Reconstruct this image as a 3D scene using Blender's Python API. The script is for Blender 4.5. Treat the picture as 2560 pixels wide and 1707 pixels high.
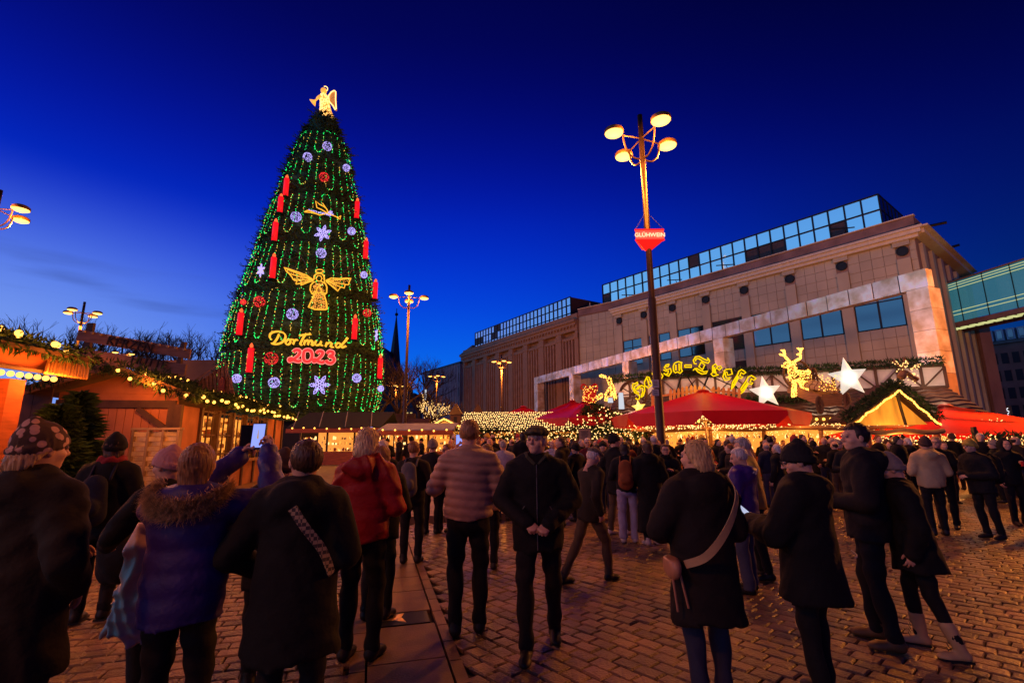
import bpy, math, random
import numpy as np
from mathutils import Matrix, Vector
PI = math.pi
for o in list(bpy.data.objects): bpy.data.objects.remove(o)
S = bpy.context.scene
COL = S.collection
# ------------------------------------------------------------------ camera
F, PITCH, ROLL, CH = 1214.0, math.radians(11.4), math.radians(0.4), 1.72
cam = bpy.data.cameras.new('camera'); co = bpy.data.objects.new('camera', cam); COL.objects.link(co)
cam.sensor_width = 36; cam.sensor_fit = 'HORIZONTAL'; cam.lens = F / 2560 * 36
cam.clip_start = 0.05; cam.clip_end = 3000
_c, _s = math.cos(ROLL), math.sin(ROLL)
_r = Vector((1, 0, 0)); _u = Vector((0, -math.sin(PITCH), math.cos(PITCH))); _f = Vector((0, math.cos(PITCH), math.sin(PITCH)))
_X = _c * _r - _s * _u; _Y = _s * _r + _c * _u
_m = Matrix((_X, _Y, -_f)).transposed().to_4x4(); _m.translation = (0, 0, CH)
co.matrix_world = _m; S.camera = co
def ray(px, py):
    u = (px - 1280) / F; v = (853.5 - py) / F
    return _f + _X * u + _Y * v
def atz(px, py, z):
    d = ray(px, py); t = (z - CH) / d.z; return Vector((d.x * t, d.y * t, z))
def aty(px, py, Y):
    d = ray(px, py); t = Y / d.y; return Vector((d.x * t, Y, CH + d.z * t))
# ------------------------------------------------------------------ render + exposure
S.render.engine = 'CYCLES'
S.view_settings.view_transform = 'Standard'; S.view_settings.look = 'None'
S.view_settings.gamma = 1; S.view_settings.use_curve_mapping = False
S.view_settings.exposure = 0.0
cy = S.cycles
cy.use_denoising = True
cy.max_bounces = 5; cy.diffuse_bounces = 2; cy.glossy_bounces = 2; cy.transmission_bounces = 3; cy.transparent_max_bounces = 6
cy.sample_clamp_indirect = 2.0; cy.sample_clamp_direct = 0
cy.caustics_reflective = False; cy.caustics_refractive = False
cy.use_light_tree = True
# ------------------------------------------------------------------ dusk sky (world)
W = bpy.data.worlds.new('World'); S.world = W; W.use_nodes = True
nt = W.node_tree; N = nt.nodes; L = nt.links
for n in list(N): N.remove(n)
def nd(t, **k):
    n = N.new(t)
    for a, b in k.items(): setattr(n, a, b)
    return n
def mth(op, a, b=None, c=None, clamp=False):
    n = nd('ShaderNodeMath', operation=op); n.use_clamp = clamp
    for i, v in enumerate((a, b, c)):
        if v is None: continue
        if isinstance(v, (int, float)): n.inputs[i].default_value = v
        else: L.new(v, n.inputs[i])
    return n.outputs[0]
def mixc(f, a, b):
    n = nd('ShaderNodeMix', data_type='RGBA')
    if isinstance(f, (int, float)): n.inputs[0].default_value = f
    else: L.new(f, n.inputs[0])
    for i, v in ((6, a), (7, b)):
        if isinstance(v, tuple): n.inputs[i].default_value = (*v, 1)
        else: L.new(v, n.inputs[i])
    return n.outputs[2]
tc = nd('ShaderNodeTexCoord'); sp = nd('ShaderNodeSeparateXYZ'); L.new(tc.outputs['Generated'], sp.inputs[0])
zz = sp.outputs[2]
rp = nd('ShaderNodeValToRGB'); L.new(mth('MAXIMUM', zz, 0.0), rp.inputs[0])
cr = rp.color_ramp; cr.interpolation = 'B_SPLINE'
stops = [(0.0, (.006, .25, .86)), (.12, (.002, .155, .84)), (.26, (.0005, .052, .76)), (.42, (.0004, .012, .47)), (.55, (.0004, .0035, .21)), (.68, (.0004, .0010, .08)), (.85, (.0004, .0006, .03)), (1.0, (.0003, .0005, .02))]
while len(cr.elements) < len(stops): cr.elements.new(.5)
for e, (p, c) in zip(cr.elements, stops): e.position = p; e.color = (*c, 1)
# afterglow towards the west (left of the picture), darker towards the east
hl = mth('POWER', mth('MAXIMUM', mth('SUBTRACT', 1.0, mth('MULTIPLY', zz, zz)), 0.001), 0.5)
az = math.radians(-74)
dt = mth('DIVIDE', mth('ADD', mth('MULTIPLY', sp.outputs[0], math.sin(az)), mth('MULTIPLY', sp.outputs[1], math.cos(az))), hl)
west = nd('ShaderNodeMapRange', interpolation_type='SMOOTHSTEP'); L.new(dt, west.inputs[0]); west.inputs[1].default_value = .48; west.inputs[2].default_value = 1.0
low = nd('ShaderNodeMapRange', interpolation_type='SMOOTHSTEP'); L.new(zz, low.inputs[0]); low.inputs[1].default_value = .42; low.inputs[2].default_value = .08
glow = mth('MULTIPLY', west.outputs[0], low.outputs[0])
east = nd('ShaderNodeMapRange', interpolation_type='SMOOTHSTEP'); L.new(dt, east.inputs[0]); east.inputs[1].default_value = -.75; east.inputs[2].default_value = .45
east.inputs[3].default_value = .16; east.inputs[4].default_value = 1.0
base = nd('ShaderNodeVectorMath', operation='SCALE'); L.new(rp.outputs[0], base.inputs[0]); L.new(east.outputs[0], base.inputs['Scale'])
c1 = mixc(mth('MULTIPLY', glow, 1.15, clamp=True), base.outputs[0], (.20, .34, .86))
az2 = math.radians(-108)
dt2 = mth('DIVIDE', mth('ADD', mth('MULTIPLY', sp.outputs[0], math.sin(az2)), mth('MULTIPLY', sp.outputs[1], math.cos(az2))), hl)
w2 = nd('ShaderNodeMapRange', interpolation_type='SMOOTHSTEP'); L.new(dt2, w2.inputs[0]); w2.inputs[1].default_value = .66; w2.inputs[2].default_value = .99
l2 = nd('ShaderNodeMapRange', interpolation_type='SMOOTHSTEP'); L.new(zz, l2.inputs[0]); l2.inputs[1].default_value = .70; l2.inputs[2].default_value = .2
c1 = mixc(mth('MULTIPLY', w2.outputs[0], l2.outputs[0]), c1, (.16, .50, .95))
# thin stratus streaks
mp = nd('ShaderNodeMapping'); mp.inputs['Scale'].default_value = (1.4, 1.4, 11); mp.inputs['Rotation'].default_value = (0, math.radians(6), 0); L.new(tc.outputs['Generated'], mp.inputs[0])
ns = nd('ShaderNodeTexNoise'); ns.inputs['Scale'].default_value = 1.7; ns.inputs['Detail'].default_value = 5; ns.inputs['Roughness'].default_value = .45; L.new(mp.outputs[0], ns.inputs[0])
cl = nd('ShaderNodeMapRange', interpolation_type='SMOOTHSTEP'); L.new(ns.outputs[0], cl.inputs[0]); cl.inputs[1].default_value = .55; cl.inputs[2].default_value = .72
lowc = nd('ShaderNodeMapRange', interpolation_type='SMOOTHSTEP'); L.new(zz, lowc.inputs[0]); lowc.inputs[1].default_value = .36; lowc.inputs[2].default_value = .16
c2 = mixc(mth('MULTIPLY', mth('MULTIPLY', cl.outputs[0], lowc.outputs[0]), mth('MULTIPLY', west.outputs[0], .95)), c1, (.035, .065, .26))
bg = nd('ShaderNodeBackground'); L.new(c2, bg.inputs[0]); bg.inputs[1].default_value = 1.0
# the same sky model as a faint physical dusk under the painted-by-height gradient
sky = nd('ShaderNodeTexSky', sky_type='NISHITA'); sky.sun_disc = False; sky.sun_elevation = math.radians(-4); sky.sun_rotation = math.radians(-74)
bg2 = nd('ShaderNodeBackground'); L.new(sky.outputs[0], bg2.inputs[0]); bg2.inputs[1].default_value = 0.02
ad = nd('ShaderNodeAddShader'); L.new(bg.outputs[0], ad.inputs[0]); L.new(bg2.outputs[0], ad.inputs[1])
wo = nd('ShaderNodeOutputWorld'); L.new(ad.outputs[0], wo.inputs[0])

# ================================================================== helpers
rnd = random.Random(7)
def tagp(o, label=None, cat=None, group=None, kind=None):
    if label: o['label'] = label
    if cat: o['category'] = cat
    if group: o['group'] = group
    if kind: o['kind'] = kind
    return o
def thing(name, label, cat, loc=(0, 0, 0), rotz=0, group=None):
    o = bpy.data.objects.new(name, None); COL.objects.link(o); o.empty_display_size = .2
    o.location = loc; o.rotation_euler = (0, 0, rotz)
    return tagp(o, label, cat, group)
def wmat(o):
    m = Matrix.Identity(4)
    while o is not None:
        m = o.matrix_basis @ m; o = o.parent
    return m
def new_obj(name, me, parent=None):
    o = bpy.data.objects.new(name, me); COL.objects.link(o)
    if parent is not None: o.parent = parent
    return o
def copy_tree(o, parent=None):
    c = o.copy(); COL.objects.link(c)
    if parent is not None: c.parent = parent
    for ch in list(o.children): copy_tree(ch, c)
    return c
_ico = None
class MB:
    """collects geometry in world (or local) coordinates, links it as one mesh object"""
    def __init__(s): s.v = []; s.f = []; s.mi = []; s.cur = 0
    def add(s, vs, fs):
        b = len(s.v); s.v += [tuple(p) for p in vs]; s.f += [tuple(b + i for i in f) for f in fs]; s.mi += [s.cur] * len(fs); return s
    def box(s, c, d, M=None, taper=1.0):
        x, y, z = d[0] / 2, d[1] / 2, d[2] / 2; t = taper
        vs = [Vector(p) for p in ((-x, -y, -z), (x, -y, -z), (x, y, -z), (-x, y, -z), (-x * t, -y * t, z), (x * t, -y * t, z), (x * t, y * t, z), (-x * t, y * t, z))]
        c = Vector(c)
        vs = [(M @ p if M is not None else p) + c for p in vs]
        return s.add(vs, [(0, 3, 2, 1), (4, 5, 6, 7), (0, 1, 5, 4), (1, 2, 6, 5), (2, 3, 7, 6), (3, 0, 4, 7)])
    def hexa(s, p):   # 8 points: bottom ring, top ring
        return s.add(p, [(0, 3, 2, 1), (4, 5, 6, 7), (0, 1, 5, 4), (1, 2, 6, 5), (2, 3, 7, 6), (3, 0, 4, 7)])
    def beam(s, a, b, w, h, up=Vector((0, 0, 1))):
        a = Vector(a); b = Vector(b); d = (b - a).normalized(); sd = d.cross(up)
        if sd.length < 1e-4: sd = Vector((1, 0, 0))
        sd.normalize(); u2 = sd.cross(d)
        sd = sd * (w / 2); u2 = u2 * (h / 2)
        return s.hexa([a - sd - u2, a + sd - u2, b + sd - u2, b - sd - u2, a - sd + u2, a + sd + u2, b + sd + u2, b - sd + u2])
    def tube(s, pts, r, n=6, closed=False, caps=True):
        pts = [Vector(p) for p in pts]; m = len(pts)
        rr = r if isinstance(r, (list, tuple)) else [r] * m
        rings = []; up = Vector((0, 0, 1)); prev = None
        for i, p in enumerate(pts):
            if closed: d = pts[(i + 1) % m] - pts[i - 1]
            else: d = pts[min(i + 1, m - 1)] - pts[max(i - 1, 0)]
            if d.length < 1e-9: d = Vector((0, 0, 1))
            d.normalize()
            if prev is None:
                a = d.cross(up if abs(d.z) < .9 else Vector((1, 0, 0))).normalized()
            else:
                a = prev - d * prev.dot(d)
                a = a.normalized() if a.length > 1e-6 else d.cross(up).normalized()
            prev = a; b = d.cross(a)
            rings.append([p + (a * math.cos(2 * PI * k / n) + b * math.sin(2 * PI * k / n)) * rr[i] for k in range(n)])
        base = []
        for r_ in rings: base += r_
        fs = []
        for i in range(m if closed else m - 1):
            j = (i + 1) % m
            for k in range(n): fs.append((i * n + k, i * n + (k + 1) % n, j * n + (k + 1) % n, j * n + k))
        if caps and not closed: fs += [tuple(range(n - 1, -1, -1)), tuple((m - 1) * n + k for k in range(n))]
        return s.add(base, fs)
    def lathe(s, c, prof, n=16, M=None, ang0=0, caps=True):
        c = Vector(c); vs = []
        for r, z in prof:
            for k in range(n):
                p = Vector((r * math.cos(2 * PI * k / n + ang0), r * math.sin(2 * PI * k / n + ang0), z))
                vs.append((M @ p if M is not None else p) + c)
        fs = []
        for i in range(len(prof) - 1):
            for k in range(n): fs.append((i * n + k, i * n + (k + 1) % n, (i + 1) * n + (k + 1) % n, (i + 1) * n + k))
        if caps: fs += [tuple(range(n - 1, -1, -1)), tuple((len(prof) - 1) * n + k for k in range(n))]
        return s.add(vs, fs)
    def ball(s, c, r, n=8, m=5, sc=(1, 1, 1)):
        prof = [(math.sin(PI * i / m) * r, -math.cos(PI * i / m) * r) for i in range(m + 1)]
        prof[0] = (r * .02, -r); prof[-1] = (r * .02, r)
        return s.lathe(c, prof, n, Matrix.Diagonal(sc))
    def octa(s, c, r):
        x, y, z = c
        return s.add([(x + r, y, z), (x - r, y, z), (x, y + r, z), (x, y - r, z), (x, y, z + r), (x, y, z - r)],
                     [(0, 2, 4), (2, 1, 4), (1, 3, 4), (3, 0, 4), (2, 0, 5), (1, 2, 5), (3, 1, 5), (0, 3, 5)])
    def prism(s, poly, a, b):   # poly: list of points; extruded by vector a->b offsets
        n = len(poly); a = Vector(a); b = Vector(b)
        vs = [Vector(p) + a for p in poly] + [Vector(p) + b for p in poly]
        fs = [tuple(range(n - 1, -1, -1)), tuple(range(n, 2 * n))] + [(k, (k + 1) % n, n + (k + 1) % n, n + k) for k in range(n)]
        return s.add(vs, fs)
    def quad(s, a, b, c, d): return s.add([a, b, c, d], [(0, 1, 2, 3)])
    def build(s, name, mats, parent=None, smooth=False, world=True, **tags):
        me = bpy.data.meshes.new(name)
        vs = s.v
        if world and parent is not None:
            mi = np.array(wmat(parent).inverted()); a = np.array(vs, dtype=float)
            a = a @ mi[:3, :3].T + mi[:3, 3]; vs = a.tolist()
        me.from_pydata(vs, [], s.f)
        if not isinstance(mats, (list, tuple)): mats = [mats]
        for m in mats: me.materials.append(m)
        if len(mats) > 1: me.polygons.foreach_set('material_index', s.mi)
        if smooth: me.polygons.foreach_set('use_smooth', [True] * len(me.polygons))
        me.update()
        o = new_obj(name, me, parent)
        return tagp(o, **tags) if tags else o
# ------------------------------------------------------------------ materials
def M(name, col, rough=.75, metal=0, var=.2, scale=2.5, bump=0, bscale=30, spec=.4, isl=0, obr=0, emit=None, es=0, stretch=None, trans=0, coat=0, sample=False, col2=None):
    m = bpy.data.materials.new(name); m.use_nodes = True; t = m.node_tree; n = t.nodes; l = t.links
    b = n['Principled BSDF']; b.inputs['Roughness'].default_value = rough; b.inputs['Metallic'].default_value = metal
    b.inputs['Specular IOR Level'].default_value = spec
    if trans: b.inputs['Transmission Weight'].default_value = trans
    if coat: b.inputs['Coat Weight'].default_value = coat; b.inputs['Coat Roughness'].default_value = .15
    c4 = (*col, 1)
    b.inputs['Base Color'].default_value = c4
    tx = n.new('ShaderNodeTexCoord'); vec = tx.outputs['Object']
    if stretch:
        mp = n.new('ShaderNodeMapping'); mp.inputs['Scale'].default_value = stretch; l.new(vec, mp.inputs[0]); vec = mp.outputs[0]
    if var or isl or obr:
        cs = n.new('ShaderNodeTexNoise'); cs.inputs['Scale'].default_value = scale; cs.inputs['Detail'].default_value = 5; l.new(vec, cs.inputs[0])
        mr = n.new('ShaderNodeMapRange'); l.new(cs.outputs[0], mr.inputs[0]); mr.inputs[1].default_value = .3; mr.inputs[2].default_value = .7
        mr.inputs[3].default_value = 1 - var; mr.inputs[4].default_value = 1 + var
        val = mr.outputs[0]
        if isl or obr:
            g = n.new('ShaderNodeNewGeometry'); oi = n.new('ShaderNodeObjectInfo')
            a = n.new('ShaderNodeMath'); a.operation = 'ADD'; l.new(g.outputs['Random Per Island'], a.inputs[0]); l.new(oi.outputs['Random'], a.inputs[1])
            f = n.new('ShaderNodeMath'); f.operation = 'FRACT'; l.new(a.outputs[0], f.inputs[0])
            k = isl or obr
            r2 = n.new('ShaderNodeMapRange'); l.new(f.outputs[0], r2.inputs[0]); r2.inputs[3].default_value = 1 - k; r2.inputs[4].default_value = 1 + k
            mu = n.new('ShaderNodeMath'); mu.operation = 'MULTIPLY'; l.new(val, mu.inputs[0]); l.new(r2.outputs[0], mu.inputs[1]); val = mu.outputs[0]
        if col2:
            mx = n.new('ShaderNodeMix'); mx.data_type = 'RGBA'; mx.inputs[6].default_value = c4; mx.inputs[7].default_value = (*col2, 1)
            m2 = n.new('ShaderNodeMapRange'); l.new(cs.outputs[0], m2.inputs[0]); m2.inputs[1].default_value = .42; m2.inputs[2].default_value = .62
            l.new(m2.outputs[0], mx.inputs[0]); src = mx.outputs[2]
        else:
            rg = n.new('ShaderNodeRGB'); rg.outputs[0].default_value = c4; src = rg.outputs[0]
        sc = n.new('ShaderNodeVectorMath'); sc.operation = 'SCALE'; l.new(src, sc.inputs[0]); l.new(val, sc.inputs['Scale'])
        l.new(sc.outputs[0], b.inputs['Base Color'])
    if bump:
        bn = n.new('ShaderNodeTexNoise'); bn.inputs['Scale'].default_value = bscale; bn.inputs['Detail'].default_value = 4; l.new(vec, bn.inputs[0])
        bp = n.new('ShaderNodeBump'); bp.inputs['Strength'].default_value = bump; bp.inputs['Distance'].default_value = .02; l.new(bn.outputs[0], bp.inputs['Height']); l.new(bp.outputs[0], b.inputs['Normal'])
    if emit:
        b.inputs['Emission Color'].default_value = (*emit, 1); b.inputs['Emission Strength'].default_value = es
    m.cycles.emission_sampling = 'AUTO' if sample else 'NONE'
    return m
def E(name, col, s, sample=False): return M(name, (.02, .02, .02), emit=col, es=s, var=0, sample=sample, spec=0)
def lamp(name, loc, col, watt, parent=None, rad=.12, spot=None, aim=None):
    l = bpy.data.lights.new(name, 'SPOT' if spot else 'POINT'); l.color = col; l.energy = watt; l.shadow_soft_size = rad
    o = bpy.data.objects.new(name, l); COL.objects.link(o)
    if spot: l.spot_size = spot; l.spot_blend = .6
    p = Vector(loc)
    mw = Matrix.Translation(p)
    if aim is not None: mw = mw @ (Vector(aim) - p).to_track_quat('-Z', 'Y').to_matrix().to_4x4()
    if parent is not None: o.parent = parent; mw = wmat(parent).inverted() @ mw
    o.matrix_basis = mw
    return o
mt = {}
mt['black'] = M('black_metal', (.012, .012, .013), .5, .3)
mt['pole'] = M('painted_pole', (.03, .022, .02), .45, .4, bump=.1)
mt['wood'] = M('wood', (.30, .15, .065), .7, var=.35, scale=3, stretch=(1, 1, 8), bump=.3, bscale=25, obr=.15)
mt['wood_dark'] = M('wood_dark', (.09, .045, .025), .7, var=.35, bump=.3, obr=.15)
mt['wood_red'] = M('wood_red', (.36, .085, .03), .65, var=.3, stretch=(1, 1, 6), bump=.25, obr=.12)
mt['wood_pale'] = M('wood_pale', (.48, .33, .18), .7, var=.3, stretch=(1, 6, 1), bump=.3, obr=.15)
mt['plaster'] = M('plaster', (.46, .17, .07), .85, var=.15, bump=.15)
mt['plaster_white'] = M('plaster_white', (.62, .55, .48), .85, var=.12)
mt['fir'] = M('fir_needles', (.035, .075, .02), .7, var=.5, scale=6, isl=.45)
mt['fir_dark'] = M('spruce_needles', (.040, .085, .026), .75, var=.5, scale=2, isl=.5)
mt['bark'] = M('bark', (.06, .04, .028), .9, var=.4, bump=.5)
mt['roof_tile'] = M('roof_tile', (.06, .028, .02), .45, var=.3, isl=.3)
mt['red_fabric'] = M('red_fabric', (.42, .012, .010), .5, var=.12, scale=1.2, bump=.05, bscale=8)
mt['black_fabric'] = M('black_fabric', (.012, .013, .015), .8, var=.2)
mt['grey_fabric'] = M('grey_fabric', (.25, .25, .33), .8)
warm = (1.0, .42, .07); amber = (1.0, .33, .03)
mt['bulb'] = E('warm_bulb', (1.0, .42, .06), 4.0)
mt['bulb_dim'] = E('warm_bulb_dim', (1.0, .36, .05), 1.3)
mt['bulb_white'] = E('warm_white_bulb', (1.0, .56, .18), 2.6)
mt['bulb_green'] = E('green_bulb', (.01, 1.0, .16), 3.0)
mt['bulb_amber'] = E('amber_bulb', (1.0, .58, .08), 2.4)
mt['bulb_violet'] = E('violet_white_bulb', (.48, .38, 1.0), 1.5)
mt['bulb_red'] = E('red_bulb', (1.0, .03, .03), 1.5)
mt['neon_yellow'] = E('neon_yellow', (1.0, .62, .0), 1.25)
mt['neon_gold'] = E('neon_gold', (1.0, .42, .03), 1.5)
mt['neon_pink'] = E('neon_pink', (1.0, .22, .18), 1.6)
mt['screen'] = E('phone_screen', (.25, .32, .95), 1.3)
mt['glow_shop'] = M('lit_interior', (.5, .3, .12), emit=(1.0, .36, .05), es=.8, var=.6, scale=2.2)
# lit shop interior: patches of goods and light
def sprig(mb, p, d, ln, wd, k=3):
    """a needle spray: k crossed tapered blades"""
    p = Vector(p); d = Vector(d).normalized()
    a = d.cross(Vector((rnd.uniform(-1, 1), rnd.uniform(-1, 1), rnd.uniform(-1, 1)))).normalized(); b = d.cross(a)
    for i in range(k):
        t = PI * i / k; q = (a * math.cos(t) + b * math.sin(t)) * wd
        mb.add([p, p + d * ln * .45 + q, p + d * ln, p + d * ln * .45 - q], [(0, 1, 2, 3)])
def garland(mb, pts, r, per_m=60, ln=.16, wd=.02, droop=.3):
    pts = [Vector(p) for p in pts]
    for i in range(len(pts) - 1):
        a, b = pts[i], pts[i + 1]; n = int((b - a).length * per_m) + 1; ax = (b - a).normalized()
        for _ in range(n):
            t = rnd.random(); th = rnd.uniform(0, 2 * PI)
            s1 = ax.cross(Vector((0, 0, 1))).normalized(); s2 = s1.cross(ax)
            o = (s1 * math.cos(th) + s2 * math.sin(th))
            dd = o + ax * rnd.uniform(-.7, .7) + Vector((0, 0, -droop))
            sprig(mb, a.lerp(b, t) + o * r * rnd.uniform(0, .8), dd, ln * rnd.uniform(.6, 1.4), wd * rnd.uniform(.7, 1.3), 2)
def bulbs_line(mb, pts, step, r, jit=.0, drop=0):
    pts = [Vector(p) for p in pts]
    for i in range(len(pts) - 1):
        a, b = pts[i], pts[i + 1]; n = max(1, int((b - a).length / step))
        for k in range(n):
            p = a.lerp(b, (k + .5) / n) + Vector((rnd.uniform(-jit, jit), rnd.uniform(-jit, jit), rnd.uniform(-jit, jit) - drop))
            if r > .03: mb.ball(p, r, 8, 5)
            else: mb.octa(p, r)
def sprog(pts, n=6):   # catmull-rom smoothing
    P = [Vector(p) for p in pts]; out = []
    for i in range(len(P) - 1):
        p0 = P[max(i - 1, 0)]; p1 = P[i]; p2 = P[i + 1]; p3 = P[min(i + 2, len(P) - 1)]
        for k in range(n):
            t = k / n
            out.append(.5 * ((2 * p1) + (p2 - p0) * t + (2 * p0 - 5 * p1 + 4 * p2 - p3) * t * t + (3 * p1 - p0 - 3 * p2 + p3) * t ** 3))
    out.append(P[-1]); return out
# ================================================================== ground
mt['earth'] = M('paving_far', (.17, .115, .085), .75, var=.3, scale=.6, bump=0)
def brick_mat():
    m = mt['earth']; t = m.node_tree; n = t.nodes; l = t.links; b = n['Principled BSDF']
    tx = n.new('ShaderNodeTexCoord'); mp = n.new('ShaderNodeMapping'); mp.inputs['Rotation'].default_value = (0, 0, math.radians(50)); l.new(tx.outputs['Object'], mp.inputs[0])
    br = n.new('ShaderNodeTexBrick'); br.inputs['Scale'].default_value = 1; br.inputs['Brick Width'].default_value = .24; br.inputs['Row Height'].default_value = .17
    br.inputs['Mortar Size'].default_value = .014; br.inputs['Color1'].default_value = (.19, .13, .1, 1); br.inputs['Color2'].default_value = (.12, .08, .06, 1); br.inputs['Mortar'].default_value = (.02, .015, .012, 1)
    l.new(mp.outputs[0], br.inputs[0]); l.new(br.outputs[0], b.inputs['Base Color'])
    bp = n.new('ShaderNodeBump'); bp.inputs['Strength'].default_value = .6; bp.inputs['Distance'].default_value = .01; bp.invert = True
    l.new(br.outputs['Fac'], bp.inputs['Height']); l.new(bp.outputs[0], b.inputs['Normal'])
brick_mat()
mt['sett'] = M('granite_sett', (.165, .092, .048), .36, var=.55, scale=2.2, bump=.75, bscale=48, isl=.35, spec=.5)
mt['slab'] = M('stone_slab', (.19, .11, .065), .55, var=.2, scale=5, bump=.25, bscale=60, obr=.15)
mt['joint'] = M('joint_sand', (.03, .02, .015), .95, var=.2)
mt['platform'] = M('platform_stone', (.19, .115, .07), .5, var=.3, scale=2.5, bump=.3, bscale=40)
g = MB()
R = 900
# far ground sheet with a hole under the setts region is not needed: setts stand proud of it
g.quad((-R, -60, -.035), (R, -60, -.035), (R, R, -.035), (-R, R, -.035)); g.build('ground', mt['joint'], kind='structure')
g = MB()
NEAR = 14.5
g.add([(-R, NEAR, -.004), (R, NEAR, -.004), (R, R, -.004), (-R, R, -.004)], [(0, 1, 2, 3)])
g.add([(-R, -60, -.004), (R, -60, -.004), (R, 2.2, -.004), (-R, 2.2, -.004)], [(0, 1, 2, 3)])
g.build('pavement_far', mt['earth'], kind='structure')
# --- setts near the camera
pave = bpy.data.objects.new('pavement', None); COL.objects.link(pave); pave['kind'] = 'structure'
S0 = Vector((-1.10, 4.05)); SD = Vector((-.27, .963)).normalized(); SW = .62; SN = Vector((SD.y, -SD.x))
KA, KB = Vector((-8.0, 9.75)), Vector((.5, 11.45))
def kerb_y(x): return KA.y + (KB.y - KA.y) * (x - KA.x) / (KB.x - KA.x)
def stone_mesh(seed, lx, ly):
    r = random.Random(seed); m = MB(); bv = .012
    j = lambda a: r.uniform(-a, a)
    def ring(sx, sy, z, q):
        return [(-sx + j(q), -sy + j(q), z + j(.003)), (sx + j(q), -sy + j(q), z + j(.003)), (sx + j(q), sy + j(q), z + j(.003)), (-sx + j(q), sy + j(q), z + j(.003))]
    hx, hy = lx / 2, ly / 2
    a = ring(hx, hy, -.05, 0); b_ = ring(hx, hy, -.012, .005); c = ring(hx - bv, hy - bv, -.001, .005); d = [((c[0][0] + c[2][0]) / 2, (c[0][1] + c[2][1]) / 2, .0035)]
    m.add(a + b_ + c + d, [(i, (i + 1) % 4, 4 + (i + 1) % 4, 4 + i) for i in range(4)] + [(4 + i, 4 + (i + 1) % 4, 8 + (i + 1) % 4, 8 + i) for i in range(4)] + [(8 + i, 8 + (i + 1) % 4, 12) for i in range(4)])
    return m
LXs, LYs = .205, .15
variants = [stone_mesh(i, LXs - .011, LYs - .011) for i in range(10)]
def field(org, d, inside):
    out = []; nrm_ = Vector((-d.y, d.x))
    for r_ in range(-130, 130):
        off = (r_ % 2) * .5 * LXs + math.sin(r_ * 1.7) * .03
        for q in range(-110, 110):
            p = org + d * (q * LXs + off) + nrm_ * (r_ * LYs)
            if not (2.3 < p.y < NEAR and abs(p.x) < 1.12 * p.y + .8): continue
            if inside(p): out.append((p.x, p.y, math.atan2(d.y, d.x) + rnd.uniform(-.025, .025), rnd.uniform(-.004, .004)))
    return out
def side(p): return (p - S0).dot(SN)
ddiag = Vector((math.cos(math.radians(-49)), math.sin(math.radians(-49))))
f1 = field(Vector((0.1, 4)), ddiag, lambda p: side(p) > SW + .12 and (p.y < kerb_y(p.x) - .22 or p.x > .62))
f2 = field(Vector((-1.3, 4)), SN, lambda p: side(p) < -.15 and p.y < kerb_y(p.x) - .22)
stones = sorted(f1 + f2, key=lambda s: s[0] ** 2 * .3 + s[1] ** 2)
meshes = []
for v in variants:
    o = v.build('sett', mt['sett'], pave, world=False); meshes.append(o.data); bpy.data.objects.remove(o)
for x, y, a, z in stones[:290]:
    o = new_obj('sett', meshes[rnd.randrange(10)], pave); o.location = (x, y, z); o.rotation_euler = (rnd.uniform(-.02, .02), rnd.uniform(-.02, .02), a)
m = MB()
for x, y, a, z in stones[290:]:
    v = variants[rnd.randrange(10)]; c, s = math.cos(a), math.sin(a)
    m.add([(x + c * p[0] - s * p[1], y + s * p[0] + c * p[1], z + p[2]) for p in v.v], v.f)
m.build('setts', mt['sett'], pave, kind='stuff')
# slab strip
def slab_box(s0, s1, w0, w1, name='slab', mat='slab', zt=.002):
    m = MB(); q = []
    for z in (-.05, zt):
        for a, b in ((s0, w0), (s0, w1), (s1, w1), (s1, w0)): p = S0 + SD * a + SN * b; q.append((p.x, p.y, z))
    m.hexa([q[0], q[3], q[2], q[1], q[4], q[7], q[6], q[5]][::1] if False else [q[0], q[1], q[2], q[3], q[4], q[5], q[6], q[7]])
    return m.build(name, mt[mat], pave)
s = -1.9
while s < 6.6:
    ln = rnd.uniform(.5, .78)
    if not (s < .95 < s + ln + .1): slab_box(s, s + ln - .018, .0, SW - .012)
    else: ln = 1.32 - s; slab_box(s, .93, 0, SW - .012) if .93 - s > .12 else None
    s += ln
s = -1.9
while s < 6.6:
    slab_box(s, s + .38, -.135, -.018, 'edging_stone'); slab_box(s, s + .38, SW + .008, SW + .1, 'edging_stone'); s += .395
slab_box(.95, 1.30, .03, SW - .2, 'dark_plate', 'black_metal_plate') if False else None
mt['brass'] = M('brass_inlay', (.62, .36, .14), .3, .8, var=.2)
pl = thing('ground_plaque', 'square dark metal plaque with a pale bird shaped inlay set in the slab strip', 'plaque', (S0 + SD * 1.13 + SN * .3).to_3d())
m = MB(); c = S0 + SD * 1.13 + SN * .29; ang = math.atan2(SN.y, SN.x); RM = Matrix.Rotation(ang, 3, 'Z')
m.box((c.x, c.y, -.012), (.56, .33, .03), RM); m.build('plate', mt['black'], pl)
m = MB()
def inl(pts):
    m.prism([RM @ Vector((x, y, 0)) + Vector((c.x, c.y, 0)) for x, y in pts], (0, 0, .0035), (0, 0, .007))
inl([(-.2, -.02), (-.06, .03), (-.05, .12), (.05, .13), (.02, .03), (.06, -.13), (-.05, -.04)]); inl([(-.25, .08), (-.2, .08), (-.2, .13), (-.25, .13)]); inl([(-.25, -.13), (-.17, -.13), (-.17, -.06), (-.25, -.06)])
m.build('inlay', mt['brass'], pl)
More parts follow.
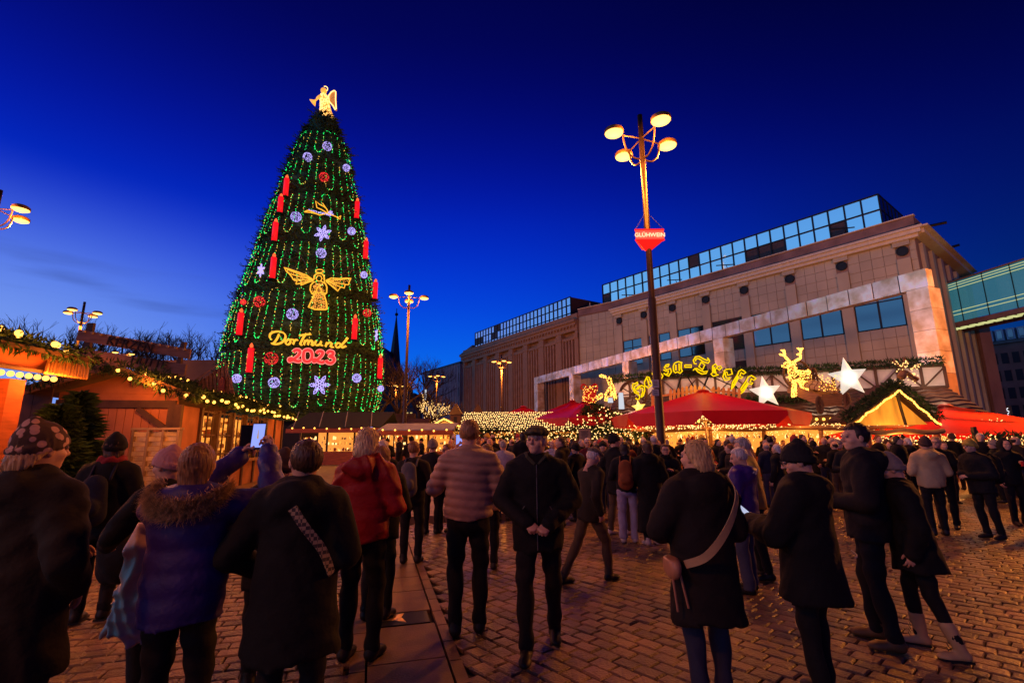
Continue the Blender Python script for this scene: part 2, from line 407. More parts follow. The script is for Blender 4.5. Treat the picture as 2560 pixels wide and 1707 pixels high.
# raised platform with kerb
m = MB(); kd = (KB - KA).normalized(); kn = Vector((-kd.y, kd.x)); KL = (KB - KA).length
P_ = [KA + kn * .3, KB + kn * .3, KB + Vector((.4, 24)), Vector((-30, 34)), KA + Vector((-22, 4)), KA + Vector((-6, -9)), KA + Vector((-2.6, -9))]
m.prism([(p.x, p.y, 0) for p in P_], (0, 0, -.03), (0, 0, .118)); m.build('raised_pavement', mt['platform'], kind='structure')
kb = bpy.data.objects.new('kerb', None); COL.objects.link(kb); kb['kind'] = 'structure'
s = 0
while s < KL - .1:
    l_ = min(.95, KL - s); m = MB(); a = KA + kd * s; b = KA + kd * (s + l_ - .012)
    m.hexa([(a.x, a.y, -.03), (b.x, b.y, -.03), (b.x + kn.x * .29, b.y + kn.y * .29, -.03), (a.x + kn.x * .29, a.y + kn.y * .29, -.03), (a.x, a.y, .122), (b.x, b.y, .122), (b.x + kn.x * .29, b.y + kn.y * .29, .122), (a.x + kn.x * .29, a.y + kn.y * .29, .122)])
    m.build('kerb_stone', mt['slab'], kb); s += l_
# joints on the platform: large slabs laid proud
m = MB(); cnt = 0
for i in range(0, 12):
    for j in range(0, 16):
        a = KA + kd * (j * .62 + .02 - .9 + (i % 2) * .3) + kn * (.33 + i * .46)
        if a.x > KB.x - .4 or a.x < -7.5: continue
        q = [a, a + kd * .6, a + kd * .6 + kn * .445, a + kn * .445]
        mm = MB(); mm.prism([(p.x, p.y, 0) for p in q], (0, 0, .10), (0, 0, .123)); mm.build('paving_slab', mt['slab'], pave)

# ================================================================== department store
mt['stone'] = M('sandstone', (.30, .20, .13), .85, var=.3, scale=.6, bump=.3, bscale=4, col2=(.24, .15, .09))
mt['stone_dark'] = M('sandstone_dark', (.16, .10, .065), .85, var=.3, scale=.8)
mt['tile'] = M('facade_tile', (.42, .40, .27), .6, var=.12, scale=.35, isl=.06)
mt['tile_joint'] = M('facade_backing', (.26, .19, .15), .85, var=.1)
mt['cornice'] = M('cornice_white', (.60, .56, .40), .6, var=.1)
mt['roofing'] = M('parapet_grey', (.20, .13, .11), .8, var=.3, scale=.5)
mt['glass'] = M('reflective_glass', (.80, .86, .90), .04, 1.0, var=.0, spec=.5)
mt['glass_win'] = M('window_glass', (.21, .21, .24), .05, 1.0, var=.0)
mt['glass_dark'] = M('dark_window_glass', (.03, .03, .035), .08, 0, var=0, spec=.8)
mt['blank'] = M('blank_panel', (.06, .035, .03), .6, var=.2)
mt['frame'] = M('window_frame', (.012, .012, .015), .5, .3)
mt['fin'] = M('stone_fin', (.33, .22, .15), .8, var=.2, scale=1)
mt['copperpale'] = M('pale_metal_panel', (.86, .66, .36), .33, .65, var=.3, scale=.9, col2=(.95, .86, .66), isl=.22, bump=.12, bscale=3)
class Fac:
    def __init__(s, A, B):
        s.A = Vector(A); s.B = Vector(B); s.L = (s.B - s.A).length; s.d = (s.B - s.A) / s.L; s.n = Vector((s.d.y, -s.d.x))
        if s.n.dot(-s.A) < 0: s.n = -s.n
    def P(s, a, o, z): p = s.A + s.d * a + s.n * o; return Vector((p.x, p.y, z))
    def blk(s, mb, a0, a1, o0, o1, z0, z1):
        mb.hexa([s.P(a0, o0, z0), s.P(a1, o0, z0), s.P(a1, o1, z0), s.P(a0, o1, z0), s.P(a0, o0, z1), s.P(a1, o0, z1), s.P(a1, o1, z1), s.P(a0, o1, z1)])
    def px(s, px, py):
        r = ray(px, py); n2 = s.n; t = n2.dot(s.A) / (n2.x * r.x + n2.y * r.y); p = Vector((r.x * t, r.y * t)); return (p - s.A).dot(s.d), CH + r.z * t
A1, B1 = (-11.61, 116.28), (11.42, 80.72)
C2, D2 = (16.34, 76.23), (40.27, 45.55)
FS = Fac(A1, B1); FC = Fac(C2, D2); F0 = Fac(B1, C2)
# --- stone wing
st = thing('stone_department_store', 'old brown sandstone department store wing with tall slit windows under a glass attic', 'building', FS.P(0, 0, 0))
m = MB(); FS.blk(m, 0, FS.L, -30, -.6, 0, 21); m.build('wall', mt['stone'], st)
m = MB(); FS.blk(m, -.3, FS.L + .1, -.59, 1.15, 21.3, 21.75); FS.blk(m, -.1, FS.L, -.59, .8, 20.85, 21.3); FS.blk(m, 0, FS.L, -.59, .45, 19.9, 20.85)
FS.blk(m, 0, FS.L, -30, .35, 21.75, 22.9)
m.build('cornice', mt['stone'], st)
for k in range(int(FS.L / .9)):
    m = MB(); FS.blk(m, .2 + k * .9, .5 + k * .9, .45, .78, 20.5, 20.846); m.build('dentil', mt['stone'], st)
nb = 8; pitch_ = FS.L / nb
for i in range(nb + 1):
    a = i * pitch_
    m = MB(); FS.blk(m, max(0, a - .75), min(FS.L, a + .75), -.59, .3, 0, 19.9); FS.blk(m, max(0, a - .95), min(FS.L, a + .95), -.59, .42, 18.6, 19.4); m.build('pilaster', mt['stone'], st)
for i in range(nb):
    a0 = i * pitch_ + 1.0; a1 = (i + 1) * pitch_ - 1.0
    wd = MB(); FS.blk(wd, a0, a1, -.59, -.5, 1.5, 18.5); w = wd.build('window', mt['frame'], st)
    n_ = 4
    for k in range(n_ + 1):
        x = a0 + (a1 - a0) * k / n_
        m = MB(); FS.blk(m, x - .13, x + .13, -.497, .12, 1.5, 18.5); m.build('mullion', mt['fin'], w)
    m = MB()
    for k in range(n_):
        x0 = a0 + (a1 - a0) * k / n_ + .16; x1 = a0 + (a1 - a0) * (k + 1) / n_ - .16
        for z in range(5): FS.blk(m, x0, x1, -.497, -.45, 1.7 + z * 3.4, 4.85 + z * 3.4)
    m.build('pane', mt['glass_dark'], w)
    m = MB(); FS.blk(m, a0 - .1, a1 + .1, -.497, .2, 18.503, 19.0); m.build('lintel', mt['stone'], st)
# --- concrete wing
cs = thing('concrete_department_store', 'pinkish tiled department store wing with white cornice and round vents', 'building', FC.P(0, 0, 0))
m = MB(); FC.blk(m, 0, FC.L, -26, -.08, 0, 23.3)
F0.blk(m, 0, F0.L, -20, -.08, 0, 23.3); m.build('wall', mt['tile_joint'], cs)
m = MB(); FC.blk(m, .0, FC.L + .9, -26, 1.0, 21.85, 22.1); FC.blk(m, .2, FC.L + .7, -.079, .8, 21.45, 21.85); FC.blk(m, .3, FC.L + .4, -.079, .5, 21.1, 21.45); m.build('cornice', mt['cornice'], cs)
m = MB(); FC.blk(m, -.2, FC.L + .2, -26.2, .12, 22.3, 23.45); F0.blk(m, 0, F0.L, -20, .12, 22.3, 23.45); m.build('parapet', mt['roofing'], cs)
m = MB(); FC.blk(m, -.2, FC.L + .3, -.3, .3, 23.452, 23.55); F0.blk(m, 0, F0.L, -.3, .3, 23.452, 23.55); m.build('coping', mt['cornice'], cs)
discs = [1.27, 6.0, 11.0, 16.2, 21.5, 27.0, 32.4, 37.8]
# windows as (s0, s1, z0, z1)
wins = [(1.85, 5.4, 12.75, 16.7), (6.7, 10.3, 12.75, 16.7), (11.6, 15.5, 12.75, 16.7), (16.8, 20.8, 12.7, 16.8), (22.0, 26.3, 12.65, 16.7), (27.55, 31.75, 12.6, 16.7), (32.95, 37.2, 12.55, 16.7)]
wins2 = [(1.85, 5.4, 7.0, 10.6), (6.7, 10.3, 8.6, 11.2), (11.6, 15.5, 7.6, 11.2), (16.8, 20.8, 8.6, 11.2), (-1.6, 1.0, 4.5, 10.2)]
def inwin(a0, a1, z0, z1, W_):
    return any(a0 < w[1] - .02 and a1 > w[0] + .02 and z0 < w[3] - .02 and z1 > w[2] + .02 for w in W_)
allw = wins + wins2
for i, d_ in enumerate(discs):
    m = MB(); FC.blk(m, d_ - .55, d_ + .55, -.079, .22, 2, 19.3); FC.blk(m, d_ - .7, d_ + .7, -.079, .3, 20.6, 21.1); m.build('pilaster', mt['tile'], cs)
    dm = MB(); c = FC.P(d_, .1, 20.1); rot = Matrix((FC.d.to_3d(), Vector((0, 0, 1)), FC.n.to_3d())).transposed()
    dm.lathe(c, [(.50, -.2), (.50, .06), (.42, .06), (.40, .0)], 20, rot); dm.build('round_vent', mt['black'], cs)
# facade tiles
tiles = []
zs = [2 + 1.06 * k for k in range(18)]
cols_ = []
for i in range(-1, len(discs)):
    a0 = (discs[i] + .57) if i >= 0 else 0.03; a1 = (discs[i + 1] - .57) if i + 1 < len(discs) else FC.L - .02
    if a1 - a0 < .3: continue
    n_ = max(1, round((a1 - a0) / 1.08))
    for k in range(n_): cols_.append((a0 + (a1 - a0) * k / n_, a0 + (a1 - a0) * (k + 1) / n_))
for a0, a1 in cols_:
    for z in zs:
        z1 = z + 1.06
        ov = [w for w in allw if a0 < w[1] and a1 > w[0] and z < w[3] and z1 > w[2]]
        if ov:
            w = ov[0]; 
            if w[0] <= a0 + .25 and w[1] >= a1 - .25:
                segs = []
                if z < w[2] - .1: segs.append((a0, a1, z, w[2]))
                if z1 > w[3] + .1: segs.append((a0, a1, w[3], z1))
            else:
                segs = []
                if a0 < w[0] - .1: segs.append((a0, w[0], z, z1))
                if a1 > w[1] + .1: segs.append((w[1], a1, z, z1))
            tiles += segs
        else: tiles.append((a0, a1, z, z1))
tiles.sort(key=lambda t: -t[0])
rest = MB()
for i, (a0, a1, z0, z1) in enumerate(tiles):
    mb = MB() if i < 270 else rest
    FC.blk(mb, a0 + .018, a1 - .018, -.079, rnd.uniform(-.004, .004), z0 + .018, z1 - .018)
    if i < 270: mb.build('facade_tile', mt['tile'], cs)
nn = 5
for k in range(nn):
    for z in [2 + 1.06 * q for q in range(20)]:
        if z < 22: F0.blk(rest, F0.L * k / nn + .02, F0.L * (k + 1) / nn - .02, -.079, 0, z + .018, min(z + 1.06, 22.25) - .018)
rest.build('facade_tiles', mt['tile'], cs, kind='stuff')
for i, (a0, a1, z0, z1) in enumerate(allw):
    dark = i in (3, 10)
    m = MB(); FC.blk(m, a0, a1, -.079, -.04, z0, z1); w = m.build('window', mt['frame'], cs)
    mid = (a0 + a1) / 2; rows = [(z0 + .12, z0 + (z1 - z0) * .66), (z0 + (z1 - z0) * .66 + .14, z1 - .12)] if z1 - z0 > 3 else [(z0 + .12, z1 - .12)]
    for q0, q1 in ((a0 + .12, mid - .1), (mid + .1, a1 - .12)):
        for r0, r1 in rows:
            m = MB(); FC.blk(m, q0, q1, -.039, .0, r0, r1); m.build('pane', mt['glass_dark'] if dark else mt['glass_win'], w)
# end wall facing right
FE = Fac(tuple(FC.P(FC.L, 0, 0)[:2]), tuple((FC.P(FC.L, 0, 0)[:2] + (-FC.n * 24))[:2])) if False else None
ea = FC.B; eb = FC.B - FC.n * 22
class Fac2(Fac):
    def __init__(s, A, B, n): s.A = Vector(A); s.B = Vector(B); s.L = (s.B - s.A).length; s.d = (s.B - s.A) / s.L; s.n = Vector(n)
FE = Fac2(ea, eb, FC.d)
m = MB()
for k in range(6): FE.blk(m, 1.2 + k * 3.6, 2.2 + k * 3.6, .0, .3, 2, 20.9)
m.build('side_pilasters', mt['tile'], cs)
m = MB(); FE.blk(m, -.8, 22, .9, 1.3, 21.9, 22.05); FE.blk(m, -.4, 22, 0, .9, 21.4, 21.84); m.build('side_cornice', mt['cornice'], cs)
# --- glass attic: stone part and concrete part
def attic(fa, s0, s1, off, z0, z1, n_, label, dark, end=False):
    t = thing('glass_attic', label, 'glass storey', fa.P(s0, off, z0))
    m = MB(); fa.blk(m, s0, s1, off - 9, off - .12, z0, z1 - .05); m.build('core', mt['blank'], t)
    hs = [z0, z0 + (z1 - z0) * .2, z0 + (z1 - z0) * .6, z1]
    m = MB()
    for k in range(n_ + 1):
        a = s0 + (s1 - s0) * k / n_; fa.blk(m, a - .07, a + .07, off - .1, off + .06, z0, z1)
    for h in hs: fa.blk(m, s0, s1, off - .1, off + .05, h - .07, h + .07)
    if end:
        fe = Fac2(fa.P(s1, off, 0).to_2d(), (fa.P(s1, off, 0).to_2d() - fa.n * 9), fa.d)
        for k in range(7):
            fe.blk(m, k * 1.45 - .07, k * 1.45 + .07, -.05, .07, z0, z1)
        for h in hs: fe.blk(m, 0, 9, -.05, .06, h - .07, h + .07)
    m.build('mullions', mt['frame'], t)
    for k in range(n_):
        a0 = s0 + (s1 - s0) * k / n_ + .07; a1 = s0 + (s1 - s0) * (k + 1) / n_ - .07
        for r_ in range(3):
            m = MB(); tl = rnd.uniform(-.03, .03)
            q = [fa.P(a0, off - .06 + tl * .3, hs[r_] + .07), fa.P(a1, off - .06 - tl * .3, hs[r_] + .07), fa.P(a1, off - .06 - tl * .3, hs[r_ + 1] - .07), fa.P(a0, off - .06 + tl * .3, hs[r_ + 1] - .07)]
            m.prism([tuple(p) for p in q], tuple(fa.n.to_3d() * -.03), (0, 0, 0)); m.build('pane', mt['blank'] if (k, r_) in dark else mt['glass'], t)
    if end:
        for k in range(6):
            for r_ in range(3):
                m = MB(); fe.blk(m, k * 1.45 + .07, k * 1.45 + 1.38, -.02, .02, hs[r_] + .07, hs[r_ + 1] - .07); m.build('pane', mt['glass_win'], t)
    return t
attic(FS, 2.6, 38.6, -1.5, 23.2, 27.0, 28, 'long glass attic above the old sandstone wing, bright with sky reflection', {(0, 1), (1, 1), (2, 1), (6, 1), (7, 1), (8, 2), (7, 2)})
attic(FC, -4.2, 36.0, -2.6, 23.5, 28.0, 24, 'taller glass attic above the tiled wing, bright with sky reflection', {(0, 1), (10, 2), (15, 1), (16, 1), (17, 1), (21, 1)}, True)
# masts and poles
for s_, z_ in ((3.0, 24), (11.5, 24.2), (19.2, 24.2), (33, 24.4)):
    fp = thing('facade_davit', {3.0: 'thin dark cleaning arm on the parapet, leftmost by the attic corner', 11.5: 'thin dark cleaning arm on the parapet just right of the tall lamp post', 19.2: 'thin dark cleaning arm crossing the dark attic panels', 33: 'thin dark cleaning arm near the right end of the glass attic'}[s_], 'davit', FC.P(s_, -1, z_ - .8))
    m = MB(); m.tube([FC.P(s_, -1.2, z_ - .8), FC.P(s_, -.6, z_)], .05); m.tube([FC.P(s_ - 1.3, -.4, z_ + .35), FC.P(s_ + .9, -.8, z_ - .05)], .07); m.build('arm', mt['black'], fp)
for i, (a, b, c_) in enumerate((((2278, 575), (2367, 556), 0), ((2335, 630), (2399, 612), 1))):
    mm_ = thing('roof_mast', ['dark horizontal mast jutting from the roof corner, upper one', 'dark horizontal mast with upright, jutting from the side cornice'][i], 'mast', aty(*a, 52 + 8 * i))
    m = MB(); m.tube([aty(a[0], a[1], 52 + 8 * i), aty(b[0], b[1], 50 + 8 * i)], .16)
    if i: m.tube([aty(2375, 700, 58), aty(2361, 612, 58)], .12)
    m.build('boom', mt['black'], mm_)
m = MB(); m.tube([FC.P(-4.5, .4, 12), FC.P(-4.5, .4, 24.4)], .08); tagp(m.build('downpipe', mt['cornice']), 'thin pale vertical pole on the plain tiled wall where the two wings meet', 'pipe')
# --- beam frame (arcade)
FB = Fac(tuple(atz(1335, 944, 12.5)[:2]), tuple(atz(2314, 670, 12.5)[:2]))
if FB.n.dot(Vector((-1, 0))) < 0: FB.n = -FB.n
mt['goldreflect'] = M('gold_reflection_panel', (.85, .50, .16), .34, .7, var=.25, scale=.9, isl=.12, bump=.12, bscale=3)  # gold tint paints the gable lights' reflection into the lower pillar panels
bf = thing('portal_frame', 'long metal clad frame of pale square panels on square pillars before the store', 'structure', FB.P(0, 0, 0))
npn = 36
m = MB(); FB.blk(m, .1, FB.L - .1, -.64, -.05, 11.35, 12.45); m.build('core', mt['black'], bf)
for k in range(npn):
    a0 = FB.L * k / npn; a1 = FB.L * (k + 1) / npn
    m = MB(); FB.blk(m, a0 + .035, a1 - .035, -.7, rnd.uniform(-.02, .02), 11.3, 12.5); m.build('panel', mt['copperpale'], bf)
pyl = [(.05, 1.4), (12.8, 14.1), (26.8, 28.1), (42.2, 43.45), (FB.L - 1.3, FB.L - .05)]
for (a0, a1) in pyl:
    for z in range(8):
        m = MB(); FB.blk(m, a0, a1, -1.3, .02, z * 1.41 + .012, (z + 1) * 1.41 - .012); m.build('pillar_panel', mt['copperpale' if z > 3 else 'goldreflect'], bf)
# ---- buildings behind
def simple_building(name, label, pa, pb, depth, h, mat, rows, cols, wz0, wz1, lit=(), wmat_='glass_dark', ribs=0, roofmat='roofing'):
    fa = Fac(pa, pb); t = thing(name, label, 'building', fa.P(0, 0, 0))
    m = MB(); fa.blk(m, 0, fa.L, -depth, 0, 0, h); m.build('wall', mt[mat], t)
    m = MB(); fa.blk(m, -.3, fa.L + .3, -depth - .3, .35, h + .002, h + .5); m.build('roof', mt[roofmat], t)
    for r_ in range(rows):
        z0 = wz0 + (wz1 - wz0) * r_ / rows; z1 = wz0 + (wz1 - wz0) * (r_ + .62) / rows
        for c_ in range(cols):
            a0 = fa.L * (c_ + .18) / cols; a1 = fa.L * (c_ + .82) / cols
            m = MB(); fa.blk(m, a0, a1, .002, .08, z0, z1); w = m.build('window', mt['frame'] if not ribs else mt['frame'], t)
            m = MB(); lit_ = (r_, c_) in lit
            mid = (a0 + a1) / 2
            fa.blk(m, a0 + .08, mid - .04, .082, .1, z0 + .08, z1 - .08); fa.blk(m, mid + .04, a1 - .08, .082, .1, z0 + .08, z1 - .08)
            m.build('pane', mt['lit_window'] if lit_ else mt[wmat_], w)
    if ribs:
        for k in range(ribs + 1):
            a = fa.L * k / ribs; m = MB(); fa.blk(m, a - .11, a + .11, .1, .35, 2, h); m.build('rib', mt['rib'], t)
    return t, fa
mt['lit_window'] = M('lit_window', (.3, .25, .1), emit=(1.0, .68, .22), es=.75, var=.4)
mt['greywall'] = M('grey_wall', (.30, .28, .30), .8, var=.15, scale=.3)
mt['rib'] = M('rib_white', (.42, .40, .44), .7, var=.1)
mt['brickwall'] = M('dark_brick', (.16, .09, .07), .85, var=.2, scale=.5)
mt['slate'] = M('slate', (.03, .03, .045), .6, var=.2)
# grey office block right behind lamp 5, then ribbed block, then low ones at left
p = lambda x, z, Y: tuple(aty(x, 1000, Y)[:2])
lit3 = {(1, 1), (1, 2), (0, 0), (0, 1), (0, 2)}
simple_building('office_block', 'narrow pale grey office block with window bands beside the sandstone wing', p(1150, 0, 134), p(1182, 0, 120), 20, 24.5, 'greywall', 6, 1, 1.5, 23, {(1, 0)})
simple_building('ribbed_office_block', 'long grey office block with close white ribs behind the lit bare tree', p(1060, 0, 150), p(1150, 0, 130), 20, 22, 'greywall', 5, 12, 1.5, 21, {(0, 3), (1, 7), (2, 5)}, 'glass_win', 24, 'slate')
simple_building('corner_office_block', 'low office block with lit window rows left of the lit bare tree', p(985, 0, 150), p(1034, 0, 150), 20, 15.5, 'brickwall', 4, 5, 1.0, 15, {(0, 1), (0, 2), (0, 3), (0, 4), (1, 2), (1, 1), (2, 1), (2, 3), (2, 4)})
# left market: low hall behind huts
# right dark ribbed annex
mt['pinkstone'] = M('annex_stone', (.27, .15, .12), .8, var=.25, scale=.4)
ta, fa = simple_building('annex_building', 'dark brown annex with vertical ribs at the right behind the glass bridge', tuple(aty(2352, 1000, 66)[:2]), tuple(aty(2492, 1000, 57)[:2]), .8, 15.2, 'pinkstone', 1, 1, 3, 12)
for k in range(14):
    m = MB(); a = fa.L * k / 13; fa.blk(m, a - .22, a + .22, .11, .55, 4.2, 15.1); m.build('rib', mt['pinkstone'], ta)
tb, fb_ = simple_building('brick_townhouse', 'dark brick building with white framed windows at the right edge', tuple(aty(2466, 1000, 92)[:2]), tuple(aty(2640, 1000, 84)[:2]), 15, 18.5, 'brickwall', 5, 6, 2.0, 18, {(0, 0), (0, 1)})
for k in range(6):
    m = MB(); a0 = fb_.L * (k + .1) / 6; fb_.blk(m, a0, a0 + fb_.L * .13, -3, .3, 19.1, 21.2); dm = m.build('dormer', mt['rib'], tb)
    m = MB(); fb_.blk(m, a0 + .25, a0 + fb_.L * .13 - .25, .302, .34, 19.3, 20.9); m.build('pane', mt['glass_win'], dm)
# K K H sign
KO = aty(2521, 1034, 60); sg = thing('vertical_sign', 'black vertical sign with white glowing letters KKH at the right edge', 'sign', KO)
def sign_txt(txt, loc, size, mat, parent, rotz=0, ext=.03, name='lettering', align='CENTER', rotx=PI / 2, roty=0):
    cu = bpy.data.curves.new(name, 'FONT'); cu.body = txt; cu.size = size; cu.extrude = ext; cu.align_x = align; cu.align_y = 'CENTER'; cu.space_line = .85
    o = bpy.data.objects.new(name, cu); COL.objects.link(o)
    dg = bpy.context.evaluated_depsgraph_get(); me = bpy.data.meshes.new_from_object(o.evaluated_get(dg)); bpy.data.objects.remove(o)
    me.materials.clear(); me.materials.append(mat); q = new_obj(name, me, parent)
    w_ = Matrix.Translation(Vector(loc)) @ Matrix.Rotation(rotz, 4, 'Z') @ Matrix.Rotation(roty, 4, 'Y') @ Matrix.Rotation(rotx, 4, 'X')
    q.matrix_basis = (wmat(parent).inverted() @ w_) if parent is not None else w_
    return q
m = MB(); m.box(KO + Vector((.1, .3, -.1)), (.95, .2, 2.1), Matrix.Rotation(-.7, 3, 'Z')); m.build('board', mt['black'], sg)
mt['white_sign'] = E('white_sign', (.9, .9, 1.0), 1.6)
for k, ch in enumerate('KKH'): sign_txt(ch, KO + Vector((-.05, .05, .45 - .58 * k)), .68, mt['white_sign'], sg, -.7, .05, 'letter')
# glass sky bridge
mt['bridge_glass'] = M('bridge_glass', (.16, .42, .48), .05, .6, emit=(.04, .26, .34), es=.42, var=.15, scale=.4); mt['bridge_glass'].node_tree.nodes['Principled BSDF'].inputs['Alpha'].default_value = .62
mt['bridge_light'] = E('bridge_light', (.85, .85, .35), .8)
a_t, a_b = aty(2356, 713, 52), aty(2370, 810, 52); b_t, b_b = aty(2600, 664, 43), aty(2600, 775, 43)
zt_ = a_t.z; zb_ = a_b.z
FBR = Fac2((a_t.x, a_t.y), (b_t.x, b_t.y), Vector((b_t.y - a_t.y, -(b_t.x - a_t.x))).normalized())
if FBR.n.y > 0: FBR.n = -FBR.n
FBR.L += 14
br = thing('sky_bridge', 'lit glass walled footbridge high above the street at the right edge', 'bridge', a_b)
zb1, zt1 = max(zb_, b_b.z), zt_
m = MB(); FBR.blk(m, -2, FBR.L, -3.6, 0, zb1 - .5, zb1); m.build('deck', mt['roofing'], br)
m = MB(); FBR.blk(m, -2, FBR.L, -3.6, .1, zt1, zt1 + .12); m.build('roof', mt['roofing'], br)
nbp = 9
for k in range(nbp):
    a0 = FBR.L * k / nbp - 1.0; a1 = FBR.L * (k + 1) / nbp - 1.06
    m = MB(); FBR.blk(m, a0, a1, -.05, 0, zb1 + .05, zt1 - .05); m.build('pane', mt['bridge_glass'], br)
    m = MB(); FBR.blk(m, a0 - .06, a0, -.06, .06, zb1, zt1); m.build('mullion', mt['black'], br)
m = MB()
for z in (zb1 + .8, zb1 + 1.2, zt1 - .5, zt1 - .8, zt1 - .25): FBR.blk(m, -1, FBR.L, .002, .03, z, z + .05)
for k in range(30): FBR.blk(m, -1 + k * .9, -1 + k * .9 + .6, -1.4, -.3, zb1 - .56, zb1 - .502)
m.build('light_strip', mt['bridge_light'], br)
m = MB(); m.tube([FBR.P(7.0, .15, zb1 - 1), FBR.P(13, .15, zt1 + .4)], .12); m.build('brace', mt['black'], br)
# church spire and nave left of lamp
ch = thing('church', 'dark church with slender pointed spire between the tree and the lamp post', 'church', aty(985, 1000, 190))
c = aty(985, 940, 190); tip = aty(990, 792, 190)
m = MB(); m.lathe((c.x, c.y, 0), [(4.2, 0), (4.2, c.z - 3.5)], 4, None, PI / 4); m.build('tower', mt['brickwall'], ch)
m = MB(); m.lathe((c.x, c.y, 0), [(4.6, c.z - 4), (2.7, c.z + 3), (2.2, c.z + 6), (.2, tip.z), (.02, tip.z + 1)], 8); m.build('spire', mt['slate'], ch)
m = MB(); m.ball((c.x, c.y, tip.z + 1), .7); m.tube([(c.x, c.y, tip.z), (c.x, c.y, tip.z + 3.5)], .15); m.build('finial', mt['black'], ch)
na = aty(900, 1000, 180); nb_ = aty(1010, 1000, 180); rz = aty(948, 868, 180).z; ez = aty(1005, 965, 180).z
m = MB(); m.prism([(na.x - 14, 180, 0), (nb_.x, 180, 0), (nb_.x, 180, ez), (na.x + 8, 180, rz), (na.x - 14, 180, rz)], (0, 0, 0), (0, 16, 0)); m.build('nave', mt['slate'], ch)
# wide low distant roofline at left behind huts
m = MB(); a = aty(330, 1000, 60); b = aty(620, 1000, 60); z_ = aty(480, 900, 60).z
m.prism([(a.x, 60, 0), (b.x, 60, 0), (b.x, 60, z_), (a.x, 60, z_)], (0, 0, 0), (0, 8, 0))
tagp(m.build('low_hall', mt['brickwall']), 'low dark flat roofed hall behind the left wooden huts', 'building')
# ================================================================== street lamps
mt['lamp_glow'] = E('lamp_glow', (1.0, .56, .12), 3)
mt['lamp_rim'] = M('lamp_rim', (.16, .09, .03), .5, .3, var=.1)
mt['lamp_pole'] = M('lamp_pole', (.05, .03, .025), .45, .5, var=.2)
LC = (1.0, .28, .03)
def street_lamp(hub, label, watt, n_l=1, ht=11.2, rot=.5):
    b = Vector((hub.x, hub.y, 0)); t = thing('street_lamp', label, 'street lamp', b, 0, 'four headed street lamps on the square')
    m = MB(); m.lathe(b, [(.20, 0), (.20, .9), (.135, 1.0), (.125, 6), (.10, 6.05), (.085, ht + 1.3)], 14); m.build('pole', mt['lamp_pole'], t, smooth=True)
    for k in range(4):
        a = rot + k * PI / 2; dx, dy = math.cos(a), math.sin(a)
        P = lambda r, z: b + Vector((dx * r, dy * r, z))
        m = MB(); m.tube(sprog([P(.05, ht - .35), P(.35, ht - .36), P(.62, ht - .1), P(.72, ht + .35)], 4), .03); m.tube([P(.05, ht + .42), P(.72, ht + .38)], .025)
        ar = m.build('arm', mt['lamp_pole'], t)
        m = MB(); c = P(1.06, ht + .45); m.lathe(c, [(.05, .13), (.22, .11), (.31, .04), (.32, -.06), (.30, -.08)], 18, caps=False); m.build('lamp_housing', mt['lamp_rim'], t, smooth=True)
        m = MB(); m.lathe(c, [(.297, -.05), (.29, -.09), (.18, -.15), (.02, -.17)], 18); m.build('lamp_glass', mt['lamp_glow'], t, smooth=True)
        if n_l == 4: lamp('lamp_light', c - Vector((0, 0, .42)), LC, watt / 4, t, .15)
    if n_l == 1: lamp('lamp_light', b + Vector((0, 0, ht - .6)), LC, watt, t, .5)
    return t
KW = 3000
street_lamp(atz(1605, 375, 11.2), 'tall four headed street lamp carrying the red triangular sign, heads glowing above the department store', KW, 4, rot=.35)
street_lamp(atz(1022, 757, 11.2), 'tall four headed street lamp standing right of the Christmas tree before the spire', KW, 4, rot=.2)
street_lamp(atz(205, 795, 11.2), 'four headed street lamp above the left wooden huts with dark cloud behind', KW * .5, rot=.1)
street_lamp(atz(303, 893, 11.2), 'four headed street lamp glimpsed between the two boards of the candle hut sign', KW * .4, rot=.1)
street_lamp(atz(1254, 912, 11.2), 'four headed street lamp in front of the sandstone wing', KW * 2.6, rot=.3)
street_lamp(atz(1092, 947, 11.2), 'four headed street lamp before the ribbed office block', KW, rot=.3)
street_lamp(atz(990, 970, 11.2), 'smallest four headed street lamp, below the spire', KW * .7, rot=.1)
street_lamp(atz(-14, 545, 11.2), 'overexposed street lamp cut by the left edge of the picture', KW * 1.1, 4, rot=.0)
# outside the frame; the right lamp is added to warm the facade
street_lamp(Vector((-9, -5, 11.2)), 'street lamp outside the picture behind the camera at the left', KW * .75)
street_lamp(Vector((30, 21, 11.2)), 'street lamp outside the picture on the right', KW * 6.5)
street_lamp(Vector((13.5, 45, 13)), 'street lamp hidden behind the market huts before the tiled wing', 10) if False else None

# ================================================================== Christmas tree
TX, TY = aty(812, 300, 53.5).x, 53.5
PROF = [(4.4, 8.0), (6.5, 8.55), (9, 8.6), (11.6, 8.5), (15.3, 8.0), (18, 7.3), (22, 6.35), (24, 6.0), (27, 5.3), (31.8, 4.1), (35.3, 3.3), (38, 2.3), (40.2, 1.35), (41, .7)]
def tr(z):
    if z <= PROF[0][0]: return PROF[0][1]
    for (a, ra), (b, rb) in zip(PROF, PROF[1:]):
        if z <= b: return ra + (rb - ra) * (z - a) / (b - a)
    return .5
def tsurf(px, py, off=0):
    d = ray(px, py); best = None
    for Yq in np.arange(40, 62, .05):
        p = Vector((d.x * Yq / d.y, Yq, CH + d.z * Yq / d.y)); q = math.hypot(p.x - TX, p.y - TY) - tr(p.z) - off
        if best is None or q < best[0]: best = (q, p)
        if q < 0: return p
    return best[1]
tree = thing('christmas_tree', 'towering conical Christmas tree of dark spruces covered in green lights', 'Christmas tree', (TX, TY, 0))
m = MB(); prof = [(tr(z) * .91 + .25 * math.sin(z * 2.1) + (.0 if int(z * .8) % 2 else .12), z) for z in np.arange(3.6, 41, .5)]
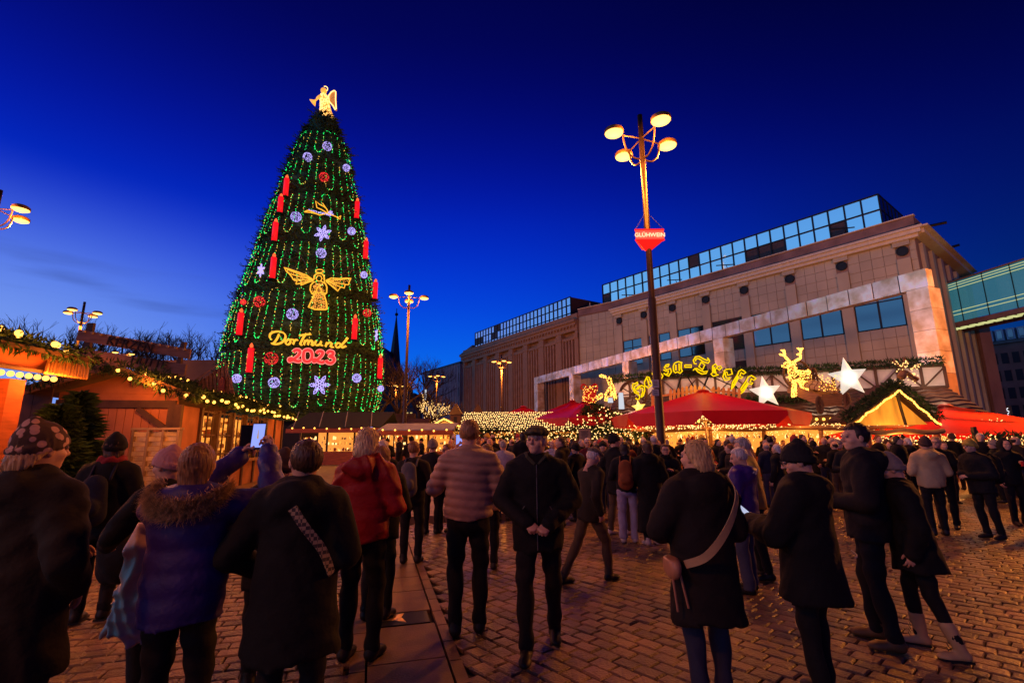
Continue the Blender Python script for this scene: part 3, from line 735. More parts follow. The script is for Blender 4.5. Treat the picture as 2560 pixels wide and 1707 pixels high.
m.lathe((TX, TY, 0), prof, 48); m.build('inner_crown', mt['fir_dark'], tree)
m = MB(); m.lathe((TX, TY, 0), [(6.5, 0), (6.5, 3.6)], 16); m.build('base', mt['black'], tree)
m = MB(); rr_ = random.Random(3)
for i in range(20000):
    z = 4 + 37 * (1 - math.sqrt(rr_.random())) if rr_.random() < .75 else rr_.uniform(4, 41)
    a = rr_.uniform(0, 2 * PI)
    if math.sin(a) > .35 and rr_.random() < .75: continue
    tier = .35 * (1 - ((z * .42) % 1)); r = tr(z) * .91 + rr_.uniform(-.2, .15)
    out = Vector((math.cos(a), math.sin(a), rr_.uniform(-.45, .55))).normalized()
    p = Vector((TX + math.cos(a) * r, TY + math.sin(a) * r, z)); ln = rr_.uniform(.3, .65) + tier * .7 + (rr_.random() < .06) * .6
    m.add([p, p + out * ln * .5 + Vector((-out.y, out.x, 0)) * .12, p + out * ln, p + out * ln * .5 - Vector((-out.y, out.x, 0)) * .12], [(0, 1, 2, 3)])
    for k in range(4):
        q = p + out * ln * (.25 + .2 * k); sd = Vector((-out.y, out.x, 0)) * (1 if k % 2 else -1) + out * .6 + Vector((0, 0, rr_.uniform(-.1, .25)))
        sd.normalize(); l2 = ln * .32; w2 = Vector((0, 0, .05))
        m.add([q, q + sd * l2 * .5 + w2, q + sd * l2, q + sd * l2 * .5 - w2], [(0, 1, 2, 3)])
m.build('spruce_branches', mt['fir_dark'], tree, kind='stuff')
# green light strings in tiers
tz = [tsurf(800, y).z for y in (322, 388, 480, 600, 722, 872, 1024)]
tz[0] = min(tz[0], 40)
for ti in range(6):
    z1, z0 = tz[ti], tz[ti + 1]; rm = tr((z0 + z1) / 2); n = int(2 * PI * rm / .86); n -= n % 2
    k = 0
    while k < n:
        ph = 2 * PI * k / n
        def SP(a, z, o=.12):
            r = tr(z) * .965 + o; return Vector((TX + r * math.cos(a), TY + r * math.sin(a), z))
        cy_ = math.sin(ph + .1)
        if cy_ > .30: k += 1; continue
        gm = MB(); bl = rnd.uniform(.0, .12) * (z1 - z0) if ti < 5 else rnd.uniform(-.1, .05) * (z1 - z0)
        tp = z1 - rnd.uniform(.0, .35) - .2; bo = z0 + bl + .3
        kind = rnd.random(); dphi = 2 * PI / n
        if kind < .55:
            aa = [(ph, tp), (ph + rnd.uniform(-.1, .1) * dphi, (tp + bo) / 2), (ph + .05 * dphi, bo + .7), (ph + .3 * dphi, bo + .12), (ph + .7 * dphi, bo + .1), (ph + .97 * dphi, bo + .7), (ph + dphi + rnd.uniform(-.1, .1) * dphi, (tp + bo) / 2), (ph + dphi, tp)]; k += 2
        else:
            aa = [(ph, tp), (ph + rnd.uniform(-.15, .15) * dphi, (tp + bo) / 2), (ph, bo)]; 
            if kind > .8: aa = [(ph - dphi * .9, tp + .1)] + aa
            k += 1
        pts = [SP(a, z) for a, z in aa]; pts = sprog(pts, 5)
        for i in range(len(pts) - 1):
            a, b = pts[i], pts[i + 1]; nn_ = max(1, int((b - a).length / .155))
            for q in range(nn_):
                p = a.lerp(b, (q + rnd.random()) / nn_) + Vector((rnd.uniform(-.06, .06), rnd.uniform(-.06, .06), rnd.uniform(-.04, .04)))
                gm.cur = 0 if rnd.random() < .68 else 1
                gm.octa(p, rnd.choice((.03, .038, .046)))
        o = gm.build('light_string', [mt['bulb_green'], mt['bulb_amber']])
        sb = math.cos(ph + dphi / 2); tagp(o, 'string of green and amber lights, %s tier of the tree, %s' % (('topmost', 'second', 'third', 'fourth', 'fifth', 'lowest')[ti], ('outermost left', 'far left', 'left', 'left of the middle', 'in the middle', 'right of the middle', 'right', 'far right', 'outermost right')[min(8, int((sb + 1) * 4.5))]), 'light string', 'green light strings on the Christmas tree')
# ---- ornaments
def R2(x, y): return 520 + x / 3.408, 600 + y / 3.408
def R1(x, y): return 520 + x / 3.734, 200 + y / 3.734
mt['candle'] = M('candle_red', (.5, .01, .02), .4, emit=(1.0, .008, .015), es=.95, var=.1)
mt['flame'] = E('candle_flame', (1.0, .12, .03), 1.6)
cand = [(713, 437, 492, 'topmost on the left edge of the tree'), (699, 484, 533, 'half hidden just below the topmost left one'), (685, 546, 604, 'left edge below the half hidden one, level with the upper snowflake'), (891, 495, 548, 'topmost on the right edge of the tree'), (680, 632, 697, 'left of the big gold angel'), (913, 594, 649, 'right edge level above the big gold angel'), (937, 697, 748, 'right edge level with the angel wings, partly in branches'), (597, 770, 838, 'far left edge beside the small red ball'), (622, 857, 931, 'lowest on the left, beside the red year figures'), (885, 785, 849, 'in front at the end of the gold lettering'), (949, 884, 947, 'lowest on the right edge of the tree')]
for x, y0, y1, w in cand:
    pb = tsurf(x, y1, .25); ztop = aty(x, y0, pb.y).z; h = ztop - pb.z
    t = thing('candle', 'red glowing candle, ' + w, 'candle', pb, 0, 'red candles on the Christmas tree')
    m = MB(); m.lathe(pb, [(.27, 0), (.27, h * .80), (.24, h * .82)], 12); m.build('wax', mt['candle'], t, smooth=True)
    m = MB(); m.lathe(pb, [(.03, h * .82), (.17, h * .87), (.15, h * .93), (.02, h)], 8); m.build('flame', mt['flame'], t, smooth=True)
    m = MB(); m.lathe(pb, [(.42, -.12), (.42, -.02)], 12); m.build('plate', mt['black'], t)
balls = [(818, 366, 12, 0, 'topmost'), (769, 393, 12, 0, 'second from the top, at the left'), (810, 443, 13, 1, 'dim, high in the middle'), (866, 420, 10, 0, 'high at the right edge'), (740, 542, 14, 0, 'left of the flying angel with trumpet'), (879, 578, 11, 0, 'right of the upper snowflake'), (803, 633, 14, 0, 'straight above the big gold angel'), (731, 785, 16, 0, 'lower left of the big gold angel'), (648, 754, 15, 1, 'big, left of the gold angel robe'), (910, 687, 10, 0, 'right of the gold angel wing'), (918, 782, 12, 1, 'at the right edge above the lettering'), (678, 896, 18, 1, 'biggest, left of the year figures'), (685, 956, 15, 0, 'low, left of the lower snowflake'), (892, 945, 13, 0, 'low, right of the lower snowflake'), (592, 946, 12, 0, 'low at the left edge behind branches'), (952, 971, 9, 0, 'lowest at the right edge'), (608, 755, 7, 1, 'small, at the far left edge')]
for x, y, r, red, w in balls:
    p = tsurf(x, y, .45); R_ = r * (p - Vector((0, 0, CH))).length / F / 1.3
    t = thing('light_ball', ('red' if red else 'violet white') + ' light ball, ' + w, 'light ball', p, 0, 'light balls on the Christmas tree')
    m = MB()
    for k in range(230 if not red else 170):
        v = Vector((rnd.gauss(0, 1), rnd.gauss(0, 1), rnd.gauss(0, 1))).normalized(); m.octa(p + v * R_, .04)
    m.build('bulbs', mt['bulb_red' if red else 'bulb_violet'], t)
    m = MB()
    for k in range(4):
        a = PI * k / 4; m.tube([p + Vector((math.cos(a) * math.cos(q * PI / 8), math.sin(a) * math.cos(q * PI / 8), math.sin(q * PI / 8))) * R_ for q in range(16)], .015, 3, True)
    m.build('wire_frame', mt['black'], t)
def flake(x, y, r, label, rot=0, yaw=0):
    p = tsurf(x, y, .75); R_ = r * (p - Vector((0, 0, CH))).length / F / 1.12
    t = thing('snowflake', label, 'snowflake', p); m = MB(); sq = math.cos(yaw)
    def Q(a, d, s=0): c, s_ = math.cos(a), math.sin(a); return p + Vector(((c * d - s_ * s) * sq, -(c * d - s_ * s) * math.sin(yaw) * 0, s_ * d + c * s)) * R_
    for k in range(6):
        a = rot + k * PI / 3
        m.tube([Q(a, .12), Q(a, .62)], .05, 5)
        m.tube([Q(a, .55), Q(a, .75, .14), Q(a, 1), Q(a, .75, -.14)], .05, 5, True)
        m.tube([Q(a, .42, .22), Q(a, .28), Q(a, .42, -.22)], .045, 5); m.tube([Q(a, .60, .2), Q(a, .46), Q(a, .60, -.2)], .045, 5)
    m.tube([Q(k * PI / 3 + .5, .14) for k in range(6)], .045, 5, True)
    m.build('light_tube', mt['bulb_violet'], t)
flake(807, 583, 22, 'violet white snowflake in the middle under the flying angel', .3)
flake(799, 962, 27, 'big violet white snowflake low in the middle of the tree')
flake(652, 676, 17, 'slanted violet white snowflake at the left edge of the tree', .5, 1.0)
flake(941, 838, 17, 'violet white snowflake seen edge on at the right edge of the tree', .2, 1.35)
def planefig(conv, Yp):
    return lambda x, y: aty(*conv(x, y), Yp)
Y2 = tsurf(790, 700).y - 1.2
A = planefig(R2, Y2)
ga = thing('light_angel', 'big gold light angel with spread wings in the middle of the tree', 'angel figure', A(935, 590))
m = MB(); T = lambda pts, r=.06, c=False: m.tube([A(x, y) for x, y in pts], r, 5, c)
T([(950 + 33 * math.cos(a), 265 + 14 * math.sin(a)) for a in np.arange(0, 6.2, .5)], .05, True); m.build('halo', mt['neon_gold'], ga)
m = MB(); T([(902, 335), (905, 305), (925, 287), (950, 282), (975, 290), (988, 310), (990, 340)], .07); T([(902, 335), (892, 345), (897, 360), (915, 355)], .06); T([(990, 340), (995, 352), (980, 362), (965, 350)], .06)
T([(920, 330), (935, 350), (958, 352), (972, 328), (960, 305), (935, 303)], .05, True)
T([(895, 362), (875, 385), (870, 425), (885, 455), (905, 468), (880, 520), (855, 572), (880, 578), (910, 590), (950, 592), (1000, 592), (1015, 588), (1008, 530), (990, 470), (1010, 450), (1012, 400), (1000, 372), (985, 360)], .07)
T([(905, 468), (918, 450), (930, 410), (945, 395), (960, 410), (968, 450), (985, 468)], .055); T([(885, 455), (915, 440), (940, 455), (965, 440), (1000, 455)], .055)
m.build('outline', mt['neon_gold'], ga)
m = MB()
for k in range(420):
    y = rnd.uniform(370, 585); hw = 55 - abs(y - 430) * .28 if y < 470 else 45 + (y - 470) * .30
    m.octa(A(940 + rnd.uniform(-hw, hw), y), .05)
m.build('robe_bulbs', mt['bulb_dim'], ga)
for sgn, pts in ((-1, [(890, 335), (840, 300), (780, 278), (700, 250), (648, 235), (665, 262), (690, 285), (715, 315), (725, 335), (760, 350), (750, 375), (800, 368), (790, 385), (850, 360), (885, 350)]),
                 (1, [(1005, 345), (1050, 325), (1120, 330), (1180, 325), (1218, 328), (1205, 352), (1195, 382), (1170, 378), (1160, 410), (1130, 400), (1105, 435), (1075, 405), (1040, 380), (1008, 355)])):
    m = MB(); T(pts, .06, True); c = pts[0]
    for q in pts[4:12:2]: T([c, ((c[0] + q[0]) / 2, (c[1] + q[1]) / 2 + 4), q], .045)
    ww = m.build('wing', mt['neon_gold'], ga)
    m = MB()
    for k in range(150):
        a, b = rnd.choice(pts[2:]), rnd.choice(pts[2:]); t_ = rnd.random(); s_ = rnd.random() ** .5
        x = c[0] + ((a[0] * t_ + b[0] * (1 - t_)) - c[0]) * s_; y = c[1] + ((a[1] * t_ + b[1] * (1 - t_)) - c[1]) * s_; m.octa(A(x, y), .045)
    m.build('wing_bulbs', mt['bulb_dim'], ww)
mt['wire'] = M('grey_wire', (.22, .17, .13), .5, .5, var=0)
m = MB(); T([(860, 285), (820, 180), (760, 100), (720, 80), (665, 85), (640, 160), (660, 230), (730, 245), (840, 300)], .025); T([(680, 90), (720, 180), (800, 180)], .02); T([(650, 150), (700, 170), (790, 130)], .02); T([(650, 190), (740, 230), (800, 150)], .02)
T([(1060, 260), (1100, 200), (1160, 150), (1195, 112), (1215, 200), (1225, 260), (1190, 300), (1080, 280)], .025); T([(1190, 130), (1130, 190), (1210, 230), (1150, 280)], .02)
tagp(m.build('wire_wings', mt['wire']), 'dim unlit grey wire wings above the gold angel', 'wire figure')
A = planefig(R1, tsurf(800, 530).y - 1.2)
fa_ = thing('light_angel', 'small flying gold and white angel blowing a trumpet, high on the tree', 'angel figure', A(1070, 1250))
m = MB(); T([(900, 1232), (930, 1218), (960, 1225), (1040, 1262), (1110, 1245), (1160, 1262)], .06); T([(900, 1232), (960, 1238), (1030, 1255)], .05); T([(1160, 1262), (1215, 1285), (1240, 1268), (1232, 1300), (1205, 1290)], .05); m.build('robe', mt['neon_gold'], fa_)
m = MB(); T([(1110, 1240), (1060, 1210), (1015, 1190), (1005, 1130), (1040, 1160), (1080, 1180), (1105, 1200), (1122, 1235)], .055, True); T([(1070, 1150), (1090, 1180), (1110, 1210)], .04); m.build('wing', mt['neon_gold'], fa_)
m = MB()
for k in range(70): t_ = rnd.random(); m.octa(A(940 + 180 * t_, 1215 + 40 * t_ + rnd.uniform(-8, 8)), .05)
for k in range(60): a = rnd.uniform(0, 6.3); q = rnd.random() ** .5; m.octa(A(1145 + 26 * q * math.cos(a), 1250 + 26 * q * math.sin(a)), .05)
m.build('bulbs', mt['bulb_violet'], fa_)
# lettering
Y3 = tsurf(780, 860).y - 1.3; A = planefig(R2, Y3)
dl = thing('lettering', 'gold cursive light lettering Dortmund', 'lettering', A(860, 900))
LT = {'letter_D': [[(606, 800), (590, 835), (568, 868), (548, 884)], [(540, 845), (526, 830), (530, 800), (560, 782), (605, 778), (645, 792), (660, 820), (648, 852), (618, 876), (575, 886), (540, 880)]],
 'letter_o': [[(700, 848), (680, 848), (662, 866), (664, 884), (684, 888), (702, 870), (700, 848), (722, 846)]],
 'letter_r': [[(728, 846), (734, 860), (724, 888)], [(730, 866), (746, 850), (764, 850)]],
 'letter_t': [[(838, 795), (815, 825), (795, 862), (784, 888), (800, 890)], [(778, 815), (820, 806), (876, 800)]],
 'letter_m': [[(826, 852), (818, 892)], [(822, 868), (840, 852), (848, 860), (842, 892)], [(846, 868), (864, 854), (872, 864), (866, 894), (880, 890)]],
 'letter_u': [[(898, 856), (890, 882), (902, 896), (922, 884), (930, 860)], [(930, 860), (924, 890), (938, 896)]],
 'letter_n': [[(966, 862), (956, 902)], [(960, 878), (982, 864), (992, 872), (984, 902), (1000, 904)]],
 'letter_n2': [[(1020, 870), (1010, 908)], [(1014, 888), (1036, 872), (1048, 880), (1040, 908), (1058, 910)]],
 'letter_d': [[(1128, 880), (1104, 876), (1088, 894), (1096, 914), (1122, 906), (1134, 884)], [(1192, 830), (1160, 868), (1134, 900), (1142, 914), (1176, 900)]]}
for k_, ss in LT.items():
    if k_ == 'letter_n': continue
    fx = {'letter_m': lambda x: 822 + (x - 822) * 1.38, 'letter_u': lambda x: 922 + (x - 898) * 1.35, 'letter_n2': lambda x: 1000 + (x - 1010) * 1.45}.get(k_, lambda x: x)
    ss = [[(fx(x), y) for x, y in q_] for q_ in ss]
    m = MB()
    for s_ in ss:
        pts = sprog([Vector((x * 1.0, y, 0)) for x, y in s_], 4)
        m.tube([A(p.x - 3, p.y - 2) for p in pts], .06, 5); m.tube([A(p.x + 4, p.y + 4) for p in pts], .06, 5)
    m.build('letter', mt['neon_gold'], dl)
m = MB(); T([(960, 862), (950, 900)], .07); T([(955, 878), (974, 864), (984, 872), (978, 902), (992, 904)], .07); m.build('letter', mt['neon_gold'], dl) if False else None
yl = thing('lettering', 'red light figures 2023 with pink outline under the gold lettering', 'lettering', A(880, 1050))
DG = [[(728, 955), (745, 938), (772, 938), (784, 955), (768, 985), (730, 1015), (700, 1030), (690, 1018), (706, 1008), (740, 1025), (775, 1032), (792, 1020)],
      [(850, 935), (822, 945), (812, 985), (820, 1025), (850, 1035), (878, 1018), (888, 980), (876, 945), (850, 935)],
      [(925, 965), (940, 948), (965, 948), (978, 962), (962, 990), (930, 1020), (905, 1035), (898, 1022), (915, 1015), (945, 1035), (975, 1042), (990, 1030)],
      [(1015, 968), (1035, 948), (1062, 955), (1064, 975), (1035, 990), (1065, 1000), (1074, 1025), (1050, 1048), (1018, 1042), (1008, 1025)]]
B_ = planefig(R2, Y3 + .25)
for dgt in DG:
    pts = sprog([Vector((x, y, 0)) for x, y in dgt], 4)
    m = MB(); m.tube([B_(p.x, p.y) for p in pts], .20, 8); o = m.build('digit_outline', mt['neon_pink'], yl)
    m = MB(); m.tube([A(p.x, p.y) for p in pts], .135, 8); m.build('digit', mt['bulb_red'], yl)
# ---- angel on the top
A = planefig(R1, TY)
top = A(1110, 385); an = thing('tree_top_angel', 'golden lit angel with trumpet and one raised wing on the tree top', 'angel figure', top)
mt['angel'] = M('angel_body', (.9, .6, .2), .6, emit=(1.0, .38, .04), es=1.1, var=.75, scale=5)
m = MB()
sil = [(1095, 100, 28), (1080, 140, 26), (1085, 170, 42), (1092, 210, 42), (1095, 260, 46), (1100, 310, 54), (1120, 360, 58), (1135, 400, 55)]
rings = []
for x, y, w in sil[1:]:
    c = A(x, y); w_ = (A(x + w, y) - c).length; rings.append((c, w_))
m.tube([c for c, _ in rings], [w for _, w in rings], 12); m.build('robe', mt['angel'], an, smooth=True)
m = MB(); hd = A(1080, 103); m.ball(hd, (A(1108, 103) - hd).length, 10, 7); m.build('head', mt['angel'], an, smooth=True)
m = MB(); m.tube([A(1090, 150), A(1050, 185) + Vector((0, -.4, 0)), A(1020, 170)], [.32, .26, .15], 8); m.build('arm', mt['angel'], an, smooth=True)
m = MB(); m.tube([A(1045, 155), A(1000, 195), A(975, 215)], [.07, .12, .5], 10); m.build('trumpet', mt['angel'], an, smooth=True)
m = MB(); wp = [(1125, 150), (1150, 115), (1178, 100), (1192, 110), (1190, 180), (1196, 270), (1186, 278), (1165, 240), (1130, 200)]
m.prism([tuple(A(x, y)) for x, y in wp], (0, .1, 0), (0, .35, 0)); w = m.build('wing', M('wing_net', (.5, .25, .1), emit=(1.0, .35, .06), es=.35, var=.6, scale=6), an)
m = MB(); m.tube([A(x, y) for x, y in wp], .07, 5, True); m.build('wing_edge', mt['bulb_white'], w)
m = MB(); m.tube([A(1093 + 24 * math.cos(a), 85 + 24 * math.sin(a)) for a in np.arange(-2, 1.6, .3)], .05, 5); m.build('halo', mt['bulb_white'], an)
m = MB()
for k in range(520):
    i = rnd.randrange(len(rings) - 1); t_ = rnd.random(); c = rings[i][0].lerp(rings[i + 1][0], t_); w_ = rings[i][1] * (1 - t_) + rings[i + 1][1] * t_; a = rnd.uniform(PI, 2 * PI)
    m.octa(c + Vector((math.cos(a) * w_, math.sin(a) * w_, 0)), .055)
m.build('bulbs', mt['bulb_white'], an)
# ================================================================== market, left row of huts
RO = Vector((-7.42, 7.97)); RU = Vector((-.207, .978)).normalized(); RN = Vector((RU.y, -RU.x))
def RP(s, o, z): p = RO + RU * s + RN * o; return Vector((p.x, p.y, z))
def rblk(m, s0, s1, o0, o1, z0, z1, dz0=0, dz1=0):
    m.hexa([RP(s0, o0, z0), RP(s1, o0, z0), RP(s1, o1, z0), RP(s0, o1, z0), RP(s0, o0, z1), RP(s1, o0, z1), RP(s1, o1, z1), RP(s0, o1, z1)])
HC = (1.0, .26, .03)
mt['reed'] = M('reed', (.62, .30, .10), .7, var=.3, obr=.2)
mt['bulb_big'] = E('big_warm_bulb', (1.0, .50, .09), 2.6)
# hut A
RU = Vector((0.03, 1.0)).normalized(); RN = Vector((RU.y, -RU.x))
ha = thing('wooden_hut', 'red brown wooden market hut at the left edge with a row of big round bulbs', 'market hut', RP(-2, 0, 0))
m = MB(); rblk(m, -3.6, -.62, -2.6, -.7, 0, 3.0); m.build('wall', mt['wood_red'], ha)
for s_ in (-.80, -3.4):
    m = MB(); rblk(m, s_, s_ + .24, -.26, -.02, 0, 2.66); m.build('post', mt['wood_red'], ha)
for k in range(5):
    m = MB(); rblk(m, -1.7 - k * .34, -1.7 - k * .34 + .32, -.55, -.5, 0, 2.3); m.build('board', mt['wood_red'], ha)
m = MB(); rblk(m, -3.6, .0, -.28, -.20, 2.85, 3.14); m.build('fascia_board', mt['wood_red'], ha)
m = MB(); m.hexa([RP(-3.6, .12, 3.16), RP(.5, .12, 3.08), RP(.5, -2.6, 3.40), RP(-3.6, -2.6, 3.5), RP(-3.6, .12, 3.22), RP(.5, .12, 3.14), RP(.5, -2.6, 3.5), RP(-3.6, -2.6, 3.6)]); m.build('roof', mt['wood_dark'], ha)
mt['green_tube'] = M('green_tube', (.10, .13, .02), .5, var=.1)
m = MB(); m.tube([aty(-60, 810, 8.0), aty(75, 860, 8.8), aty(215, 908, 9.8)], .10, 8); m.build('green_ridge_tube', mt['green_tube'], ha)
for k in range(13):
    m = MB(); c = RP(-1.75 + k * .135, -.02, 2.73); m.ball(c, .045, 10, 7); m.build('bulb', mt['bulb_big'], ha, smooth=True)
m = MB(); rblk(m, -3.2, .1, -.06, .0, 2.80, 2.845); m.build('bulb_rail', mt['wood_dark'], ha)
m = MB()
garland(m, [RP(-3.6, .1, 3.26), RP(.5, .05, 3.18)], .15, 260, .13, .014); garland(m, [RP(-3.6, -.8, 3.38), RP(.6, -.8, 3.32)], .2, 240, .14, .014); garland(m, [RP(-3.6, -1.8, 3.5), RP(.7, -1.8, 3.46)], .2, 220, .14, .014)
m.build('fir_garland', mt['fir'], ha, kind='stuff')
m = MB()
for s_, o_, z_ in ((-2.2, .2, 3.42), (-1.55, .2, 3.36), (-1.0, .2, 3.30), (-.45, .22, 3.24), (-.3, -.9, 3.55), (.0, -.9, 3.5), (-2.9, .2, 3.4), (.4, -.6, 3.4), (.5, -.5, 3.3)): m.ball(RP(s_, o_, z_), .05, 8, 5)
m.build('garland_bulbs', mt['bulb'], ha, kind='stuff')
for lay in range(2):
    for k in range(14):
        m = MB(); s_ = -.35 + k * .055 + lay * .25; m.tube([RP(s_, .05 - lay * .25, 2.80 + lay * .22), RP(s_ + .26, -.2 - lay * .25, 3.06 + lay * .2)], .026, 5); m.build('reed_stick', mt['reed'], ha)
for s_ in (-2.6, -1.5, -.4): lamp('bulb_light', RP(s_, .32, 2.72), HC, 75, ha, .1)
RU = Vector((-.207, .978)).normalized(); RN = Vector((RU.y, -RU.x))
# firs between the huts
def fir(loc, h, r, label, n=1500, mat='fir_dark'):
    t = thing('fir_tree', label, 'fir tree', loc); loc = Vector(loc)
    m = MB(); m.lathe(loc, [(.06 + h * .012, 0), (.02, h * .95)], 7); m.build('trunk', mt['bark'], t)
    m = MB()
    for i in range(n):
        f = rnd.random() ** .8; z = .25 + f * (h - .3); rr = r * (1 - f) ** .85 * (.75 + .35 * math.sin(z * 9 + i % 3)); a = rnd.uniform(0, 2 * PI); q = rnd.random() ** .5
        p = loc + Vector((math.cos(a) * rr * q, math.sin(a) * rr * q, z)); d = Vector((math.cos(a), math.sin(a), rnd.uniform(-.35, .35)))
        sprig(m, p, d, rnd.uniform(.16, .34), .035, 2)
    m.build('crown', mt[mat], t, kind='stuff')
    return t
fir(RP(1.6, -.9, 0), 2.45, .85, 'broad dark fir beside the left hut, just right of its bulbs', 2600)
fir(RP(3.2, -1.5, 0), 2.85, .9, 'tallest dark fir between the left hut and the candle hut', 2600)
fir(RP(.6, -1.9, 0), 2.6, .9, 'dark fir deep behind the post of the left hut', 1200)
# hut B: long candle hut
hb = thing('wooden_hut', 'long orange walled wooden hut with candle sign, lattice windows and fir garlands on its roof', 'market hut', RP(6, 0, 0))
S0_, S1_ = 5.6, 16.8
m = MB(); rblk(m, S0_ + .03, S0_ + .12, -3.4, -.6, 0, 3.0); rblk(m, S0_ + .12, S1_, -3.4, -3.3, 0, 2.8); m.prism([tuple(RP(S0_, -3.4, 3.001)), tuple(RP(S0_, -.6, 3.001)), tuple(RP(S0_, -2.0, 3.48))], (0, 0, 0), tuple(RU.to_3d() * .12)); m.build('wall', mt['plaster'], hb)
m = MB(); rblk(m, S0_ - .06, S0_ - .005, -3.4, -.6, 2.62, 2.82); rblk(m, S0_ - .06, S0_ - .005, -.78, -.60, 0, 2.62); rblk(m, S0_ - .05, S0_ - .005, -3.4, -.6, 0, .35); m.build('timber', mt['wood_dark'], hb)
m = MB(); m.beam(RP(S0_ - .04, -.7, 2.0), RP(S0_ - .04, -1.5, 2.6), .07, .14); m.build('brace', mt['wood_dark'], hb)
m = MB(); m.hexa([RP(S0_ - .6, -.15, 2.86), RP(S1_, -.15, 2.80), RP(S1_, -2.0, 3.5), RP(S0_ - .6, -2.0, 3.6), RP(S0_ - .6, -.15, 2.94), RP(S1_, -.15, 2.88), RP(S1_, -2.0, 3.59), RP(S0_ - .6, -2.0, 3.69)])
m.hexa([RP(S0_ - .6, -2.0, 3.6), RP(S1_, -2.0, 3.5), RP(S1_, -3.9, 2.86), RP(S0_ - .6, -3.9, 2.94), RP(S0_ - .6, -2.0, 3.685), RP(S1_, -2.0, 3.585), RP(S1_, -3.9, 2.94), RP(S0_ - .6, -3.9, 3.02)]); m.build('roof', mt['wood_dark'], hb)
m = MB(); m.beam(RP(S0_ - .63, -.1, 2.90), RP(S0_ - .63, -2.02, 3.66), .05, .2); m.beam(RP(S0_ - .63, -3.9, 2.95), RP(S0_ - .63, -2.02, 3.66), .05, .2); m.build('barge_board', mt['wood'], hb)
m = MB(); garland(m, [RP(S0_ - .66, .0, 2.95), RP(S0_ - .66, -2.0, 3.7), RP(S0_ - .66, -3.9, 3.1)], .17, 300, .15, .014); garland(m, [RP(S0_ - .7, .0, 2.98), RP(S1_, .0, 2.92)], .16, 170, .16, .016)
garland(m, [RP(S0_ - .4, -.9, 3.25), RP(S1_, -.9, 3.2)], .25, 60, .25, .02); garland(m, [RP(S0_ - .4, -1.7, 3.6), RP(S1_, -1.7, 3.5)], .25, 60, .25, .02); garland(m, [RP(S0_ - .5, -.4, 3.1), RP(S1_, -.4, 3.02)], .2, 110, .16, .016); garland(m, [RP(S0_ - .4, -1.3, 3.42), RP(S1_, -1.3, 3.35)], .22, 90, .18, .018); m.build('fir_garland', mt['fir'], hb, kind='stuff')
m = MB(); bulbs_line(m, [RP(S0_ - .75, .08, 2.86), RP(S0_ - .75, -1.9, 3.6)], .42, .048, .09); bulbs_line(m, [RP(S0_ - .6, .18, 2.86), RP(S1_, .18, 2.80)], .42, .048, .07); bulbs_line(m, [RP(S0_, -.6, 3.25), RP(S1_, -.6, 3.2)], .5, .04, .16); bulbs_line(m, [RP(S0_, -1.1, 3.45), RP(S1_, -1.1, 3.4)], .6, .035, .16); bulbs_line(m, [RP(S0_, -1.6, 3.62), RP(S1_, -1.6, 3.55)], 1.1, .045, .12)
m.build('garland_bulbs', mt['bulb'], hb, kind='stuff')
for k in range(14):
    m = MB(); rblk(m, S0_, S0_ + .027, -3.4 + k * .2 + .006, -3.4 + (k + 1) * .2 - .006, .36, 2.61); m.build('board', mt['plaster'], hb)
# front with lattice windows
for k, s_ in enumerate(np.arange(S0_, S1_ + .1, 1.4)):
    m = MB(); rblk(m, s_ - .08, s_ + .08, -.60, -.44, 0, 2.72); m.build('post', mt['wood_dark'], hb)
m = MB(); rblk(m, S0_ + .09, S1_ - .09, -.54, -.50, 0, 1.0); m.build('front_panel', mt['plaster'], hb)
m = MB(); rblk(m, S0_, S1_, -.43, -.20, 1.0, 1.08); m.build('counter', mt['wood'], hb)
m = MB(); rblk(m, S0_ + 8.5, S1_ - .1, -.54, -.5, 1.081, 2.7); rblk(m, S0_ + .1, S0_ + 1.3, -.54, -.5, 1.081, 2.7); m.build('wall_panel', mt['plaster'], hb)
for s_ in np.arange(S0_ + 1.4, S0_ + 8.4, 1.4):
    w = MB()
    for q in (.0, .43, .86, 1.22): rblk(w, s_ + .09 + q, s_ + .13 + q, -.52, -.48, 1.081, 2.7)
    for z in (1.3, 1.9, 2.6): rblk(w, s_ + .09, s_ + 1.3, -.515, -.485, z, z + .05)
    w.build('lattice_window', mt['wood_dark'], hb)
m = MB()
for k in range(300):
    s_ = rnd.uniform(S0_ + 1.3, S0_ + 8.4); z = rnd.choice((1.15, 1.5, 1.85, 2.2)); h = rnd.uniform(.08, .28); w_ = rnd.uniform(.05, .12); o_ = rnd.uniform(-1.2, -.7)
    m.cur = rnd.randrange(4); c = RP(s_, o_, z + h / 2); m.box(c, (w_, w_, h))
m.build('goods', [mt['wood_pale'], mt['bulb_dim'], mt['plaster_white'], mt['wood_red']], hb, kind='stuff')
m = MB(); rblk(m, S0_ + .2, S1_ - .2, -2.2, -2.15, .9, 2.7); m.build('lit_back_wall', mt['glow_shop'], hb)
for s_ in np.arange(S0_ + 1.6, S1_, 2.2): lamp('shop_light', RP(s_, -1.1, 2.45), (1, .36, .06), 26, hb, .15)
for s_ in np.arange(S0_ - .4, S1_, 2.6): lamp('bulb_light', RP(s_, .3, 2.72), HC, 34, hb, .1)
lamp('bulb_light', RP(S0_ - .95, -.9, 3.1), HC, 60, hb, .1)
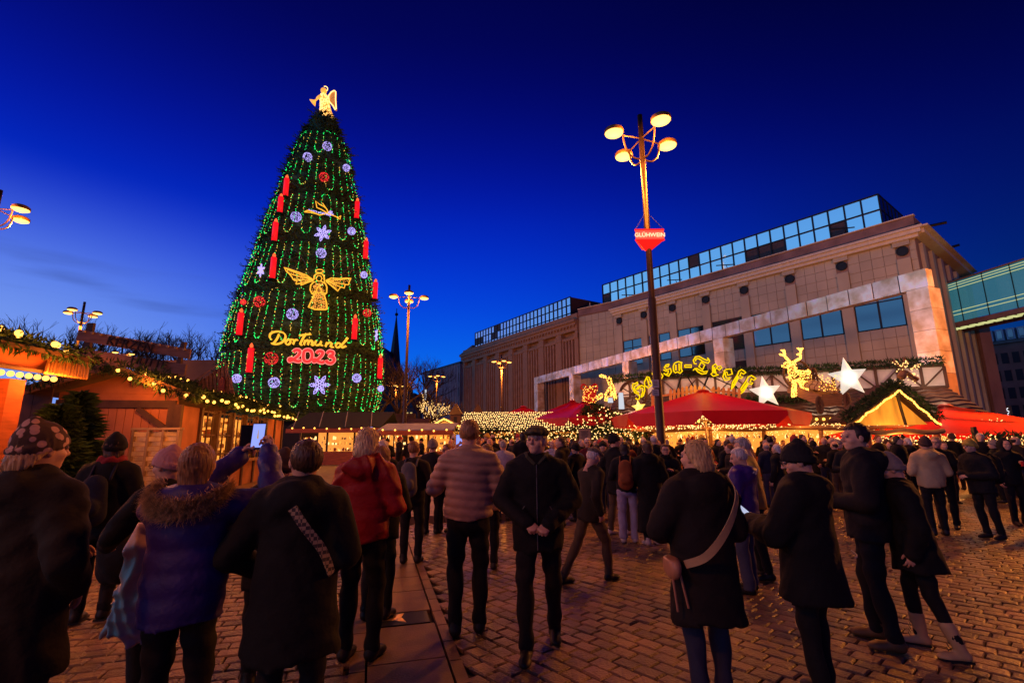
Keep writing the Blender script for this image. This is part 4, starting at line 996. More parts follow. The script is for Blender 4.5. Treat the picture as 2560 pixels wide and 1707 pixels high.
# sign of the candle hut
sgp = lambda px_, py_: aty(px_, py_, 14.6)
ks = thing('candle_hut_sign', 'two long wooden boards with dark letters KERZEN HÜTTE and a row of round knobs', 'sign', sgp(330, 960))
def board(x0, y0, x1, y1, hpx, hpx1, mat, Yo=0, name='board'):
    a, b = aty(x0, y0, 14.6 + Yo), aty(x1, y1, 14.6 + Yo); c, d = aty(x0 - 8, y0 + hpx, 14.6 + Yo), aty(x1 - 4, y1 + hpx1, 14.6 + Yo)
    m = MB(); m.prism([tuple(c), tuple(d), tuple(b), tuple(a)], (0, .0, 0), (0, .06, 0)); return m.build(name, mat, ks)
mt['sign_wood'] = M('sign_wood', (.22, .105, .06), .75, var=.3, scale=2, stretch=(1, 1, 6), bump=.2)
board(197, 823, 476, 873, 27, 24, mt['sign_wood']); board(186, 868, 465, 911, 33, 26, mt['sign_wood'], -.02)
for (x0, y0, x1, y1, w_) in ((229, 808, 212, 905, .20), (461, 855, 436, 958, .13)):
    m = MB(); m.beam(aty(x0, y0, 14.75), aty(x1, y1, 14.75), w_, .1, Vector((0, 1, 0))); m.build('post', mt['wood_dark'], ks)
for k in range(13):
    m = MB(); c = aty(212.5 + k * 20.8, 829 + k * 3.72, 14.6); m.lathe(c + Vector((0, -.06, 0)), [(.036, 0), (.036, .06)], 10, Matrix.Rotation(-PI / 2, 3, 'X')); m.build('knob', mt['wood_pale'], ks)
mt['letter_dark'] = M('letter_dark', (.028, .013, .01), .8, var=.1)
k_ang = math.atan2((aty(476, 873, 14.6) - aty(197, 823, 14.6)).z, (aty(476, 873, 14.6) - aty(197, 823, 14.6)).x)
sign_txt('KERZEN', aty(325, 862, 14.52), .40, mt['letter_dark'], ks, 0, .02, 'lettering', 'CENTER', PI / 2, -k_ang)
sign_txt('HÜTTE', aty(372, 906, 14.50), .36, mt['letter_dark'], ks, 0, .02, 'lettering', 'CENTER', PI / 2, -k_ang)
# small wooden house on the roof
hh = thing('roof_birdhouse', 'small steep wooden toy house with open board gable standing on the candle hut roof', 'wooden house', RP(7.6, -.2, 3.1))
hY = 15.2; Q = lambda x, y, dy=0: aty(x, y, hY + dy)
m = MB(); m.hexa([Q(482, 957), Q(482, 957, 1.4), Q(560, 903, 1.4), Q(560, 903), Q(482, 953), Q(482, 953, 1.4), Q(560, 899, 1.4), Q(560, 899)]); m.hexa([Q(560, 903), Q(560, 903, 1.4), Q(584, 985, 1.4), Q(584, 985), Q(562, 899), Q(562, 899, 1.4), Q(588, 985, 1.4), Q(588, 985)]); m.build('roof', mt['wood'], hh)
for k in range(9):
    x0 = 494 + k * 9.6; yt = 903 + (560 - x0) * .69 if x0 < 560 else 903 + (x0 - 560) * 3.4
    m = MB(); m.prism([tuple(Q(x0, min(yt + 6, 975), .1)), tuple(Q(x0 + 7, min(yt + 4, 978), .1)), tuple(Q(x0 + 9, 984, .1)), tuple(Q(x0 + 2, 978, .1))], (0, 0, 0), (0, .05, 0)); m.build('board', mt['wood'], hh)
m = MB(); m.prism([tuple(Q(x, y, .02)) for x, y in ((546, 975), (560, 978), (562, 950), (555, 940), (548, 952))], (0, 0, 0), (0, .05, 0)); m.build('door', mt['wood_red'], hh)
# basket-weave screen
mt['screen_wood'] = M('screen_wood', (.78, .62, .34), .65, var=.3, stretch=(1, 6, 1), bump=.3, obr=.2)
wp = thing('woven_fence_panel', 'pale woven wooden slat fence panel in front of the orange hut wall', 'fence panel', RP(3.6, 0, 0))
px0, px1, Yp = 334, 447, 11.2
A = lambda x, y: aty(x, y, Yp)
bx0, bx1 = A(334, 1100).x, A(447, 1100).x; ztp = A(390, 1075).z
for k in range(17):
    z = .12 + k * (ztp - .15) / 17
    for q in range(3):
        x0 = bx0 + (bx1 - bx0) * q / 3; x1 = bx0 + (bx1 - bx0) * (q + 1) / 3; off = .035 * (1 if (k + q) % 2 else -1)
        m = MB(); m.hexa([(x0, Yp + off - .008, z), (x1, Yp - off - .008, z), (x1, Yp - off + .008, z), (x0, Yp + off + .008, z), (x0, Yp + off - .008, z + .098), (x1, Yp - off - .008, z + .098), (x1, Yp - off + .008, z + .098), (x0, Yp + off + .008, z + .098)]); m.build('slat', mt['screen_wood'], wp)
for q in range(4):
    m = MB(); x0 = bx0 + (bx1 - bx0) * q / 3; m.box((x0, Yp, ztp / 2), (.05, .12, ztp)); m.build('post', mt['wood_pale'], wp)
m = MB(); m.box(((bx0 + bx1) / 2, Yp, ztp + .03), (bx1 - bx0 + .1, .14, .05)); m.build('top_rail', mt['wood_pale'], wp)
lamp('bulb_light', RP(2.3, .5, 2.75), HC, 40, ha, .1)  # added lamp with no bulb of its own, brightens the woven panel
# ================================================================== middle stalls
def stall(label, x0, x1, Y, depth, ze, zr, roofm, shop_w=8, lights=4, front=.5, awn=False, name='market_stall', bulbs=.7, valance='wood_red'):
    t = thing(name, label, 'market stall', ((x0 + x1) / 2, Y, 0)); W_ = x1 - x0
    m = MB(); m.hexa([(x0 - .3, Y - front, ze), (x1 + .3, Y - front, ze), (x1 + .3, Y + depth * .5, zr), (x0 - .3, Y + depth * .5, zr), (x0 - .3, Y - front, ze + .07), (x1 + .3, Y - front, ze + .07), (x1 + .3, Y + depth * .5, zr + .07), (x0 - .3, Y + depth * .5, zr + .07)])
    m.hexa([(x0 - .3, Y + depth * .5, zr), (x1 + .3, Y + depth * .5, zr), (x1 + .3, Y + depth, ze), (x0 - .3, Y + depth, ze), (x0 - .3, Y + depth * .5, zr + .069), (x1 + .3, Y + depth * .5, zr + .069), (x1 + .3, Y + depth, ze + .07), (x0 - .3, Y + depth, ze + .07)])
    m.build('roof', mt[roofm], t)
    m = MB(); m.box(((x0 + x1) / 2, Y - front + .02, ze - .12), (W_ + .6, .05, .28)); m.build('valance', mt[valance], t)
    n = max(2, round(W_ / 1.6))
    for k in range(n + 1):
        m = MB(); m.box((x0 + W_ * k / n, Y, ze / 2), (.11, .11, ze)); m.build('post', mt['wood_dark'], t)
    m = MB(); m.box(((x0 + x1) / 2, Y + .15, .5), (W_ - .12, .5, 1.0)); m.build('counter', mt['wood_red'], t)
    m = MB(); m.box(((x0 + x1) / 2, Y + depth * .8, ze / 2 + .3), (W_, .06, ze - .7)); m.build('lit_back_wall', mt['glow_shop'], t)
    m = MB()
    for k in range(int(W_ * 26)):
        z = rnd.choice((1.02, 1.02, 1.45, 1.8)); h = rnd.uniform(.06, .26); m.cur = rnd.randrange(5); m.box((rnd.uniform(x0, x1), Y + rnd.uniform(.1, .9), z + h / 2), (rnd.uniform(.04, .14), .08, h))
    m.build('goods', [mt['wood_pale'], mt['bulb_dim'], mt['plaster_white'], mt['wood_red'], mt['bulb_white']], t, kind='stuff')
    m = MB(); bulbs_line(m, [(x0 - .3, Y - front - .05, ze + .02), (x1 + .3, Y - front - .05, ze + .02)], bulbs, .055, .05); m.build('bulbs', mt['bulb'], t, kind='stuff')
    for k in range(lights): lamp('shop_light', (x0 + W_ * (k + .5) / lights, Y + .5, ze - .35), (1, .42, .09), 45, t, .15)
    return t
sd = stall('stall under wide black awnings below the Christmas tree', -14.6, -9.0, 34, 4, 2.5, 3.7, 'black_fabric', lights=3, front=1.6)
for k in range(4):
    m = MB(); m.beam((-14.4 + k * 1.7, 32.35, 2.62), (-14.9 + k * 1.7, 34.2, 3.72), .04, .04); m.build('awning_seam', mt['grey_fabric'], sd)
se = stall('long stall with lilac grey awning right of the lamp post', -8.0, -3.9, 31, 3.4, 2.28, 2.75, 'grey_fabric', lights=3, front=.9)
sf = stall('far small stall with red roof light left of the lamp post', -9.3, -7.9, 44, 3, 2.7, 3.6, 'wood_dark', lights=1)
sh = stall('low far stall lit yellow in the gap before the church', -13.5, -10.5, 50, 3, 2.8, 4.4, 'wood_dark', lights=2)
stall('far stall glimpsed through the lit pavilion posts', -1.5, 5.2, 38, 3, 2.5, 3.2, 'wood_dark', lights=3)
so = stall('lit market stall outside the picture behind the camera at the left', -11, -4, -6.5, 3, 2.6, 3.6, 'wood_dark', lights=3); so.rotation_euler.z = PI
# gabled hut with chain
def gable_hut(label, xc, Y, hw, ze, za, depth=3, fill='glow_shop', nb=14, br=.055):
    t = thing('gabled_hut', label, 'market hut', (xc, Y, 0))
    m = MB(); m.prism([(xc - hw * .92, Y, ze + .02), (xc + hw * .92, Y, ze + .02), (xc, Y, za - .1)], (0, .1, 0), (0, .16, 0)); m.build('gable', mt[fill], t)
    for s_ in (-1, 1):
        m = MB(); m.beam((xc + s_ * hw, Y, ze), (xc, Y, za), .12, .16, Vector((0, 1, 0))); m.build('rafter', mt['wood_dark'], t)
        m = MB(); m.hexa([(xc + s_ * hw, Y + .1, ze + .03), (xc, Y + .1, za + .03), (xc, Y + depth, za + .03), (xc + s_ * hw, Y + depth, ze + .03), (xc + s_ * hw, Y + .1, ze + .1), (xc, Y + .1, za + .1), (xc, Y + depth, za + .1), (xc + s_ * hw, Y + depth, ze + .1)]); m.build('roof', mt['wood_dark'], t)
        m = MB(); m.box((xc + s_ * hw * .92, Y + .1, ze / 2), (.14, .14, ze)); m.build('post', mt['wood_dark'], t)
    m = MB(); m.box((xc, Y, ze - .08), (hw * 1.9, .12, .18)); m.build('tie_beam', mt['wood'], t)
    m = MB(); bulbs_line(m, [(xc - hw, Y - .1, ze + .05), (xc, Y - .1, za + .03), (xc + hw, Y - .1, ze + .05)], hw / nb, br, .012); m.build('bulbs', mt['bulb'], t, kind='stuff')
    m = MB(); m.box((xc, Y + .8, .5), (hw * 1.8, .5, 1)); m.build('counter', mt['wood_red'], t)
    m = MB(); m.box((xc, Y + depth - .2, 1.5), (hw * 1.8, .06, 1.6)); m.build('lit_back_wall', mt['glow_shop'], t)
    lamp('shop_light', (xc, Y + 1.0, ze - .3), (1, .42, .09), 60, t, .15)
    return t
c = aty(1111, 1048, 33); gable_hut('small gabled hut outlined with warm bulbs beside the lilac grey awning', c.x, 33, 1.15, aty(1111, 1071, 33).z, c.z)
c = aty(965, 1040, 46); 
# nativity style towers
for i, (x, y, Yw, lb) in enumerate(((1140, 1036, 40, 'small brown wooden turret with pointed roof, left one'), (1195, 1038, 40, 'small orange wooden turret with pointed roof beside the lit net roof'))):
    c = aty(x, y, Yw); t = thing('wooden_turret', lb, 'turret', (c.x, Yw, 0))
    m = MB(); m.box((c.x, Yw, c.z / 2), (.85, .85, c.z)); m.build('shaft', mt['wood_red'] if i else mt['wood_dark'], t)
    m = MB(); m.lathe((c.x, Yw, c.z), [(.75, 0), (.02, .95)], 4, None, PI / 4); m.build('roof', mt['roof_tile'], t)
    m = MB(); m.box((c.x, Yw - .43, c.z - .45), (.25, .03, .5)); m.build('window', mt['bulb_dim'] if i else mt['black'], t)
# ---- net lit roof pavilion
pv = thing('pavilion', 'low timber pavilion whose roof is covered with a dense net of warm white lights', 'pavilion', (1, 25, 0))
xl, xm, xr = -2.6, 3.4, 6.3; ye, yr = 24.0, 26.6; ze, zr = 2.12, 3.05
m = MB(); m.hexa([(xl, ye, ze), (xm + .4, ye, ze), (xm, yr, zr), (xl, yr, zr), (xl, ye, ze + .06), (xm + .4, ye, ze + .06), (xm, yr, zr + .06), (xl, yr, zr + .06)]); m.build('roof', mt['black'], pv)
m = MB()
for j in range(10):
    for i in range(52):
        f = j / 9; x = xl + (xm + .3 * (1 - f) - xl) * (i + .5 * (j % 2) + rnd.uniform(-.2, .2)) / 52; m.octa((x, ye + (yr - ye) * f, ze + (zr - ze) * f + .10 + rnd.uniform(-.02, .03)), .036)
m.build('light_net', mt['bulb_white'], pv, kind='stuff')
m = MB(); ap = Vector((4.2, 26, 3.35))
for a, b in (((xm, ye, 2.2), ap), (ap, (xr, 24.2, 2.2)), ((xm + .6, ye, 2.5), (5.5, 24, 2.5))): garland(m, [a, b], .3, 260, .3, .028)
for k in range(1500):
    t_ = rnd.random(); q = rnd.random(); p = Vector((xm - .3 + t_ * 3.2, 24.1 + q * .5, 2.0)); p.z = 2.0 + q * (1.25 - abs(t_ - .35) * 1.1); sprig(m, p, (rnd.uniform(-1, 1), -1, rnd.uniform(-.6, .6)), .28, .03, 2)
garland(m, [(xl - .2, ye - .1, 2.0), (xr + .2, ye - .1, 1.95)], .26, 220, .24, .026); garland(m, [(xr + .1, 24.2, 2.3), (xr + .5, 24.2, 1.6)], .25, 200, .24, .03)
m.build('fir_garland', mt['fir_dark'], pv, kind='stuff')
m = MB()
for k in range(230): t_ = rnd.random(); m.octa((xl + t_ * (xr - xl), ye - .32, 2.05 + rnd.uniform(-.38, .25)), .034)
for k in range(110): t_ = rnd.random(); q = rnd.random(); m.octa((xm - .3 + t_ * 3.3, 23.85, 2.0 + q * (1.3 - abs(t_ - .35) * 1.2)), .036)
m.build('garland_bulbs', mt['bulb_white'], pv, kind='stuff')
for x in (xl + .3, -.9, .9, 2.7, 4.3, 6.0):
    m = MB(); m.box((x, ye + .1, 1.0), (.16, .16, 2.0)); m.build('post', mt['wood'], pv)
    for s_ in (-1, 1): m = MB(); m.beam((x, ye + .1, 1.25), (x + s_ * .75, ye + .1, 2.0), .08, .12); m.build('brace', mt['wood'], pv)
for x in (-1.5, 1.5, 4.6): lamp('pavilion_light', (x, 25, 1.95), (1, .45, .1), 40, pv, .2)
for k, (x, y) in enumerate(((1.15, 14.6), (-3.6, 19.5))):
    tb_ = thing('standing_table', ['round wooden standing table with mugs, in front of the pavilion posts', 'round wooden standing table far left of the pavilion'][k], 'table', (x, y, 0))
    m = MB(); m.lathe((x, y, 0), [(.38, 1.08), (.40, 1.10), (.40, 1.13), (.38, 1.14)], 20); m.build('tabletop', mt['wood_pale'], tb_)
    m = MB(); m.lathe((x, y, 0), [(.25, 0), (.05, .04), (.04, 1.08)], 12); m.build('leg', mt['black'], tb_)
    for q in range(3):
        cx_, cy__ = x + .2 * math.cos(q * 2.1), y + .2 * math.sin(q * 2.1)
        mg = thing('mug', ['white mug', 'small glass', 'pale mug'][q] + (' on the standing table before the pavilion' if k == 0 else ' on the far left standing table'), 'mug', (cx_, cy__, 1.14))
        m = MB(); m.lathe((cx_, cy__, 1.141), [(.032, 0), (.04, .1), (.035, .1), (.028, .01)], 10); m.build('cup', mt['plaster_white'], mg)
bs = thing('notice_board', 'small framed paper notice on a post beside the pavilion', 'notice', (2.3, 15.2, 0))
c = aty(1462, 1085, 16); m = MB(); m.box(c, (.36, .03, .32)); m.build('paper', mt['wood_pale'], bs)
m = MB(); m.box(c + Vector((0, .02, 0)), (.41, .02, .37)); m.build('frame', mt['wood_dark'], bs); m = MB(); m.box((c.x, c.y + .05, (c.z - .19) / 2), (.05, .05, c.z - .19)); m.build('post', mt['wood_dark'], bs)
m = MB()
for k in range(7): m.box(c + Vector((-.01, -.018, .10 - k * .036)), (.26 - .04 * (k % 3), .004, .012))
m.build('print', mt['black'], bs)
# ================================================================== umbrellas
def red_cloth(name, tr_, col=(.50, .008, .008)):
    m = M(name, col, .42, var=.1, bump=.06, bscale=6); t = m.node_tree; b = t.nodes['Principled BSDF']; o = [n for n in t.nodes if n.type == 'OUTPUT_MATERIAL'][0]
    tl = t.nodes.new('ShaderNodeBsdfTranslucent'); tl.inputs[0].default_value = (.9, .02, .01, 1); mx = t.nodes.new('ShaderNodeMixShader'); mx.inputs[0].default_value = tr_
    t.links.new(b.outputs[0], mx.inputs[1]); t.links.new(tl.outputs[0], mx.inputs[2]); t.links.new(mx.outputs[0], o.inputs[0]); return m
mt['umb'] = red_cloth('umbrella_cloth', .22); mt['umb_lit'] = red_cloth('umbrella_cloth_thin', .6)
def umbrella(label, c, R_, za, zr, vh, mat='umb', n=8, pole=True, watt=60, rot=PI / 8):
    c = Vector((c[0], c[1], 0)); t = thing('parasol', label, 'parasol', c, 0)
    P = lambda k, r, z: c + Vector((math.cos(rot + 2 * PI * k / n) * r, math.sin(rot + 2 * PI * k / n) * r, z))
    for k in range(n):
        m = MB(); a, b = P(k, R_, zr), P(k + 1, R_, zr); top_ = c + Vector((0, 0, za)); N_ = 5; vs = []; fs = []
        for i in range(N_ + 1):
            for j in range(N_ + 1):
                f = i / N_; p = top_.lerp(a.lerp(b, j / N_), max(f, .03)); p.z -= .10 * math.sin(PI * f) * math.sin(PI * j / N_); vs.append(p)
        for i in range(N_):
            for j in range(N_): fs.append((i * 6 + j, (i + 1) * 6 + j, (i + 1) * 6 + j + 1, i * 6 + j + 1))
        m.add(vs, fs); m.build('canopy_panel', mt[mat], t, smooth=True)
        m = MB(); vs = []; fs = []
        for j in range(9):
            f = j / 8; p = a.lerp(b, f); edge = min(f, 1 - f); dd = vh * (1 if edge > .12 else .35 + .65 * (edge / .12) ** .5)
            vs += [p, p + Vector((0, 0, -dd)) + (p - c - Vector((0, 0, p.z))).normalized() * .03 * math.sin(f * 14)]
        for j in range(8): fs.append((2 * j, 2 * j + 1, 2 * j + 3, 2 * j + 2))
        m.add(vs, fs); m.build('valance', mt[mat], t, smooth=True)
        m = MB(); m.tube([c + Vector((0, 0, za - .12)), P(k, R_ * .98, zr - .04)], .022, 4); m.tube([c + Vector((0, 0, zr - .25)), P(k, R_ * .55, (za + zr) / 2 - .06)], .02, 4); m.build('rib', mt['wood_pale'], t)
    m = MB(); m.lathe(c, [(.3, 0), (.3, .1), (.045, .12), (.045, za)], 10); m.build('pole', mt['wood_pale'], t)
    m = MB(); m.lathe(c + Vector((0, 0, za)), [(.28, -.05), (.18, .02), (.03, .07)], 8); m.build('cap', mt['red_fabric'], t)
    if watt: lamp('bar_light', c + Vector((.5, -.6, zr - .3)), (1, .42, .1), watt, t, .15); lamp('bar_light', c + Vector((-1.2, .6, zr - .3)), (1, .42, .1), watt, t, .15)
    return t
cu_ = aty(1757, 976, 20)
umbrella('big red octagonal parasol in the middle right, standing before the yellow blackletter sign', (cu_.x, 20), 3.75, cu_.z, aty(1780, 1026, 16.6).z, .47, watt=70)
c = aty(1462, 1004, 27); umbrella('red parasol behind the lit net roof, left of the big parasol', (c.x, 27), 3.3, c.z, aty(1462, 1045, 25).z, .4, watt=40)
c = aty(1308, 1016, 33); umbrella('small far red parasol with twig knot above the lit net roof', (c.x, 33), 2.6, c.z, c.z - .95, .35, watt=0)
c = aty(1395, 1002, 34); umbrella('dull red parasol half hidden behind the gift box light', (c.x + 1, 34), 2.2, c.z, c.z - .8, .35, watt=0)
c = aty(2344, 1012, 20.6); umbrella('bright red back lit parasol canopy at the right edge', (c.x + .3, 20.6), 4.4, c.z, aty(2500, 1078, 17.6).z - .08, .2, 'umb_lit', watt=420, rot=PI / 4, n=4)
# lights hanging under the big parasol
m = MB(); r8 = random.Random(5)
for k in range(8):
    a = k * PI / 4 + .2; p0 = Vector((cu_.x, 20, cu_.z - 1.0)); p1 = Vector((cu_.x + math.cos(a) * 3.3, 20 + math.sin(a) * 3.3, 2.3))
    for q in range(22): f = q / 22; p = p0.lerp(p1, f) + Vector((r8.uniform(-.08, .08), r8.uniform(-.08, .08), -.35 * math.sin(f * PI) + r8.uniform(-.06, .06))); m.octa(p, .03)
tagp(m.build('fairy_lights', mt['bulb_white'], kind=None), 'strings of warm fairy lights sagging under the big red parasol', 'fairy lights')
# ================================================================== Hansa-Treff hut
HF = Fac((5.2, 26.2), (19.6, 20.9))
ht_ = thing('mulled_wine_hut', 'long dark tiled market hut with half timbered attic, log beam and rows of bulbs', 'market hut', HF.P(0, 0, 0))
zE, zR = 2.62, 3.95
rows_ = 7
for r_ in range(rows_):
    f0, f1 = r_ / rows_, (r_ + 1.12) / rows_
    m = MB(); n_ = 46; vs = []; fs = []
    for j in range(n_ + 1):
        a = HF.L * j / n_; w_ = .035 * math.sin(j * PI)  if False else .03 * (1 if j % 2 else -1)
        for f, lift in ((f0, .075), (f1, .0)):
            p = HF.P(a, 1.3 - 3.1 * f, zE + (zR - zE) * f + lift + w_); vs.append(p)
        p = HF.P(a, 1.3 - 3.1 * f0, zE + (zR - zE) * f0 + w_ + .0); vs.append(p)
    for j in range(n_): fs += [(3 * j, 3 * j + 3, 3 * j + 4, 3 * j + 1), (3 * j, 3 * j + 2, 3 * j + 5, 3 * j + 3)]
    m.add(vs, fs); m.build('tile_row', mt['roof_tile'], ht_)
m = MB(); HF.blk(m, 0, HF.L, -4.5, -1.82, 0, 3.9); m.build('core', mt['wood_dark'], ht_)
m = MB(); HF.blk(m, 0, HF.L, -1.9, -1.78, 3.901, 5.0); m.build('attic_plaster', mt['plaster_white'], ht_)
for k in range(18):
    a = HF.L * k / 17; m = MB(); HF.blk(m, a - .06, a + .06, -1.777, -1.72, 3.95, 4.95); m.build('attic_post', mt['wood_dark'], ht_)
for k in range(17):
    a = HF.L * k / 17; b = HF.L * (k + 1) / 17
    if k % 2: a, b = b, a
    m = MB(); m.beam(HF.P(a, -1.74, 3.98), HF.P(b, -1.74, 4.9), .05, .16, HF.n.to_3d()); m.build('attic_brace', mt['wood_dark'], ht_)
for z in (3.9, 4.92): m = MB(); HF.blk(m, 0, HF.L, -1.715, -1.66, z, z + .14); m.build('attic_beam', mt['wood_dark'], ht_)
m = MB(); garland(m, [HF.P(-.2, -1.7, 5.1), HF.P(4, -1.7, 5.2), HF.P(9, -1.7, 5.12), HF.P(HF.L, -1.7, 5.22)], .16, 320, .2, .02); garland(m, [HF.P(5, -.6, 3.4), HF.P(9.5, -.4, 3.35)], .3, 240, .3, .03); m.build('fir_garland', mt['fir'], ht_, kind='stuff')
m = MB(); bulbs_line(m, [HF.P(.2, 1.42, 2.50), HF.P(HF.L, 1.42, 2.50)], .27, .062, 0); m.build('eave_bulbs', mt['bulb'], ht_, kind='stuff')
m = MB(); HF.blk(m, 0, HF.L, 1.3, 1.36, 2.35, 2.62); m.build('eave_board', mt['wood_dark'], ht_)
m = MB(); m.tube([HF.P(x, 2.0 + .05 * math.sin(x), 2.13 + .03 * math.sin(x * 1.7)) for x in np.arange(-.5, HF.L + .6, .5)], .11, 8); m.build('log_beam', mt['wood'], ht_)
m = MB()
for k in range(420): m.octa(HF.P(rnd.uniform(-.3, HF.L), 2.15, 2.26 + rnd.gauss(0, .05)), .024)
for k in range(330): m.octa(HF.P(rnd.uniform(-.3, HF.L), 1.2, 1.85 + rnd.gauss(0, .12)), .024)
m.build('fairy_lights', mt['bulb_white'], ht_, kind='stuff')
for x in np.arange(.4, HF.L, 2.2): m = MB(); m.tube([HF.P(x, 1.95, 0), HF.P(x + .05, 1.95, 2.05)], .09, 8); m.build('log_post', mt['wood'], ht_)
m = MB(); HF.blk(m, 0, HF.L, .6, 1.0, 0, 1.05); m.build('counter', mt['wood_red'], ht_)
m = MB(); HF.blk(m, 0, HF.L, -1.2, -1.15, 1.0, 2.3); m.build('lit_back_wall', mt['glow_shop'], ht_)
m = MB()
for k in range(420):
    z = rnd.choice((1.06, 1.4, 1.7)); h = rnd.uniform(.1, .26); m.cur = rnd.randrange(5); c = HF.P(rnd.uniform(0, HF.L), rnd.uniform(-1.1, .8), z); m.lathe(c, [(.04, 0), (.04, h * .6), (.015, h * .75), (.015, h)], 5)
m.build('bottles', [mt['wood_pale'], mt['bulb_dim'], mt['plaster_white'], mt['wood_red'], mt['bulb_white']], ht_, kind='stuff')
for x in np.arange(1.2, HF.L, 2.4): lamp('shop_light', HF.P(x, -.1, 2.15), (1, .42, .09), 60, ht_, .15)
for x in np.arange(1.5, HF.L, 3.5): lamp('eave_light', HF.P(x, 2.6, 2.35), (1, .40, .08), 36, ht_, .15)
# Hansa-Treff neon letters
def R5(x, y): return 1560 + x / 5.6, 840 + y / 5.6
A = planefig(R5, 23.0)
ns_ = thing('neon_sign', 'arched yellow blackletter neon sign reading Hansa-Treff above the hut', 'sign', A(1000, 800))
LL = [[[(188, 645), (150, 668), (125, 665), (118, 720), (150, 790), (200, 815), (222, 850), (208, 885), (178, 885), (163, 866)], [(172, 745), (198, 706), (248, 690), (285, 710), (290, 765), (268, 835), (240, 855), (243, 835), (262, 780), (250, 725), (215, 716), (192, 750)], [(186, 642), (192, 670), (152, 700), (142, 730), (172, 775), (210, 795)]],
 [[(300, 615), (284, 645), (290, 690), (345, 730), (365, 700), (392, 685), (395, 665), (366, 620), (350, 575), (320, 570), (300, 615)], [(325, 590), (338, 640), (352, 690)]],
 [[(395, 530), (410, 495), (440, 488), (470, 520), (500, 600), (520, 602), (545, 555), (510, 515), (480, 480), (450, 500), (470, 560), (440, 580), (415, 545), (395, 530)]],
 [[(632, 393), (590, 402), (562, 440), (598, 470), (650, 452), (664, 500), (625, 560), (585, 540), (556, 520)], [(632, 393), (612, 430), (580, 425)], [(552, 472), (590, 492), (622, 482), (612, 530), (590, 528)]],
 [[(740, 365), (708, 378), (690, 420), (695, 490), (720, 515), (747, 500), (785, 520), (816, 490), (800, 455), (802, 375), (815, 372), (760, 358), (740, 365)], [(725, 400), (728, 480)], [(770, 385), (775, 490)]],
 [[(850, 405), (945, 405), (945, 435), (850, 435), (850, 405)]],
 [[(1015, 388), (985, 385), (970, 340), (1000, 290), (1050, 283), (1110, 318), (1165, 342), (1182, 325), (1168, 302)], [(1180, 315), (1198, 350), (1178, 380), (1110, 360), (1050, 318), (1010, 315), (1000, 350)], [(1080, 365), (1130, 402), (1100, 470), (1048, 428), (1080, 365)], [(970, 480), (992, 450), (1035, 500), (1090, 530), (1150, 522), (1172, 488), (1120, 500), (1065, 478), (1010, 448)]],
 [[(1240, 418), (1280, 388), (1310, 430), (1275, 470), (1290, 530), (1322, 540), (1250, 562), (1218, 530), (1243, 510), (1240, 418)], [(1310, 430), (1352, 418), (1368, 440), (1335, 477), (1308, 452)], [(1262, 430), (1265, 520)]],
 [[(1430, 465), (1500, 460), (1516, 530), (1455, 548), (1440, 500), (1400, 520), (1384, 570), (1410, 620), (1482, 605), (1482, 580), (1432, 588), (1420, 540), (1400, 490), (1430, 465)]],
 [[(1505, 745), (1520, 650), (1590, 540), (1610, 490), (1645, 468), (1682, 490), (1706, 508), (1672, 532), (1642, 508), (1622, 558), (1660, 572), (1642, 592), (1600, 586), (1545, 690), (1505, 745)], [(1530, 690), (1600, 560)]],
 [[(1606, 822), (1640, 730), (1710, 630), (1740, 570), (1785, 552), (1822, 575), (1850, 592), (1815, 618), (1785, 594), (1762, 645), (1805, 655), (1785, 676), (1738, 670), (1672, 775), (1606, 822)], [(1645, 770), (1735, 645)]]]
for lt in LL:
    m = MB()
    for s_ in lt: m.tube([A(x, y) for x, y in s_], .032, 6)
    o = m.build('letter', mt['neon_yellow'], ns_)
    m = MB(); xs = [p[0] for s_ in lt for p in s_]; ys = [p[1] for s_ in lt for p in s_]
    for s_ in lt: m.tube([A(x + 4, y - 3) + Vector((0, .12, 0)) for x, y in s_], .04, 4)
    m.build('letter_back', mt['wood_dark'], o)
m = MB()
for (x, y) in ((835, 500), (500, 640), (1200, 560), (1600, 700)): m.tube([A(x, y) + Vector((0, .2, 0)), A(x, 900) + Vector((0, 1.5, 0))], .05, 5)
m.tube([A(840, 490) + Vector((0, .2, 0)), A(960, 480) + Vector((0, .2, 0))], .03, 5); m.tube([A(870, 500) + Vector((0, .2, 0)), A(1060, 720) + Vector((0, .6, 0))], .03, 5); m.tube([A(140, 760) + Vector((0, .2, 0)), A(500, 600) + Vector((0, .2, 0)), A(830, 490) + Vector((0, .2, 0)), A(1250, 560) + Vector((0, .2, 0)), A(1700, 760) + Vector((0, .2, 0))], .03, 5)
m.build('steel_frame', mt['black'], ns_)
# picket fence on the roof
pf = thing('picket_fence', 'orange lit wooden picket fence with pointed slats behind the big red parasol', 'fence', A(900, 850))
pk = [(318, 820, 985), (370, 805, 970), (415, 800, 960), (560, 765, 900), (610, 765, 890), (665, 755, 880), (720, 735, 850), (775, 725, 830), (835, 715, 815), (885, 715, 800), (948, 725, 780), (1010, 730, 770), (1135, 730, 770), (1205, 735, 800), (1270, 745, 830), (1340, 750, 845), (1405, 750, 860), (1480, 755, 880)]
mt['picket'] = M('picket', (.65, .33, .10), .6, var=.2)
for x, y0, y1 in pk:
    m = MB(); m.prism([tuple(A(x - 17, y1 + 60) + Vector((0, -1.0, 0))), tuple(A(x + 17, y1 + 60) + Vector((0, -1, 0))), tuple(A(x + 17, y0 + 22) + Vector((0, -1, 0))), tuple(A(x, y0) + Vector((0, -1, 0))), tuple(A(x - 17, y0 + 22) + Vector((0, -1, 0)))], (0, 0, 0), (0, .04, 0)); m.build('picket', mt['picket'], pf)
